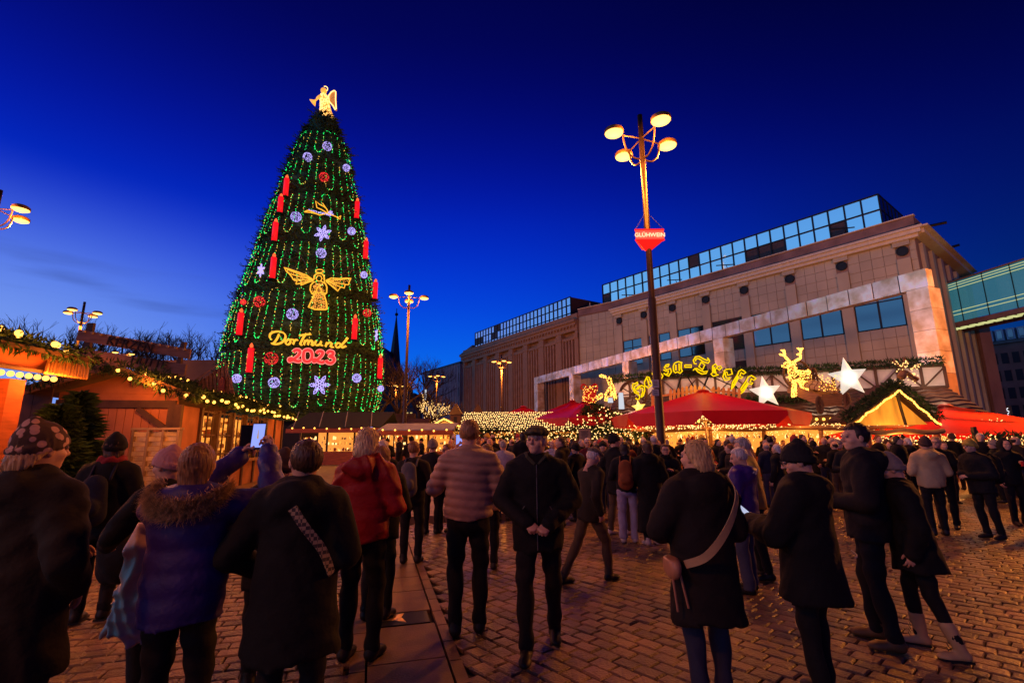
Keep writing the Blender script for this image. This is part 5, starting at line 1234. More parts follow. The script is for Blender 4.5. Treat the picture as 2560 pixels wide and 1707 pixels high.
m = MB(); m.beam(A(300, 880) + Vector((0, -.93, 0)), A(930, 790) + Vector((0, -.93, 0)), .04, .09); m.beam(A(1100, 780) + Vector((0, -.93, 0)), A(1500, 830) + Vector((0, -.93, 0)), .04, .09); m.build('rail', mt['picket'], pf)
lamp('neon_spill', A(900, 640) + Vector((0, -1.6, 0)), (1, .6, .05), 30, ns_, .5)
# glowing stars
def star(px_, py_, r, Yw, label, col, es):
    c = aty(px_, py_, Yw); R_ = r * Yw / F * 1.12; t = thing('lit_star', label, 'star', c)
    ms = bpy.data.materials.new('star_glow'); ms.use_nodes = True; n = ms.node_tree.nodes; l = ms.node_tree.links; b = n['Principled BSDF']; b.inputs['Base Color'].default_value = (.6, .6, .55, 1)
    tx = n.new('ShaderNodeTexCoord'); ln_ = n.new('ShaderNodeVectorMath'); ln_.operation = 'LENGTH'; l.new(tx.outputs['Object'], ln_.inputs[0])
    mr = n.new('ShaderNodeMapRange'); mr.interpolation_type = 'SMOOTHSTEP'; l.new(ln_.outputs['Value'], mr.inputs[0]); mr.inputs[1].default_value = 0; mr.inputs[2].default_value = R_ * .55; mr.inputs[3].default_value = es * 3.2; mr.inputs[4].default_value = es
    b.inputs['Emission Color'].default_value = (*col, 1); l.new(mr.outputs[0], b.inputs['Emission Strength']); ms.cycles.emission_sampling = 'NONE'
    m = MB(); pts = []
    for k in range(10):
        a = PI / 2 + k * PI / 5 + .12; q = R_ if k % 2 == 0 else R_ * .45; pts.append(c + Vector((math.cos(a) * q, 0, math.sin(a) * q)))
    n_ = 10; vs = [c + Vector((0, -.16, 0))] + pts + [c + Vector((0, .16, 0))]
    m.add(vs, [(0, 1 + k, 1 + (k + 1) % n_) for k in range(n_)] + [(11, 1 + (k + 1) % n_, 1 + k) for k in range(n_)]); m.build('star_shell', ms, t)
star(1914, 981, 38, 21.8, 'white glowing star right of the yellow neon sign', (.85, .95, .80), .62)
star(2121, 944, 47, 20.6, 'bigger white glowing star above the wagon, right one', (.85, .95, .80), .62)
star(1597, 1018, 17, 21, 'small yellow glowing star at the foot of the neon sign', (1, .75, .1), 1.2)
# light figures
def bulb_fig(name, label, cat, Yw, conv, segs, dens, mat='bulb', r=.026, wire='wood_dark', sc=1):
    A = planefig(conv, Yw); t = thing(name, label, cat, A(*segs[0][0])); m = MB(); w = MB()
    for a, b, q in segs:
        p0, p1 = A(*a), A(*b); R_ = (A(a[0] + q, a[1]) - p0).length; w.tube([p0, p1], R_ * .55, 6)
        for k in range(int(((p1 - p0).length + R_) * dens)):
            f = rnd.random(); v = Vector((rnd.gauss(0, 1), rnd.gauss(0, 1), rnd.gauss(0, 1))).normalized() * R_; m.octa(p0.lerp(p1, f) + v, r)
    w.build('body', mt[wire], t, smooth=True); m.build('bulbs', mt[mat], t); return t
def R6(x, y): return 1900 + x / 5.407, 840 + y / 5.407
bulb_fig('light_reindeer', 'standing reindeer of warm lights in front of the wagon wheel', 'reindeer figure', 20.8, R6,
 [((430, 380), (445, 520), 55), ((330, 395), (430, 370), 38), ((445, 530), (620, 560), 85), ((460, 600), (470, 790), 26), ((450, 700), (445, 810), 20), ((600, 620), (650, 820), 24), ((560, 620), (600, 740), 30), ((620, 500), (660, 480), 30),
  ((400, 345), (340, 280), 14), ((340, 280), (320, 190), 12), ((340, 270), (270, 245), 10), ((320, 210), (290, 190), 8), ((470, 340), (545, 300), 14), ((545, 300), (550, 175), 12), ((545, 240), (500, 250), 8), ((550, 190), (510, 165), 8), ((550, 190), (575, 165), 8)], 260)
bulb_fig('light_reindeer', 'small reindeer of warm lights left of the big cart wheel', 'reindeer figure', 23.5, lambda x, y: (1150 + x / 2.703, 480 + y / 2.703),
 [((1005, 1260), (1030, 1330), 16), ((985, 1250), (950, 1240), 9), ((1030, 1330), (1000, 1370), 26), ((960, 1370), (935, 1390), 14), ((1040, 1350), (1050, 1400), 10), ((990, 1380), (985, 1410), 10)], 170)
bulb_fig('deer_head', 'brown carved deer head with antlers and scattered lights on the gable hut', 'deer head', 17.6, R6,
 [((1900, 560), (1960, 480), 90), ((1960, 480), (2130, 590), 50), ((1930, 450), (1800, 330), 25), ((1940, 430), (1950, 290), 22), ((1960, 420), (1995, 340), 15), ((2020, 450), (2120, 420), 25), ((2120, 420), (2165, 380), 18), ((2080, 430), (2100, 385), 12), ((1880, 620), (1850, 700), 60)], 26, 'bulb_white', .026, 'wood')
gb = thing('gift_box_light', 'red wrapped gift box with big bow and lights between the parasols', 'gift box', aty(1470, 1000, 26))
c = aty(1473, 990, 26); m = MB(); m.box(c, (.6, .6, .6), Matrix.Rotation(.2, 3, 'Y')); m.build('box', mt['red_fabric'], gb)
m = MB()
for s_ in (-1, 1): m.tube(sprog([c + Vector((0, -.1, .35)), c + Vector((s_ * .3, -.1, .62)), c + Vector((s_ * .42, -.1, .4)), c + Vector((0, -.1, .33))], 4), .06, 5)
m.build('bow', mt['red_fabric'], gb)
m = MB()
for k in range(60): m.octa(c + Vector((rnd.uniform(-.4, .4), -.36, rnd.uniform(-.4, .5))), .026)
m.build('bulbs', mt['bulb'], gb)
mt['lantern'] = E('lantern_white', (.85, .9, 1.0), .75)
for k, (x, y0, y1) in enumerate(((1526, 995, 1006), (1553, 982, 1022))):
    a, b = aty(x, y0, 23), aty(x, y1, 23); t = thing('lantern', ['small white glowing lantern beside the light reindeer', 'tall white glowing lantern left of the cart wheel'][k], 'lantern', b)
    h = a.z - b.z; m = MB(); m.box(((a.x + b.x) / 2, 23, (a.z + b.z) / 2), (.22, .22, h), None, .8); m.build('body', mt['lantern'], t); m = MB(); m.box((a.x, 23, a.z + .04), (.28, .28, .06), None, .5); m.build('lid', mt['plaster_white'], t)
# wheels, wagon
def wheel(t, c, r, tilt=0, name='wheel', w=.06, sx=1.0):
    RMx = Matrix.Rotation(tilt, 3, 'Z'); P = lambda a, q: c + RMx @ Vector((math.cos(a) * q * sx, 0, math.sin(a) * q))
    m = MB(); m.tube([P(k * PI / 12, r) for k in range(24)], w, 6, True); m.ball(c, r * .14, 8, 5); wh = m.build('rim', mt['wood_dark'], t) if name == 'rim' else m.build(name, mt['wood_dark'], t)
    for k in range(10): m = MB(); m.tube([P(k * PI / 5 + .1, r * .1), P(k * PI / 5 + .1, r * .97)], w * .45, 5); m.build('spoke', mt['wood_dark'], wh)
c = aty(1583, 985, 23.2); t = thing('cart_wheel', 'dark spoked cart wheel leaning left of the neon letters', 'wheel', c); wheel(t, c, .62, 0, 'rim')
A = planefig(R6, 20.2)
wg = thing('wagon', 'old wooden hay wagon loaded with round logs on the hut roof', 'wagon', A(900, 950))
for (x, y, r, dy, sx) in ((665, 480, .62, .9, .95), (870, 560, .5, .7, .3), (745, 940, .33, -.3, .35), (1115, 900, .36, -.3, .3)): wheel(wg, A(x, y) + Vector((0, dy, 0)), r, 0, 'wheel', .05, sx)
m = MB(); p = [A(775, 800), A(1045, 775), A(1045, 940), A(790, 965)]; m.prism([tuple(q) for q in p], (0, -.3, 0), (0, -.24, 0)); m.build('tailboard', mt['wood'], wg)
for s_, (a, b) in enumerate((((600, 660), (775, 880)), ((880, 640), (1050, 860)))):
    m = MB(); m.beam(A(*a) + Vector((0, 1.2, 0)), A(*b) + Vector((0, -.25, 0)), .05, .4); m.build('sideboard', mt['wood'], wg)
for k, (x, y) in enumerate(((850, 700), (910, 700), (890, 755), (955, 745), (815, 745))):
    m = MB(); a = A(x, y) + Vector((0, -.4, 0)); b = A(x - 190, y - 190) + Vector((0, 1.4, 0)); m.tube([a, b], .10, 10); lg = m.build('log', mt['wood_pale'], wg)
    m = MB()
    for q in range(7): pq = a.lerp(b, .12 + q * .12); m.tube([pq, pq + (b - a).normalized() * .03], .108, 10)
    m.build('cord', mt['wood_dark'], lg)
m = MB()
for k in range(60): m.octa(A(rnd.uniform(660, 960), rnd.uniform(550, 760)) + Vector((0, -.6, 0)), .022)
m.build('bulbs', mt['bulb'], wg, kind='stuff')
# gable hut right
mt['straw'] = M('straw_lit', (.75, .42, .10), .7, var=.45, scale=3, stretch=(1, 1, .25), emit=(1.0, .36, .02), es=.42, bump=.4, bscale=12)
Yg = 16.5; ap_ = aty(2241, 972, Yg); le = aty(2118, 1063, Yg); re = aty(2345, 1060, Yg)
gh = thing('gabled_hut', 'rustic gabled hut of bark logs with glowing straw gable and thick warm light chain', 'market hut', (ap_.x, Yg, 0))
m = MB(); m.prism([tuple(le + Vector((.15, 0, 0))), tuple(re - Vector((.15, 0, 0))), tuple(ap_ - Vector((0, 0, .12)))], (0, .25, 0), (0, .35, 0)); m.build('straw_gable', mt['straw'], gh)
for e_ in (le, re):
    m = MB(); pts = [e_ + (ap_ - e_) * (k / 8) + Vector((0, 0, .03 * math.sin(k * 2))) for k in range(9)]; m.tube(pts, .06, 7); m.build('log_rafter', mt['bark'], gh)
    o_ = Vector((0, 1.0, 0)); m = MB(); m.hexa([e_ + Vector((0, .1, .1)), ap_ + Vector((0, .1, .12)), ap_ + o_ + Vector((0, 0, .12)), e_ + o_ + Vector((0, 0, .1)), e_ + Vector((0, .1, .2)), ap_ + Vector((0, .1, .22)), ap_ + o_ + Vector((0, 0, .22)), e_ + o_ + Vector((0, 0, .2))]); m.build('roof', mt['wood_dark'], gh)
m = MB(); garland(m, [le + Vector((-.15, -.02, .22)), ap_ + Vector((0, 0, .25)), re + Vector((.12, 0, .22))], .13, 420, .15, .015); m.build('fir_garland', mt['fir'], gh, kind='stuff')
m = MB(); m.tube([ap_ - Vector((.02, 0, .1)), Vector((ap_.x + .05, Yg, ap_.z - .7)), Vector((ap_.x + .12, Yg, le.z))], .045, 6); m.build('king_post', mt['bark'], gh)
m = MB()
for e_ in (le, re):
    n_ = 34
    for k in range(n_): f = (k + .5) / n_; m.ball(e_ + (ap_ - e_) * f + Vector((rnd.uniform(-.02, .02), -.12, -.02 - .06 * abs(math.sin(f * 9)))), .033, 7, 5)
m.build('light_chain', mt['bulb'], gh, kind='stuff')
m = MB(); m.tube([le + Vector((-.1 + k * (re.x - le.x + .2) / 10, -.05, -.22 + .04 * math.sin(k * 1.3))) for k in range(11)], .085, 8); m.build('log_beam', mt['wood'], gh)
for x in (le.x + .7, re.x - .05): m = MB(); m.tube([(x, Yg, 0), (x - .03, Yg, le.z - .25)], .08, 8); m.build('log_post', mt['wood_red'], gh)
m = MB()
for k in range(330): m.octa((rnd.uniform(le.x, re.x + 3.5), Yg + .9, 1.62 + rnd.gauss(0, .09)), .021)
tagp(m.build('fairy_lights', mt['bulb_white']), 'band of small warm fairy lights hanging along the counter under the straw gable', 'fairy lights')
lamp('gable_light', (ap_.x - .3, Yg + .0, le.z - .5), (1, .42, .08), 70, gh, .15); lamp('gable_light', (ap_.x, Yg - .5, ap_.z - .6), (1, .45, .06), 16, gh, .15)
hg = thing('garland_counter', 'long low counter hung with fir garland and small lights at the right edge', 'counter', (18, 14.5, 0))
m = MB(); m.box((17.6, 15.2, .55), (7.4, .5, 1.1)); m.build('counter', mt['wood_dark'], hg); m = MB(); garland(m, [(13.9, 14.9, 1.62), (21.4, 14.6, 1.62)], .16, 260, .2, .02); m.build('fir_garland', mt['fir'], hg, kind='stuff')
m = MB()
for k in range(280): m.octa((rnd.uniform(13.8, 21), 14.6, 1.62 + rnd.gauss(0, .1)), .02)
m.build('bulbs', mt['bulb_white'], hg, kind='stuff')
for x in (14, 16.4, 18.8, 21.2): m = MB(); m.box((x, 15.0, 1.0), (.1, .1, 2.0)); m.build('post', mt['wood_dark'], hg)
# Gluehwein sign on the lamp post
lb = atz(1605, 375, 11.2); zt = aty(1620, 583, lb.y).z; zb = aty(1620, 608, lb.y).z; zq = aty(1620, 629, lb.y).z
gs = thing('mulled_wine_sign', 'glowing red triangular sign with letters GLÜHWEIN hung round the tall lamp post', 'sign', (lb.x, lb.y, zb))
mt['sign_red'] = M('sign_red', (.6, .02, .01), .4, emit=(1.0, .015, .01), es=.95, var=.05); mt['sign_pink'] = M('sign_face', (.8, .2, .15), .4, emit=(1.0, .10, .05), es=.85, var=.1)
mt['sign_letter'] = E('sign_letter', (1.0, .62, .35), 1.7)
tri = [Vector((lb.x - .47, lb.y - .27, 0)), Vector((lb.x + .44, lb.y - .27, 0)), Vector((lb.x - .05, lb.y + .52, 0))]
m = MB(); m.prism([tuple(p) for p in tri], (0, 0, zb), (0, 0, zt)); m.build('light_box', mt['sign_pink'], gs)
m = MB(); tip = Vector((lb.x - .02, lb.y, zq - .05)); m.add([tuple(p + Vector((0, 0, zb - .002))) for p in tri] + [tuple(tip)], [(0, 1, 3), (1, 2, 3), (2, 0, 3), (0, 2, 1)]); m.build('underside', mt['sign_red'], gs)
sign_txt('GLÜHWEIN', (lb.x - .015, lb.y - .295, (zt + zb) / 2 - .02), .185, mt['sign_letter'], gs, 0, .01, 'lettering')
m = MB(); w_ = .03
for a, b in ((0, 1), (1, 2), (2, 0)):
    for z in (zt, zb): m.beam(tri[a] + Vector((0, 0, z)), tri[b] + Vector((0, 0, z)), .04, .04)
m.build('frame', mt['sign_red'], gs)
m = MB()
for p in tri: m.tube([p + Vector((0, 0, zt)), (lb.x, lb.y, zt + .75)], .008, 4)
m.build('hanger', mt['black'], gs)
for k, (y0, y1, nm) in enumerate(((948, 970, 'white paper notice taped to the tall lamp post, upper one'), (972, 990, 'white paper notice taped to the tall lamp post, lower one'))):
    a, b = aty(1638, y0, lb.y - .17), aty(1638, y1, lb.y - .17); t = thing('paper_notice', nm, 'notice', b)
    m = MB(); m.box((a.x, a.y, (a.z + b.z) / 2), (.2, .01, a.z - b.z - .02)); m.build('paper', mt['plaster_white'], t)
    m = MB()
    for q in range(3): m.box((a.x, a.y - .008, a.z - .07 - q * .05), (.12, .004, .015))
    m.build('print', mt['black'], t)
# ================================================================== bare trees
def bare(loc, h, label, lit=False, seed=1, spread=1.0, n0=5, depth=5, r0=.5):
    r = random.Random(seed); t = thing('bare_tree', label, 'tree', loc); loc = Vector(loc); m = MB(); bl = MB()
    m.tube([loc, loc + Vector((0, 0, h * .35))], [r0, r0 * .8], 7); m.build('trunk', mt['bark'], t); m = MB()
    def br(p, d, ln, rad, k):
        q = p + d * ln; mid = p.lerp(q, .5) + Vector((r.uniform(-1, 1), r.uniform(-1, 1), 0)) * ln * .08; m.tube([p, mid, q], [rad, rad * .8, rad * .6], 4 if k < 3 else 3, caps=False)
        if lit and k < 3:
            for i in range(int(ln * 12)): f = r.random(); bl.octa(p.lerp(q, f) + Vector((r.gauss(0, .06), r.gauss(0, .06), r.gauss(0, .06))), .045)
        if k < depth:
            for i in range(2 + (r.random() < .7)):
                dd = (d + Vector((r.uniform(-1, 1), r.uniform(-1, 1), r.uniform(-.35, .75))) * .62 * spread).normalized(); br(p.lerp(q, r.uniform(.6, 1)), dd, ln * r.uniform(.62, .85), rad * .6, k + 1)
    for i in range(n0):
        a = 2 * PI * i / n0 + r.random(); br(loc + Vector((0, 0, h * .33)), Vector((math.cos(a) * .6 * spread, math.sin(a) * .6 * spread, r.uniform(.6, 1.1))).normalized(), h * .2, r0 * .55, 0)
    m.build('crown', mt['bark'], t)
    if lit: 
        for k in range(60): bl.octa(loc + Vector((r.gauss(0, .14), r.gauss(0, .14), r.uniform(.6, h * .35))), .05)
        bl.build('bulbs', mt['bulb_white'], t)
    return t
def btree(px_, Yw, ytop, label, **k):
    p = aty(px_, ytop, Yw); return bare((p.x, Yw, 0), p.z * 1.3, label, **k)
btree(1078, 62, 975, 'bare tree with trunk and branches wrapped in warm white lights', lit=True, seed=9, r0=.35, n0=6, depth=4, spread=1.35)
btree(470, 75, 850, 'bare dark tree left of the Christmas tree behind the huts', seed=11, spread=1.1)
btree(385, 80, 862, 'bare dark tree behind the right half of the candle hut sign', seed=12, spread=1.1)
btree(300, 75, 838, 'bare dark tree behind the middle of the candle hut sign', seed=13, spread=1.1)
btree(190, 75, 822, 'bare dark tree left of the candle hut sign below the street lamp', seed=14, spread=1.15)
btree(1000, 80, 920, 'bare dark tree in front of the church nave', seed=15, spread=1.1)
btree(1050, 110, 915, 'bare dark tree beside the ribbed office block', seed=16, spread=1.1)
btree(950, 95, 930, 'bare dark tree hidden half behind the right edge of the Christmas tree', seed=17, spread=1.1)
# vertical blue-white neon between the trees
c0, c1 = aty(1064, 1040, 100), aty(1064, 975, 100); m = MB()
for k in range(16): m.box(c0.lerp(c1, k / 15), (.35, .1, .32 if k % 4 else .12))
tagp(m.build('neon_strip_sign', mt['lantern'], kind=None), 'thin vertical white neon sign beside the lit bare tree', 'sign')
lamp('sky_bridge_glow', FBR.P(9, -1.8, zb1 + 1.5), (.5, .9, .8), 150, br if hasattr(br, 'name') else None, .4)

for x in np.arange(1, HF.L, 4.5): lamp('attic_fill', HF.P(x, -.2, 4.2), (1, .62, .38), 85, ht_, .3)  # point lights added to brighten the half timbered attic band
bw = thing('dark_hut_wall', 'dark wooden back wall of a hut behind the fir trees at the left', 'hut', RP(5, -5, 0))
for k in range(16):
    m = MB(); rblk(m, 5.4, 5.45, -3.42 - k * .4 - .39, -3.42 - k * .4, 0, 3.1); m.build('board', mt['wood_dark'], bw)
lamp('sign_light', sgp(250, 940) + Vector((0, -.5, 0)), HC, 30, ks, .1); lamp('sign_light', sgp(400, 960) + Vector((0, -.5, 0)), HC, 26, ks, .1)
# ================================================================== people
def smin(a, b, k):
    h = np.clip(.5 + .5 * (b - a) / k, 0, 1); return b + (a - b) * h - k * h * (1 - h)
def dcap(P, a, b, ra, rb, fl=1.0, yc=0.0):
    x, y, z = P; a = np.array(a, float); b = np.array(b, float)
    if fl != 1.0: y = yc + (y - yc) / fl; a = a.copy(); b = b.copy(); a[1] = yc + (a[1] - yc) / fl; b[1] = yc + (b[1] - yc) / fl
    ab = b - a; L2 = float(ab @ ab) + 1e-9
    t = np.clip(((x - a[0]) * ab[0] + (y - a[1]) * ab[1] + (z - a[2]) * ab[2]) / L2, 0, 1)
    d = np.sqrt((x - a[0] - ab[0] * t) ** 2 + (y - a[1] - ab[1] * t) ** 2 + (z - a[2] - ab[2] * t) ** 2) - (ra + (rb - ra) * t)
    return d
def dell(P, c, r):
    x, y, z = P; q = np.sqrt(((x - c[0]) / r[0]) ** 2 + ((y - c[1]) / r[1]) ** 2 + ((z - c[2]) / r[2]) ** 2); return (q - 1) * min(r)
def surf(fn, lo, hi, h):
    ax = [np.arange(lo[i] - 2 * h, hi[i] + 2.5 * h, h) for i in range(3)]
    X, Y, Z = np.meshgrid(*ax, indexing='ij'); V = fn((X, Y, Z)); n = V.shape
    S_ = V < 0
    acc = np.zeros((n[0] - 1, n[1] - 1, n[2] - 1, 3)); cnt = np.zeros((n[0] - 1, n[1] - 1, n[2] - 1))
    E_ = []
    for axi in range(3):
        sl0 = [slice(None)] * 3; sl1 = [slice(None)] * 3; sl0[axi] = slice(0, -1); sl1[axi] = slice(1, None)
        a = V[tuple(sl0)]; b = V[tuple(sl1)]; cr = (a < 0) != (b < 0); t = np.where(cr, a / np.where(a == b, 1, a - b), 0)
        E_.append((cr, a < 0)); o = [i for i in range(3) if i != axi]
        for d0 in (0, 1):
            for d1 in (0, 1):
                s_ = [None] * 3; s_[axi] = slice(None); s_[o[0]] = slice(d0, n[o[0]] - 1 + d0); s_[o[1]] = slice(d1, n[o[1]] - 1 + d1)
                c = cr[tuple(s_)]; tt = t[tuple(s_)]; off = [0, 0, 0]; off[o[0]] = d0; off[o[1]] = d1
                cnt += c
                for i in range(3): acc[..., i] += c * (tt if i == axi else off[i])
    act = cnt > 0; idx = -np.ones(act.shape, int); idx[act] = np.arange(act.sum()); ii = np.argwhere(act)
    vs = (ii + acc[act] / cnt[act][:, None]) * h + np.array([ax[0][0], ax[1][0], ax[2][0]])
    fs = []
    for axi in range(3):
        cr, ins = E_[axi]; o = [(axi + 1) % 3, (axi + 2) % 3]; w = np.argwhere(cr); m = (w[:, o[0]] > 0) & (w[:, o[1]] > 0) & (w[:, o[0]] < n[o[0]] - 1) & (w[:, o[1]] < n[o[1]] - 1); w = w[m]
        if not len(w): continue
        q = []
        for d0, d1 in ((0, 0), (-1, 0), (-1, -1), (0, -1)):
            u = w.copy(); u[:, o[0]] += d0; u[:, o[1]] += d1; q.append(idx[u[:, 0], u[:, 1], u[:, 2]])
        q = np.stack(q, 1); fl = ~ins[w[:, 0], w[:, 1], w[:, 2]]; q[fl] = q[fl][:, ::-1]; q = q[(q >= 0).all(1)]; fs.append(q[:, ::-1] if False else q)
    return vs, np.concatenate(fs) if fs else np.zeros((0, 4), int)
def np_mesh(name, parts, mat):
    vs = np.concatenate([p[0] for p in parts]); off = 0; fl = []
    for p in parts: fl.append(p[1] + off); off += len(p[0])
    fs = np.concatenate(fl); me = bpy.data.meshes.new(name)
    me.vertices.add(len(vs)); me.vertices.foreach_set('co', vs.astype(np.float32).ravel()); me.loops.add(fs.size); me.loops.foreach_set('vertex_index', fs.astype(np.int32).ravel())
    me.polygons.add(len(fs)); me.polygons.foreach_set('loop_start', np.arange(0, fs.size, 4, dtype=np.int32)); me.polygons.foreach_set('use_smooth', np.ones(len(fs), bool))
    me.update(calc_edges=True); me.validate(); me.materials.append(mat); return me
_hc = {}
def hand_proto(kind, h):
    key = (kind, h)
    if key in _hc: return _hc[key]
    curl = {'relax': (18, 28, 22), 'grip': (52, 66, 40), 'fist': (78, 92, 60), 'point': (70, 85, 50)}[kind]
    ch = []
    for i, (y, L_) in enumerate(((.032, .070), (.011, .079), (-.011, .073), (-.031, .056))):
        c = (8, 12, 8) if (kind == 'point' and i == 0) else curl
        p = np.array([.088 - .004 * i * i * .4, y, 0.]); a = 0; sg = []
        for k, f in enumerate((.45, .31, .24)):
            a += math.radians(c[k]); q = p + np.array([math.cos(a), (.10 * (1.5 - i)) * (1 if kind == 'relax' else .3), -math.sin(a)]) * L_ * f * 1.08; sg.append((p.copy(), q.copy(), .0098 - .0009 * k, .0089 - .0009 * k)); p = q
        ch.append(sg)
    th = {'relax': ((.018, .030, -.004), (.052, .060, -.014), (.082, .066, -.024)), 'grip': ((.018, .030, -.006), (.055, .052, -.030), (.085, .030, -.045))}.get(kind, ((.018, .030, -.006), (.052, .046, -.032), (.078, .018, -.044)))
    def fn(P):
        d = smin(dell(P, (.05, 0, 0), (.056, .043, .018)), dcap(P, (-.06, 0, 0), (.02, 0, 0), .024, .026, ), .02)
        for sg in ch:
            f = None
            for a, b, r0, r1 in sg: e = dcap(P, a, b, r0, r1); f = e if f is None else np.minimum(f, e)
            d = smin(d, f, .007)
        t = np.minimum(dcap(P, th[0], th[1], .0155, .0115), dcap(P, th[1], th[2], .0115, .0095)); return smin(d, t, .009)
    r = surf(fn, (-.08, -.055, -.115), (.185, .085, .035), h); _hc[key] = r; return r
def hand_at(kind, wrist, fwd, palm, left, h):
    v, f = hand_proto(kind, h); X = Vector(fwd).normalized(); Z = -(Vector(palm) - X * Vector(palm).dot(X)).normalized(); Yv = Z.cross(X)
    v = v.copy(); 
    if left: v[:, 1] *= -1; f = f[:, ::-1]
    Mx = np.array([list(X), list(Yv), list(Z)]); return v @ Mx + np.array(wrist), f
def rot_z(v, a): c, s = math.cos(a), math.sin(a); return np.stack([v[:, 0] * c - v[:, 1] * s, v[:, 0] * s + v[:, 1] * c, v[:, 2]], 1)
def rot_x(v, a): c, s = math.cos(a), math.sin(a); return np.stack([v[:, 0], v[:, 1] * c - v[:, 2] * s, v[:, 1] * s + v[:, 2] * c], 1)
def head_fn(P, fem=False):
    d = dell(P, (0, -.014, .022), (.076, .097, .096)); d = smin(d, dell(P, (0, .022, -.044), (.055, .066, .058)), .035); d = smin(d, dell(P, (0, .060, -.082), (.024, .024, .02)), .025)
    for s in (-1, 1): d = smin(d, dell(P, (s * .040, .058, -.022), (.024, .026, .022)), .02)
    d = smin(d, dcap(P, (-.036, .080, .036), (.036, .080, .036), .010, .010), .012)
    for s in (-1, 1): d = -smin(-d, dell(P, (s * .031, .104, .014), (.018, .015, .011)), .008)
    d = smin(d, dcap(P, (0, .088, .022), (0, .112, -.018), .0075, .0125), .010); d = smin(d, dcap(P, (-.011, .101, -.021), (.011, .101, -.021), .008, .008), .008)
    d = smin(d, dcap(P, (-.018, .084, -.050), (.018, .084, -.050), .0085, .0085), .006); d = np.maximum(d, -dcap(P, (-.02, .098, -.0505), (.02, .098, -.0505), .0022, .0022))
    for s in (-1, 1): d = smin(d, dell(P, (s * .079, -.004, -.002), (.011, .021, .032)), .008)
    return smin(d, dcap(P, (0, -.018, -.05), (0, -.035, -.22), .053, .062), .03)
HAIRF = {}
def hair_fn(style):
    def fn(P):
        x, y, z = P; ang = np.arctan2(x, -(y + .02)); st = .0032 * np.sin(ang * 31 + 3 * np.sin(z * 25)) + .002 * np.sin(ang * 67 + z * 60 + 2)
        d = dell(P, (0, -.022, .034), (.088, .106, .102))
        if style == 'bald': d = np.maximum(dell(P, (0, -.022, .025), (.081, .103, .098)), z - .05)
        if style in ('bob', 'long', 'wavy'):
            bot = -.12 if style == 'bob' else -.27; d = smin(d, dcap(P, (0, -.035, .0), (0, -.055, bot + .06), .088, .10 if style == 'bob' else .105, .85, -.04), .03)
            d = np.maximum(d, bot + .012 * np.sin(ang * 9) - z); d = np.maximum(d, (y - .045) * .8 + np.minimum(z - .06, 0) * -.75 * 1.0 - .0)
        elif style == 'bun':
            d = smin(d, dell(P, (0, -.12, .03), (.04, .04, .04)), .01); d = np.maximum(d, -.06 - z)
        else: d = np.maximum(d, -.062 + np.maximum(y, -.05) * .6 - z)
        face = np.maximum(np.maximum(-(y - .030) , z - .072), -(z + .2)); d = np.maximum(d, -np.maximum(.030 - y + np.maximum(-z, 0) * .0, z - .070))
        return d + st * (1.6 if style in ('bob', 'wavy') else 1)
    return fn
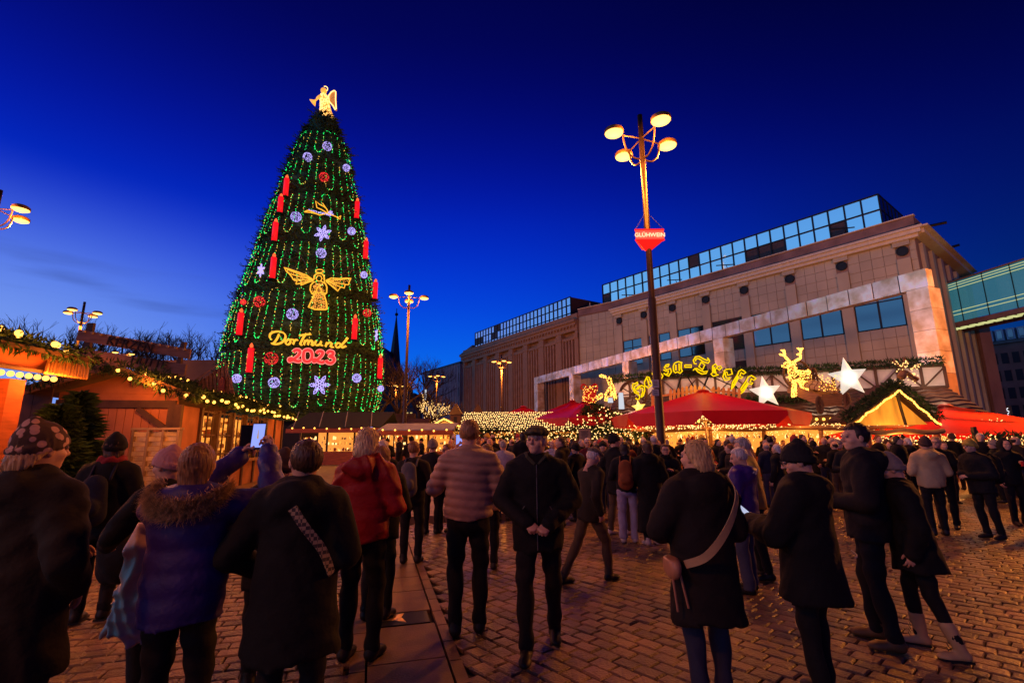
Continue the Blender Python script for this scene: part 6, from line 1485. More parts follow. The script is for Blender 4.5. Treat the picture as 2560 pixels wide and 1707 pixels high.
def person(label, foot, face, H=1.72, lod=1, coat='c_black', hem=.80, bulk=0.0, flare=.0, quilt=0, qper=.085, trous='c_trouser', wide=1.0, shoe='c_shoe', boots=False, hair='short', hairm='h_brown', hat=None, hatm='c_black', hood=None, hoodm=None, arms=('down', 'down'), hands=None, yaw=0, pitch=0, feet=None, fur=False, scarf=None, glasses=False, group=None, lean=0, res=None, name='person', fem=False, skin='skin', gloves=False, lab2=None):
    h0 = res or (.019, .028, .036)[lod]; hh = (.0085, .013, .02)[lod]; hd_ = (.0065, .010, .014)[lod]
    sc = H / 1.75; fx, fy = foot[0], foot[1]; fz = foot[2] if len(foot) > 2 else .003
    t = thing(name, label, 'person', (fx, fy, fz), math.radians(face), group); t.scale = (sc, sc, sc)
    ft = feet or ((-.10, -.02, 6), (.10, .03, -6)); rs = random.Random(hash(label) % 9999 if False else len(label) * 7 + int(fx * 100))
    ph = [rs.uniform(0, 6) for _ in range(8)]
    AP = {'down': ((.265, -.03, 1.12), (.25, .06, .88)), 'front': ((.275, .0, 1.12), (.07, .26, 1.10)), 'cup': ((.27, .03, 1.13), (.10, .27, 1.24)), 'pocket': ((.31, -.06, 1.13), (.215, .09, .97)), 'up': ((.27, .26, 1.30), (.10, .40, 1.52)), 'high': ((.30, .22, 1.48), (.14, .38, 1.78)),
          'clasp': ((.30, .0, 1.12), (.085, .22, .96)), 'back': ((.27, -.12, 1.12), (.25, .0, .90)), 'swing': ((.26, .12, 1.14), (.22, .28, .98)), 'out': ((.34, .08, 1.12), (.40, .30, .98)), 'cross': ((.27, .06, 1.12), (-.05, .24, 1.16))}
    A_ = []
    for i, a in enumerate(arms):
        e, w = AP[a] if isinstance(a, str) else a; s = -1 if i == 0 else 1
        A_.append((np.array([s * .178, -.01, 1.385]), np.array([s * e[0], e[1], e[2]]), np.array([s * w[0], w[1], w[2]])))
    legs = []
    for i, (x, y, yw) in enumerate(ft):
        s = -1 if i == 0 else 1; hip = np.array([s * .09, 0, .90]); an = np.array([x, y, .09]); kn = (hip + an) / 2 + np.array([s * .012, .035 + abs(y) * .12, .02]); legs.append((hip, kn, an))
    LN = math.tan(math.radians(lean))
    def shear(v): v = v.copy(); v[:, 1] += v[:, 2] * LN * .9; return v
    # coat
    b = bulk
    def coat_fn(P):
        x, y, z = P
        d = dcap(P, (0, 0, 1.32), (0, 0, 1.0), .185 + b, .172 + b, .70)
        d = smin(d, dcap(P, (-.115, -.012, 1.385), (.115, -.012, 1.385), .088 + b * .6, .088 + b * .6), .07)
        if hem < .98: d = smin(d, dcap(P, (0, 0, 1.0), (0, .0, hem - .02), .178 + b, .185 + b + flare, .76), .06)
        d = smin(d, dell(P, (0, -.015, 1.465), (.082 + b * .5, .080 + b * .4, .065)), .05)
        d = np.maximum(d, (hem + .012 * np.sin(x * 14 + ph[0])) - z)
        for s0, e0, w0 in A_:
            sl = np.minimum(dcap(P, s0, e0, .078 + b * .7, .062 + b * .6), dcap(P, e0, w0, .063 + b * .6, .050 + b * .4)); d = smin(d, sl, .028)
        if hood == 'back': d = smin(d, smin(dell(P, (0, -.125, 1.435), (.135, .075, .095)), dcap(P, (-.085, -.02, 1.50), (.085, -.02, 1.50), .05, .05), .06), .03)
        if hood == 'up':
            d = smin(d, np.maximum(dell(P, (0, -.03, 1.62), (.118, .135, .155)), -np.maximum(.055 - y, np.abs(z - 1.62) - .13)), .04)
        if quilt: d = d - quilt * (np.abs(np.sin((z + .018 * np.sin(x * 6 + ph[1]) + .25 * np.abs(x) * 0) * PI / qper)) - .5)
        wp1 = 1.9 * np.sin(x * 6.3 + z * 4.1 + ph[2]) + 1.3 * np.sin(y * 11 - z * 5.7 + x * 3 + ph[3]); wp2 = 1.7 * np.sin(x * 5.1 - z * 7.3 + ph[4]) + 1.2 * np.sin(y * 8 + z * 3.9 + ph[5])
        fold = .011 * (np.abs(np.sin(x * 9 + z * 7.5 + y * 4 + wp1)) - .6) * (.5 + .5 * np.sin(x * 4.7 + z * 5.9 + ph[6])) + .009 * (np.abs(np.sin(-x * 11 + z * 14 + y * 6 + wp2)) - .6) * (.5 + .5 * np.sin(z * 7.9 - x * 6 + ph[7])) + .002 * np.sin(x * 43 + y * 37 + z * 29 + wp1 * 2)
        return d + fold * (.35 if quilt > .008 else 1.45 if lod < 2 else .8)
    pts = np.array([[-.34, -.27, hem], [.34, .25, 1.56]] + [list(q) for a in A_ for q in a]); lo = pts.min(0) - .09 - b; hi = pts.max(0) + .09 + b; lo[2] = min(hem - .03, min(a[2][2] for a in A_) - .07); hi[2] = max(hi[2], 1.80 if hood == 'up' else 1.56)
    v, f = surf(coat_fn, lo, hi, h0); new_obj('coat', np_mesh('coat', [(shear(v), f)], mt[coat]), t)
    # trousers
    def tr_fn(P):
        x, y, z = P; d = dell(P, (0, -.01, .90), (.165, .125, .13))
        for hp, kn, an in legs: d = smin(d, np.minimum(dcap(P, hp, kn, .096, .070 * (1 + .3 * (wide - 1))), dcap(P, kn, an - np.array([0, 0, .0]), .070 * (1 + .3 * (wide - 1)), .056 * wide)), .02)
        d = np.maximum(d, .055 - z); return d + .005 * np.sin(z * 34 + x * 11 + ph[6] + 2 * np.sin(z * 9)) + .003 * np.sin(x * 60 + z * 21)
    zt_ = max(hem + .08, .62); zt_ = min(zt_, 1.03); al = np.array([list(q) for l in legs for q in l]); lo = al.min(0) - .14; hi = al.max(0) + .14; lo[2] = .03; hi[2] = zt_
    tf = lambda P: np.maximum(tr_fn(P), P[2] - zt_)
    v, f = surf(tf, lo, hi, h0); new_obj('trousers', np_mesh('trousers', [(shear(v), f)], mt[trous]), t)
    # shoes
    for i, (x, y, yw) in enumerate(ft):
        def sh(P): 
            d = smin(dcap(P, (0, -.025, .046), (0, .115, .034), .046, .038), dcap(P, (0, -.005, .06), (0, .0, .12) if not boots else (kx_, ky_, .27), .048, .05 if not boots else .064), .025); d = smin(d, dell(P, (0, .125, .028), (.046, .07, .032)), .02); return np.maximum(d, -P[2] + .001)
        kk = (legs[i][1] - legs[i][2]); kk = kk / kk[2] * .2; ca_, sa_ = math.cos(-math.radians(yw)), math.sin(-math.radians(yw)); kx_, ky_ = kk[0] * ca_ - kk[1] * sa_, kk[0] * sa_ + kk[1] * ca_
        v, f = surf(sh, (-.13, -.13, 0), (.13, .22, .17 if not boots else .35), .012 if lod < 2 else .022); v = rot_z(v, math.radians(yw)) + np.array([x, y, 0]); new_obj('shoe', np_mesh('shoe', [(shear(v), f)], mt[shoe]), t)
    if boots:
        for i, (x, y, yw) in enumerate(ft):
            m = MB(); m.box((0, .06, .010), (.096, .24, .018)); v = rot_z(np.array([list(q) for q in m.v]), math.radians(yw)) + np.array([x, y, 0]); me = bpy.data.meshes.new('sole'); me.from_pydata(shear(v).tolist(), [], m.f); me.materials.append(mt['black']); new_obj('sole', me, t)
    # body
    def bd(P):
        d = dcap(P, (0, 0, 1.32), (0, 0, .95), .13, .12, .7)
        for s0, e0, w0 in A_: d = smin(d, np.minimum(dcap(P, s0, e0, .045, .036), dcap(P, e0, w0, .036, .027)), .02)
        for hp, kn, an in legs: d = smin(d, np.minimum(dcap(P, hp, kn, .066, .045), dcap(P, kn, an, .045, .035)), .02)
        return smin(d, dcap(P, (0, -.02, 1.36), (0, -.02, 1.5), .055, .055), .03)
    pts = np.array([[-.15, -.1, .05], [.15, .1, 1.5]] + [list(q) for a in A_ for q in a]); parts = []
    v, f = surf(bd, pts.min(0) - .06, pts.max(0) + .06, .036); parts.append((shear(v), f))
    hv, hf = surf(head_fn, (-.1, -.12, -.2), (.1, .135, .125), hh)
    def head_place(v):
        v = rot_z(rot_x(v, math.radians(pitch)), math.radians(yaw)); v = v + np.array([0, .012, 1.622]); return shear(v)
    parts.append((head_place(hv), hf))
    hk = hands or ('relax', 'relax')
    for i, (s0, e0, w0) in enumerate(A_):
        fw = Vector(w0 - e0).normalized(); s = -1 if i == 0 else 1
        kind = hk[i]; palm = Vector((-s, 0, 0)) if abs(fw.z) > .7 else Vector((-s * .5, -.0, -.8))
        if kind == 'phone': kind = 'grip'; palm = Vector((-s * .4, -1, .2)); fw = (fw + Vector((0, 0, .6))).normalized()
        if kind == 'hold': kind = 'grip'; palm = Vector((-s, 0, 0))
        v, f = hand_at(kind, w0 - np.array(fw) * .005, fw, palm, i == 0, hd_ if lod < 2 else .012); parts.append((shear(v), f))
    new_obj('body', np_mesh('body', parts, mt[skin if not gloves else skin]), t)
    # hair
    if hair:
        hfn = hair_fn(hair); v, f = surf(hfn, (-.115, -.17, {'bob': -.14, 'long': -.30, 'wavy': -.24}.get(hair, -.09)), (.115, .11, .15), hh * 1.1)
        if hat: v[:, 2] = np.where(v[:, 2] > .06, .06 + (v[:, 2] - .06) * .5, v[:, 2])
        new_obj('hair', np_mesh('hair', [(head_place(v), f)], mt[hairm]), t)
    if hat:
        def hf_(P):
            x, y, z = P
            if hat == 'beanie': d = dell(P, (0, -.018, .045), (.096, .113, .105)); d = smin(d, dcap(P, (0, -.06, .13), (0, -.05, .15), .03, .02), .04); d = np.maximum(d, -.012 + y * .35 - z); d = smin(d, np.maximum(np.abs(dell(P, (0, -.018, .02), (.097, .115, .1))) - .009, np.maximum(z - .05 - y * .3, .0 + y * .35 - z - .0)), .01)
            elif hat == 'bobble': d = smin(np.maximum(dell(P, (0, -.018, .045), (.096, .113, .105)), -.012 + y * .35 - z), dell(P, (0, -.03, .17), (.035, .035, .035)), .01)
            elif hat == 'cap': d = smin(np.maximum(dell(P, (0, -.015, .076), (.094, .120, .058)), .050 - z), np.maximum(dell(P, (0, .09, .064), (.068, .058, .018)), .052 - z), .02)
            elif hat == 'fedora': d = smin(np.maximum(dell(P, (0, -.015, .06), (.092, .108, .095)), .04 - z), dell(P, (0, -.0, .045), (.15, .165, .012)), .015)
            return d + .0022 * np.sin(np.arctan2(x, y) * (44 if hat in ('beanie', 'bobble') else 11))
        v, f = surf(hf_, (-.16 if hat == 'fedora' else -.11, -.17, -.04), (.16 if hat == 'fedora' else .11, .17, .22), hh * 1.1); new_obj('hat', np_mesh('hat', [(head_place(v), f)], mt[hatm]), t)
    if lod < 2 and not (hood == 'up'):
        for s in (-1, 1):
            m = MB(); m.ball((s * .031, .0845, .014), .0125, 8, 6); v = head_place(np.array(m.v)); me = bpy.data.meshes.new('eye'); me.from_pydata(v.tolist(), [], m.f); me.materials.append(mt['eye']); new_obj('eye', me, t)
    if glasses:
        m = MB()
        for s in (-1, 1): m.tube([(s * .033 + .023 * math.cos(q * PI / 6), .108, .012 + .018 * math.sin(q * PI / 6)) for q in range(12)], .0022, 4, True); m.tube([(s * .056, .106, .016), (s * .082, .0, .014)], .002, 4)
        m.tube([(-.01, .109, .014), (.01, .109, .014)], .002, 4); v = head_place(np.array([list(p) for p in m.v])); me = bpy.data.meshes.new('glasses'); me.from_pydata(v.tolist(), [], m.f); me.materials.append(mt['black']); new_obj('glasses', me, t)
    if scarf:
        def sf_(P): x, y, z = P; d = np.sqrt((np.sqrt((x / 1.0) ** 2 + ((y + .01) / .95) ** 2) - .088) ** 2 + ((z - 1.50) * .8) ** 2) - .036; return d + .006 * np.sin(np.arctan2(x, y) * 7 + z * 60)
        v, f = surf(sf_, (-.14, -.15, 1.44), (.14, .13, 1.56), .013); new_obj('scarf', np_mesh('scarf', [(shear(v), f)], mt[scarf]), t)
    if fur:
        m = MB()
        for k in range(15000):
            a = rs.uniform(-.25, PI + .25) + PI; r_ = 1 + rs.gauss(0, .07); p = Vector((math.cos(a) * .19 * r_, -.03 + math.sin(a) * .175 * r_, 1.475 + math.sin(a) * .075 + rs.gauss(0, .026)))
            d = Vector((math.cos(a), math.sin(a), rs.uniform(-.6, .7))) + Vector((rs.uniform(-.6, .6), rs.uniform(-.6, .6), rs.uniform(-.5, .5))); d.normalize(); q = p + d * rs.uniform(.03, .06); s_ = d.cross(Vector((0, 0, 1))).normalized() * .0022; m.add([p - s_, p + s_, q], [(0, 1, 2)])
        v = shear(np.array([list(p) for p in m.v])); me = bpy.data.meshes.new('fur_trim'); me.from_pydata(v.tolist(), [], m.f); me.materials.append(mt['fur']); o = new_obj('fur_trim', me, t); o['kind'] = 'stuff'
    return t
def cloth(n, col, rough=.85, var=.18, bump=.35, bs=14, **k): mt[n] = M(n, col, rough, var=var, scale=5, bump=bump * 1.6, bscale=bs, spec=.3, **k)
cloth('c_black', (.0055, .005, .0055)); cloth('c_black2', (.009, .008, .009)); cloth('c_navy', (.016, .018, .04)); cloth('c_brown', (.014, .009, .007)); cloth('c_olive', (.024, .018, .011)); cloth('c_darkgreen', (.03, .026, .016))
cloth('c_purple', (.035, .020, .15), .5); cloth('c_violet', (.05, .018, .16), .45); cloth('c_tan', (.42, .25, .16), .5); cloth('c_red', (.30, .008, .010), .55); cloth('c_beige', (.48, .33, .16), .6); cloth('c_yellow', (.50, .33, .05), .6); cloth('c_grey', (.13, .12, .12)); cloth('c_white', (.5, .45, .45)); cloth('c_bordeaux', (.12, .012, .015)); cloth('c_blue', (.03, .05, .16)); cloth('c_rust', (.25, .07, .02))
cloth('c_trouser', (.008, .007, .008)); cloth('c_jeans', (.05, .055, .10)); cloth('c_jeans2', (.03, .03, .055)); cloth('c_palej', (.34, .30, .40)); cloth('c_khaki', (.09, .06, .035))
cloth('c_shoe', (.02, .014, .012), .5, bump=.1); cloth('c_whiteshoe', (.55, .45, .42), .5, bump=.1); cloth('c_brownshoe', (.16, .08, .03), .5, bump=.1); cloth('c_bootcream', (.50, .33, .16), .6, bump=.1)
for n_, c_ in (('h_brown', (.07, .032, .014)), ('h_dark', (.018, .011, .009)), ('h_blonde', (.50, .30, .12)), ('h_lightblonde', (.62, .42, .20)), ('h_grey', (.36, .31, .28)), ('h_white', (.6, .52, .46)), ('h_red', (.22, .07, .02)), ('h_goldbrown', (.26, .12, .045))):
    mt[n_] = M(n_, c_, .5, var=.45, scale=60, stretch=(1, 1, .06), bump=.5, bscale=70)
mt['skin'] = M('skin', (.66, .36, .23), .55, var=.08, scale=20, spec=.35); mt['eye'] = M('eye', (.25, .17, .13), .2, var=0, spec=.6); mt['fur'] = M('fur', (.55, .36, .18), .8, var=.5, scale=30, isl=.4)
mt['hat_spots'] = M('hat_knit', (.14, .09, .06), .9, var=.1); cloth('c_pinkhat', (.55, .27, .25)); cloth('c_blackhat', (.012, .011, .012)); cloth('c_capgreen', (.06, .055, .03)); cloth('c_capgrey', (.16, .12, .09)); cloth('c_greyhat', (.25, .2, .17)); cloth('c_redscarf', (.32, .03, .035)); cloth('c_whitehat', (.5, .42, .36)); cloth('c_khat', (.08, .04, .03))
# spotted beanie material
t_ = mt['hat_spots'].node_tree; b_ = t_.nodes['Principled BSDF']; tx = t_.nodes.new('ShaderNodeTexCoord'); vo = t_.nodes.new('ShaderNodeTexVoronoi'); vo.inputs['Scale'].default_value = 22; t_.links.new(tx.outputs['Object'], vo.inputs[0])
cr_ = t_.nodes.new('ShaderNodeValToRGB'); cr_.color_ramp.elements[0].position = .40; cr_.color_ramp.elements[0].color = (.62, .36, .27, 1); cr_.color_ramp.elements[1].position = .46; cr_.color_ramp.elements[1].color = (.085, .05, .032, 1); t_.links.new(vo.outputs['Distance'], cr_.inputs[0]); t_.links.new(cr_.outputs[0], b_.inputs['Base Color'])
def local(t, x, y, z):   # point in a person's frame -> world
    return wmat(t) @ Matrix.Diagonal((1, 1, 1, 1)) @ Vector((x, y, z))
def phone(label, c, yaw, tilt=0, w=.075, h=.155, lit='screen', case='black', face='back'):
    t = thing('phone', label, 'phone', c); RM = Matrix.Rotation(yaw, 3, 'Z') @ Matrix.Rotation(tilt, 3, 'X')
    m = MB(); m.box(c, (w, .009, h), RM); m.build('case', mt[case], t)
    m = MB(); m.box(Vector(c) + RM @ Vector((0, -.0052, .004)), (w - .008, .002, h - .022), RM); m.build('screen', mt[lit], t); return t
# ================================================================== the people in the foreground
def G(px_, py_): p = atz(px_, py_, .003); return (p.x, p.y)
def at_head(px_, py_, Y, hat=0):   # foot point and height from the head's place
    p = aty(px_, py_, Y); return (p.x, Y), max(1.5, min(1.92, p.z - (.035 if hat else .012)))
def zat(px_, py_, Y): return aty(px_, py_, Y).z
def strap(label, t, pts, w, mat, name='bag strap', thick=.006):
    o = thing('bag_strap', label, 'bag strap', local(t, *pts[0])); P = sprog([local(t, *p) for p in pts], 6); m = MB(); ctr = local(t, 0, 0, pts[0][2])
    L_, R_ = [], []
    for i, p in enumerate(P):
        d = (P[min(i + 1, len(P) - 1)] - P[max(i - 1, 0)]).normalized(); out = (p - Vector((ctr.x, ctr.y, p.z))).normalized(); s_ = d.cross(out).normalized() * w / 2; L_.append(p - s_); R_.append(p + s_)
    vs = []; fs = []
    for i in range(len(P)):
        out = (P[i] - Vector((ctr.x, ctr.y, P[i].z))).normalized() * thick; vs += [L_[i], R_[i], R_[i] + out, L_[i] + out]
    for i in range(len(P) - 1): a = 4 * i; fs += [(a, a + 1, a + 5, a + 4), (a + 1, a + 2, a + 6, a + 5), (a + 2, a + 3, a + 7, a + 6), (a + 3, a, a + 4, a + 7)]
    m.add(vs, fs); m.build('webbing', mt[mat], o); return o
def backpack(label, t, mat, y=-.24, z=1.22, s=1.0):
    o = thing('backpack', label, 'backpack', local(t, 0, y, z)); 
    def f_(P): d = dcap(P, (0, 0, -.14), (0, -.01, .12), .13, .11, .62); d = smin(d, dell(P, (0, -.09, -.08), (.10, .05, .09)), .02); return d
    v, f = surf(f_, (-.16, -.16, -.3), (.16, .12, .26), .02); v = v * s; a = t.rotation_euler.z; c, s_ = math.cos(a), math.sin(a); v = np.stack([v[:, 0] * c - v[:, 1] * s_, v[:, 0] * s_ + v[:, 1] * c, v[:, 2]], 1)
    new_obj('pack', np_mesh('pack', [(v, f)], mt[mat]), o)
    m = MB(); q = [local(t, s2 * .09, yy, zz) for s2 in (-1,) for yy, zz in ((y + .05, z + .16), (-.06, 1.49), (.10, 1.40))]; m.tube(sprog(q, 5), .014, 5); q = [local(t, s2 * .09, yy, zz) for s2 in (1,) for yy, zz in ((y + .05, z + .16), (-.06, 1.49), (.10, 1.40))]; m.tube(sprog(q, 5), .014, 5); m.build('straps', mt[mat], o, smooth=True)
    return o
# 1 left edge, spotted beanie
f, H = at_head(114, 1047, 2.6, 1)
p1 = person('person at the left edge in long dark coat and beanie with pale spots', f, -6, H, 0, 'c_olive', hem=.60, bulk=.04, flare=.05, quilt=.004, qper=.19, trous='c_jeans2', hair='bob', hairm='h_blonde', hat='beanie', hatm='hat_spots', arms=('front', 'pocket'), yaw=-14, hood='back')
# 2 red scarf
f, H = at_head(292, 1080, 5.2, 1)
p2 = person('person in black beanie and thick red scarf, dark jacket, standing before the orange hut', f, 14, H, 1, 'c_black2', hem=.74, bulk=.02, trous='c_trouser', hair='wavy', hairm='h_brown', hat='beanie', hatm='c_blackhat', scarf='c_redscarf', arms=('front', 'front'), yaw=20, boots=True)
backpack('flat dark backpack on the person with the red scarf', p2, 'c_navy', z=1.15)
# 3 pink beanie
f, H = at_head(445, 1132, 3.7, 1)
p3 = person('person in pale pink beanie and black coat bending left beside the fur hood coat', f, 75, 1.66, 0, 'c_black', hem=.76, bulk=.02, trous='c_trouser', shoe='c_brownshoe', hair='short', hairm='h_grey', hat='beanie', hatm='c_pinkhat', glasses=True, pitch=-4, yaw=8, arms=(((.30, .10, 1.16), (.16, .32, 1.06)), 'down'), lean=3, hands=('hold', 'relax'))
# plastic bag in the hand
b0 = aty(372, 1285, 3.1); pb = thing('plastic_bag', 'crumpled translucent white plastic carrier bag hanging between two people at the left', 'bag', b0)
def bag_fn(P):
    x, y, z = P; zz = -z; w = .02 + .16 * np.clip(zz / .62, 0, 1) ** .8; d = np.sqrt((x + .03 * np.sin(zz * 9)) ** 2 + (y * 1.6) ** 2) - w; d = np.maximum(d, np.maximum(zz - .66 - .03 * np.sin(x * 20), -zz)); wq = 2 * np.sin(z * 11 + x * 9) + 1.5 * np.sin(y * 17 - z * 6); return d * .7 + .022 * (np.abs(np.sin(x * 26 + z * 6 + wq)) - .5) + .014 * (np.abs(np.sin(z * 25 - x * 19 + wq)) - .5)
v, f_ = surf(bag_fn, (-.24, -.14, -.72), (.24, .14, .02), .012); v = v + np.array([b0.x, b0.y, b0.z])
mt['plastic'] = M('plastic_bag', (.85, .52, .36), .35, var=.15, scale=8, spec=.5)
me = np_mesh('bag_body', [(v - np.array(pb.location), f_)], mt['plastic']); new_obj('bag_body', me, pb)
rb_ = aty(292, 1392, 4.6); t = thing('shoulder_bag', 'dark bulging travel bag hanging beside the person with the red scarf', 'bag', rb_)
v, f_ = surf(lambda P: dell(P, (0, 0, 0), (.17, .12, .24)) + .008 * np.sin(P[0] * 30 + P[2] * 22), (-.2, -.15, -.28), (.2, .15, .28), .02); new_obj('bag_body', np_mesh('bag_body', [(v, f_)], mt['c_black2']), t)
m = MB(); m.tube(sprog([rb_ + Vector((-.1, 0, .2)), rb_ + Vector((-.02, .0, .36)), rb_ + Vector((.1, 0, .2))], 5), .012, 5); m.build('handle', mt['black'], t)
# 4 fur hood woman
f, H = at_head(500, 1116, 2.85)
p4 = person('woman in purple blue coat with fur trimmed hood and long hair raising a phone', f, 4, H + .03, 0, 'c_purple', hem=.80, bulk=.03, quilt=.012, qper=.12, res=.015, trous='c_trouser', hair='long', hairm='h_goldbrown', fur=True, pitch=12, yaw=8, arms=(((.22, .25, 1.38), (-.02, .45, 1.66)), ((.40, .12, 1.40), (.24, .38, 1.68))), hands=('hold', 'phone'))
ph = local(p4, .13, .46, 1.79); phone('big phone held up showing the lit Christmas tree on its screen', ph, 0, -.1, .088, .175)
t = bpy.data.objects[-1] if False else None
m = MB(); m.box(ph + Vector((0, -.0075, .015)), (.012, .002, .06), None, .2); tagp(m.build('phone_picture', M('tree_picture', (.1, .1, .05), emit=(.9, .6, .2), es=.5, var=.5, scale=60)), 'tiny picture of the Christmas tree glowing on the raised phone', 'screen picture')
cs_ = thing('phone_cover', 'open dark phone cover flap left of the raised phone', 'phone cover', ph + Vector((-.085, 0, 0))); m = MB(); m.box(ph + Vector((-.082, .01, -.01)), (.078, .006, .17), Matrix.Rotation(.5, 3, 'Z')); m.build('flap', mt['black'], cs_)
# 5 big black coat
f, H = at_head(765, 1094, 2.85)
p5_ = person('big person in long black coat with patterned bag strap across the back, brown hair, glasses', f, 2, H, 0, 'c_black', hem=.62, bulk=.035, flare=.05, trous='c_black2', hair='short', hairm='h_brown', hood='back', glasses=True, yaw=38, pitch=8, arms=(((.36, -.02, 1.12), (.20, .22, .98)), 'front'))
mt['strap_pattern'] = M('strap_pattern', (.42, .30, .16), .6, var=0); t_ = mt['strap_pattern'].node_tree; ck = t_.nodes.new('ShaderNodeTexChecker'); ck.inputs['Scale'].default_value = 55; ck.inputs['Color1'].default_value = (.45, .33, .18, 1); ck.inputs['Color2'].default_value = (.06, .045, .035, 1); tx = t_.nodes.new('ShaderNodeTexCoord'); t_.links.new(tx.outputs['Object'], ck.inputs[0]); t_.links.new(ck.outputs[0], t_.nodes['Principled BSDF'].inputs['Base Color'])
strap('broad bag strap with diamond pattern across the big black coat', p5_, [(.05, -.245, 1.40), (.12, -.235, 1.30), (.20, -.19, 1.18), (.235, -.13, 1.05)], .045, 'strap_pattern')
# 6
f, H = at_head(705, 1118, 3.9, 1)
person('person in dark knitted hat and brown coat half hidden by the big black coat', f, 28, H, 1, 'c_brown', hem=.7, bulk=.02, quilt=.006, hair='short', hairm='h_dark', hat='beanie', hatm='c_khat', yaw=35, glasses=True, arms=('front', 'front'))
# 7 red
ft_ = G(893, 1650)
p7 = person('woman in bright red quilted coat with short fair shaggy hair, seen from behind', ft_, -10, zat(893, 1068, ft_[1]) - .01, 0, 'c_red', hem=.88, bulk=.015, quilt=.004, qper=.10, res=.014, trous='c_trouser', hair='bob', hairm='h_lightblonde', hood='back', arms=('front', 'front'), yaw=-5)
# 8
ft_ = (-1.36, 5.2)
p8 = person('woman in black coat and long brown hair just right of the red coat', ft_, -8, 1.66, 1, 'c_black', hem=.80, bulk=.025, trous='c_trouser', hair='long', hairm='h_goldbrown', hood='back', arms=('front', 'front'))
# 9 tan puffer
ft_ = G(1168, 1585)
p9 = person('man in tan quilted puffer jacket with short grey brown hair photographing with a phone', ft_, 5, zat(1187, 1048, ft_[1]) - .01, 0, 'c_tan', hem=.92, bulk=.02, quilt=.013, qper=.072, res=.013, trous='c_trouser', hair='short', hairm='h_goldbrown', arms=(((.30, .06, 1.16), (.10, .34, 1.45)), 'front'), hands=('phone', 'relax'), yaw=6)
ph = aty(1149, 1104, ft_[1] + .38); phone('phone held by the man in the tan puffer jacket', ph, 0, 0, .078, .155)
# 10 cap man
ft_ = G(1350, 1632)
p10 = person('old man in dark flat cap and black coat facing the camera, hands clasped low', ft_, 176, zat(1365, 1056, ft_[1]) - .035, 0, 'c_black', hem=.76, bulk=.025, trous='c_trouser', hair='bald', hairm='h_goldbrown', hat='cap', hatm='c_capgreen', yaw=-22, pitch=4, arms=(((.30, .0, 1.15), (.085, .24, .99)), ((.30, .0, 1.15), (.075, .22, 1.0))), hands=('fist', 'fist'), feet=((-.12, -.30, 4), (.10, .12, -4)))
m = MB(); m.tube([local(p10, 0, .135 + .045 * math.sin((1.45 - z) * 2), z) for z in np.arange(1.44, .78, -.05)], .004, 4); m.build('zip', mt['c_grey'], p10)
for sx in (-1, 1): m = MB(); m.tube([local(p10, sx * .015, .115, 1.44), local(p10, sx * .075, .10, 1.50), local(p10, sx * .09, .03, 1.53)], .016, 6); m.build('collar_edge', mt['c_capgreen'], p10)
m = MB(); m.tube([local(p10, sx * .10 + k * .02 * sx, .165, 1.12 - k * .03) for sx in (1,) for k in range(3)], .004, 4); m.tube([local(p10, -.10 - k * .02, .165, 1.12 - k * .03) for k in range(3)], .004, 4); m.build('pocket_seam', mt['wire'], p10)
# 11 walker
p11 = person('person in grey flat cap and dark coat striding past behind the cap man, bent forward', (.86, 6.4), -62, 1.60, 1, 'c_olive', hem=.78, bulk=.01, trous='c_khaki', hair='short', hairm='h_white', hat='cap', hatm='c_capgrey', lean=9, pitch=-18, feet=((-.09, -.28, 0), (.09, .34, 0)), arms=('swing', 'back'), skin='skin')
# 12 middle group
pa_ = person('tall man in black beanie and black coat looking right beside the red backpack', (1.93, 9.4), -55, 1.80, 1, 'c_black', hem=.7, bulk=.02, hat='beanie', hatm='c_blackhat', hair='short', hairm='h_dark', arms=('pocket', 'pocket'), yaw=-25, trous='c_khaki', shoe='c_whiteshoe', feet=((-.1, -.1, 0), (.1, .12, 0)))
pb_ = person('woman with dark hair, rust red backpack and pale trousers stepping left', (1.96, 8.7), -15, 1.66, 1, 'c_black2', hem=.86, hair='long', hairm='h_dark', trous='c_palej', wide=1.3, shoe='c_whiteshoe', arms=('front', 'front'))
backpack('rust red backpack on the woman in pale trousers', pb_, 'c_rust', z=1.2)
pc_ = person('woman in ankle long black coat and white trainers with long brown hair', (2.30, 8.5), 4, 1.68, 1, 'c_black', hem=.22, bulk=.03, flare=.04, hair='long', hairm='h_brown', shoe='c_whiteshoe', hood='back', arms=('front', 'front'))
person('smiling woman with glasses facing the camera behind the ankle long coat', (2.82, 9.2), 168, 1.62, 1, 'c_black2', hem=.75, hair='bun', hairm='h_brown', glasses=True, scarf='c_black', arms=('cup', 'down'))
person('white haired man in wine red jacket facing the camera left of the beanie man', (1.9, 12.6), 172, 1.74, 1, 'c_bordeaux', hem=.85, hair='short', hairm='h_white', glasses=True, arms=('cup', 'front'))
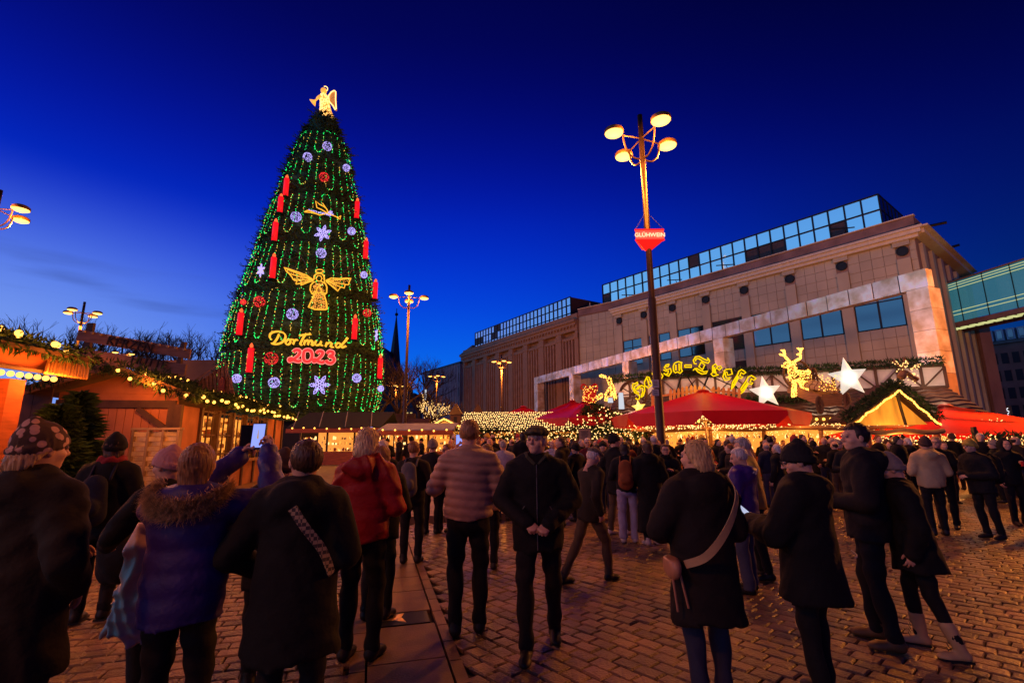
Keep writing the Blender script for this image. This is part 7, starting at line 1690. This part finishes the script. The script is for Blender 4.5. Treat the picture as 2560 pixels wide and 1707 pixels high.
# 13 crossbody
ft_ = (1.30, 3.55)
p13 = person('woman in long dark quilted coat with tan crossbody strap and fair hair, seen from behind', ft_, 12, zat(1722, 1098, 3.55) - .01, 0, 'c_brown', hem=.55, bulk=.04, flare=.04, quilt=.005, qper=.16, trous='c_jeans2', hair='bob', hairm='h_blonde', hood='back', arms=(((.31, .04, 1.14), (.16, .24, 1.08)), 'front'), yaw=22)
mt['c_tanstrap'] = M('tan_strap', (.50, .30, .13), .6, var=.2, bump=.3); mt['leather'] = M('tan_leather', (.46, .20, .10), .4, var=.15)
strap('broad tan webbing strap running diagonally over the dark quilted coat', p13, [(.155, -.12, 1.50), (.15, -.215, 1.40), (.09, -.25, 1.27), (-.02, -.26, 1.12), (-.13, -.225, 1.0), (-.22, -.13, .94)], .05, 'c_tanstrap')
bgl = local(p13, -.28, -.06, .92); bg_ = thing('crossbody_bag', 'small tan leather crescent bag at the hip of the woman with the broad strap', 'handbag', bgl)
v, f_ = surf(lambda P: np.maximum(dell(P, (0, 0, 0), (.05, .12, .085)), P[2] - .05), (-.06, -.14, -.1), (.06, .14, .07), .012); new_obj('bag_body', np_mesh('bag_body', [(v, f_)], mt['leather']), bg_)
m = MB(); m.tube([bgl + Vector((-.02, -.05, -.02)), bgl + Vector((.0, -.06, -.26))], .008, 5); m.tube([bgl + Vector((.03, -.05, -.02)), bgl + Vector((.07, -.06, -.24))], .008, 5); m.build('tassel', mt['leather'], bg_)
# 14, 15
p14 = person('grey haired woman in violet quilted coat and blue jeans looking down to the left', (2.70, 5.95), 42, 1.60, 1, 'c_violet', hem=.72, bulk=.03, quilt=.008, qper=.14, trous='c_jeans', wide=1.35, shoe='c_black', hair='short', hairm='h_white', hood='back', yaw=30, pitch=-16, arms=('front', 'front'))
m = MB(); pts = [local(p14, -.10 + k * .018, -.195 - .02 * math.sin(k * .5), 1.44 + .022 * math.sin(k * 2.1) + k * .0035) for k in range(12)]; m.tube(sprog(pts, 4), .006, 4); tagp(m.build('hood_script', mt['c_white']), 'white script lettering stitched on the violet coat hood', 'lettering')
person('man with grey hair and glasses in mustard yellow jacket beside the violet coat', (3.15, 6.5), 75, 1.72, 1, 'c_yellow', hem=.85, bulk=.02, trous='c_trouser', hair='short', hairm='h_grey', glasses=True, pitch=-14, lean=5, arms=('front', 'front'))
# 16 phone woman
ft_ = (2.07, 3.62)
p16 = person('woman in black beanie, glasses and long black coat typing on a bright phone', ft_, 38, zat(1975, 1102, 3.62) - .03, 0, 'c_black', hem=.66, bulk=.055, flare=.05, trous='c_trouser', hair='short', hairm='h_dark', hat='beanie', hatm='c_blackhat', glasses=True, hood='back', pitch=-14, yaw=32, arms=(((.30, .10, 1.12), (.12, .36, 1.16)), ((.30, .10, 1.12), (.0, .36, 1.13))), hands=('hold', 'point'))
phl = local(p16, -.04, .43, 1.22); phone('bright white phone in the hands of the woman in the black beanie', phl, .9, -1.0, .078, .16, 'phone_white') if False else None
mt['phone_white'] = E('phone_white', (.62, .68, .95), .8); phone('bright white phone in the hands of the woman in the black beanie', local(p16, -.10, .42, 1.235), math.radians(30), -1.0, .075, .15, 'phone_white')
strap('thin pale piping line at the waist of the black coat', p16, [(.02, -.275, .985), (.11, -.262, .985), (.2, -.2, .995)], .010, 'c_white')
# 17 tall man
ft_ = G(2215, 1612)
p17 = person('tall dark haired man in black jacket in profile looking left', (ft_[0], ft_[1]), 58, zat(2148, 1058, ft_[1]), 0, 'c_black2', hem=.80, bulk=.03, trous='c_black2', shoe='c_brownshoe', hair='short', hairm='h_dark', hood='back', yaw=32, arms=('front', 'pocket'), feet=((-.13, -.06, 4), (.12, .04, -8)))
# 18 boots
ft_ = (3.48, 4.35)
p18 = person('woman in wide black parka with grey hood, black leggings and cream lace up boots', ft_, 62, 1.55, 0, 'c_black', hem=.70, bulk=.05, flare=.05, trous='c_black2', wide=.85, shoe='c_bootcream', boots=True, hair='short', hairm='h_grey', hat='beanie', hatm='c_greyhat', arms=('down', 'down'), lean=7, pitch=-16, feet=((-.14, -.10, 12), (.14, .12, -6)))
for i, (x, y, yw) in enumerate(((-.14, -.10, 12), (.14, .12, -6))):
    m = MB()
    for k in range(6): a = local(p18, x - .03, y + .10 - k * .006, .08 + k * .03); b = local(p18, x + .03, y + .10 - k * .006, .09 + k * .03); m.tube([a, b], .004, 4)
    m.build('boot_laces', mt['black'], p18)
# 19-22 right
person('man in pale beige hooded jacket and dark beanie at the right, seen from behind', (7.55, 9.1), -20, 1.70, 1, 'c_beige', hem=.85, bulk=.03, hair='short', hairm='h_dark', hat='beanie', hatm='c_khat', hood='back', arms=('front', 'front'))
person('laughing man with fair hair and glasses facing left behind the beige jacket', (8.35, 9.8), 130, 1.72, 1, 'c_black', hem=.85, hair='short', hairm='h_blonde', glasses=True, arms=('cup', 'front'))
p21 = person('woman in black quilted jacket with pale yellow hood leaning left at the right side', (8.25, 8.8), 95, 1.66, 1, 'c_black2', hem=.78, bulk=.03, quilt=.006, hair='short', hairm='h_blonde', hat='beanie', hatm='c_yellow', glasses=True, lean=7, arms=('front', 'front'))
backpack('black backpack on the woman with the pale yellow hood', p21, 'c_black2')
p22 = person('woman with sunglasses and black hood holding a mug near the right edge', (10.0, 10.1), 165, 1.66, 1, 'c_black', hem=.8, hood='up', hair='long', hairm='h_dark', glasses=True, arms=('cup', 'down'), hands=('hold', 'relax'))
mg = thing('mug', 'red mug held by the woman with sunglasses', 'mug', local(p22, -.05, .34, 1.24)); m = MB(); m.lathe(local(p22, -.05, .34, 1.20), [(.035, 0), (.04, .09)], 10); m.build('cup', mt['red_fabric'], mg)
person('man in dark jacket drinking from a cup left of the beige jacket', (6.75, 10.0), 150, 1.72, 1, 'c_black2', hem=.85, hair='short', hairm='h_dark', arms=('cup', 'front'))
person('woman in dark coat with orange scarf walking at the far right edge', (10.9, 9.9), 60, 1.62, 1, 'c_brown', hem=.7, hair='long', hairm='h_red', scarf='c_rust', arms=('front', 'down'))
# middle left
pm = person('grey haired person in black coat holding up a small phone left of the street lamp', at_head(958, 1083, 7.6)[0], 8, 1.72, 1, 'c_black', hem=.8, hair='short', hairm='h_white', arms=('high', 'front'), hands=('phone', 'relax'))
phone('small bright phone raised left of the street lamp pole', aty(926, 1078, 7.95), 0, 0, .075, .15)
pn = person('person in olive parka with grey backpack right of the street lamp pole', at_head(1036, 1086, 7.4)[0], -4, 1.70, 1, 'c_olive', hem=.85, hair='short', hairm='h_goldbrown', arms=('front', 'front'))
backpack('grey brown backpack on the olive parka', pn, 'c_grey')
person('person in dark jacket with grey knitted hat in front of the gabled hut', at_head(1083, 1088, 9.6, 1)[0], -10, 1.72, 1, 'c_black2', hem=.8, hair='short', hat='beanie', hatm='c_greyhat', arms=('pocket', 'pocket'))
person('woman with curly red hair facing the camera below the small gabled hut', at_head(1117, 1098, 9.9)[0], 150, 1.64, 1, 'c_black', hem=.8, hair='wavy', hairm='h_red', arms=('front', 'front'))
person('woman with long fair hair half hidden right of the tan puffer jacket', at_head(1218, 1096, 7.0)[0], 0, 1.66, 1, 'c_tan', hem=.8, hair='long', hairm='h_goldbrown', arms=('front', 'front'))
p_t = person('person in long olive quilted coat standing at the standing table, facing right', (.35, 14.3), -75, 1.74, 1, 'c_olive', hem=.45, quilt=.008, bulk=.02, hair='short', hairm='h_dark', arms=('front', 'front'))
# ================================================================== the crowd
CG = 'people crowding between the market huts'
protos = []
specs = [('c_black', .8, 'short', 'h_dark', None, ('front', 'front'), None), ('c_black2', .75, 'short', 'h_brown', 'beanie', ('pocket', 'pocket'), None), ('c_black', .6, 'long', 'h_brown', None, ('down', 'down'), 'back'), ('c_brown', .8, 'short', 'h_grey', None, ('cup', 'front'), None),
         ('c_black2', .85, 'bob', 'h_blonde', None, ('front', 'down'), 'back'), ('c_navy', .8, 'short', 'h_dark', 'bobble', ('cup', 'front'), None), ('c_black', .7, 'wavy', 'h_red', 'beanie', ('front', 'front'), None), ('c_black2', .9, 'bald', 'h_grey', None, ('front', 'pocket'), None)]
pool = bpy.data.objects.new('proto_pool', None); COL.objects.link(pool)
for i, (ct, hm_, hs, hmt, ht2, ar, hd) in enumerate(specs):
    q = person('x', (0, 0), 0, 1.75, 2, ct, hem=hm_, bulk=.015, quilt=(.006 if i in (2, 5) else 0), hair=hs, hairm=hmt, hat=ht2, hatm='c_blackhat', hood=hd, arms=ar, yaw=rnd.uniform(-20, 20)); protos.append(q)
near = [(o.location.x, o.location.y) for o in bpy.data.objects if o.name.startswith('person') and o.type == 'EMPTY' and o not in protos]
CC = [('c_black', 'black'), ('c_black2', 'dark'), ('c_brown', 'brown'), ('c_navy', 'navy'), ('c_olive', 'olive'), ('c_grey', 'grey'), ('c_beige', 'beige'), ('c_red', 'red'), ('c_blue', 'blue'), ('c_white', 'white'), ('c_rust', 'rust coloured'), ('c_bordeaux', 'wine red')]
HT = [('c_blackhat', 'black'), ('c_greyhat', 'grey'), ('c_whitehat', 'cream'), ('c_redscarf', 'red'), ('c_khat', 'brown'), ('c_yellow', 'yellow'), ('c_pinkhat', 'pink')]
HR = [('h_dark', 'dark'), ('h_brown', 'brown'), ('h_blonde', 'fair'), ('h_grey', 'grey'), ('h_red', 'reddish'), ('h_white', 'white')]
rc = random.Random(21); taken = list(near) + [(p.x, p.y) for p in (Vector((4.5, 15.6)),)]
spots = []
def try_spot(x, y, md):
    if all((x - a) ** 2 + (y - b_) ** 2 > md * md for a, b_ in taken): taken.append((x, y)); spots.append((x, y)); return True
    return False
for k in range(5200):
    y = rc.uniform(9.6, 24); x = rc.uniform(-.30 * y, 1.08 * y); q = x / y
    lim = 17 if q < -.05 else (10.5 if q < .55 else 12.0 if q < .78 else 13.2)
    if q < -.12 and y < 18 and not (rc.random() < .02): continue
    if y < lim + rc.uniform(-.5, 1.2): continue
    if y > 22.5 and q > .3: continue
    if 13.2 < x < 21.5 and 14.2 < y < 15.8: continue
    try_spot(x, y, .6 if q > 0 else .75)
    if len(spots) > 165: break
zone = lambda x, y: ('before the far left stalls' if x / y < -.06 else 'before the lit net roof' if x / y < .24 else 'below the big red parasol' if x / y < .58 else 'before the straw gabled hut' if x / y < .95 else 'at the far right edge') + (', near row' if y < 14.5 else ', far row')
seen = {}
for (x, y) in sorted(spots, key=lambda s: s[1]):
    pi_ = rc.randrange(len(protos)); src = protos[pi_]; c = copy_tree(src); fa_ = rc.choice((0, 10, -20, 160, 180, 200, 90, -90, 60, -60, 140, -140, 30)) + rc.uniform(-20, 20)
    c.location = (x, y, .12 if (x < .6 and y > kerb_y(x)) else .003); c.rotation_euler = (0, 0, math.radians(fa_)); s_ = rc.uniform(.90, 1.03); c.scale = (s_, s_, s_)
    isH = any(ch.name.split('.')[0] == 'hat' for ch in c.children); cf = math.cos(math.radians(fa_)); fdir = 'back to the camera' if cf > .4 else 'facing the camera' if cf < -.4 else ('facing left' if math.sin(math.radians(fa_)) > 0 else 'facing right')
    for _t in range(60):
        cc = rc.choice(CC[:2] * 6 + CC[:5] * (2 if _t < 20 else 1) + CC); hh2 = rc.choice([HT[0]] * 4 + [HT[4]] * 2 + HT); hr = rc.choice([HR[0], HR[1]] * 3 + HR)
        lb_ = '%s coat, %s, %s, %s' % (cc[1], (hh2[1] + ' hat') if isH else (hr[1] + ' hair'), fdir, zone(x, y))
        if lb_ not in seen: break
    seen[lb_] = 1
    hatd = False
    for ch in c.children:
        nm = ch.name.split('.')[0]; mm_ = {'coat': cc[0], 'hat': hh2[0], 'hair': hr[0], 'trousers': rc.choice(('c_trouser', 'c_jeans2', 'c_jeans', 'c_khaki', 'c_black2'))}.get(nm)
        if nm == 'hat': hatd = True
        if mm_: ch.material_slots[0].link = 'OBJECT'; ch.material_slots[0].material = mt[mm_]
    c['label'] = lb_; c['category'] = 'person'; c['group'] = CG; c.name = 'person'
for q in protos:
    for ch in list(q.children): bpy.data.objects.remove(ch)
    bpy.data.objects.remove(q)
bpy.data.objects.remove(pool)
print('objects', len(bpy.data.objects))
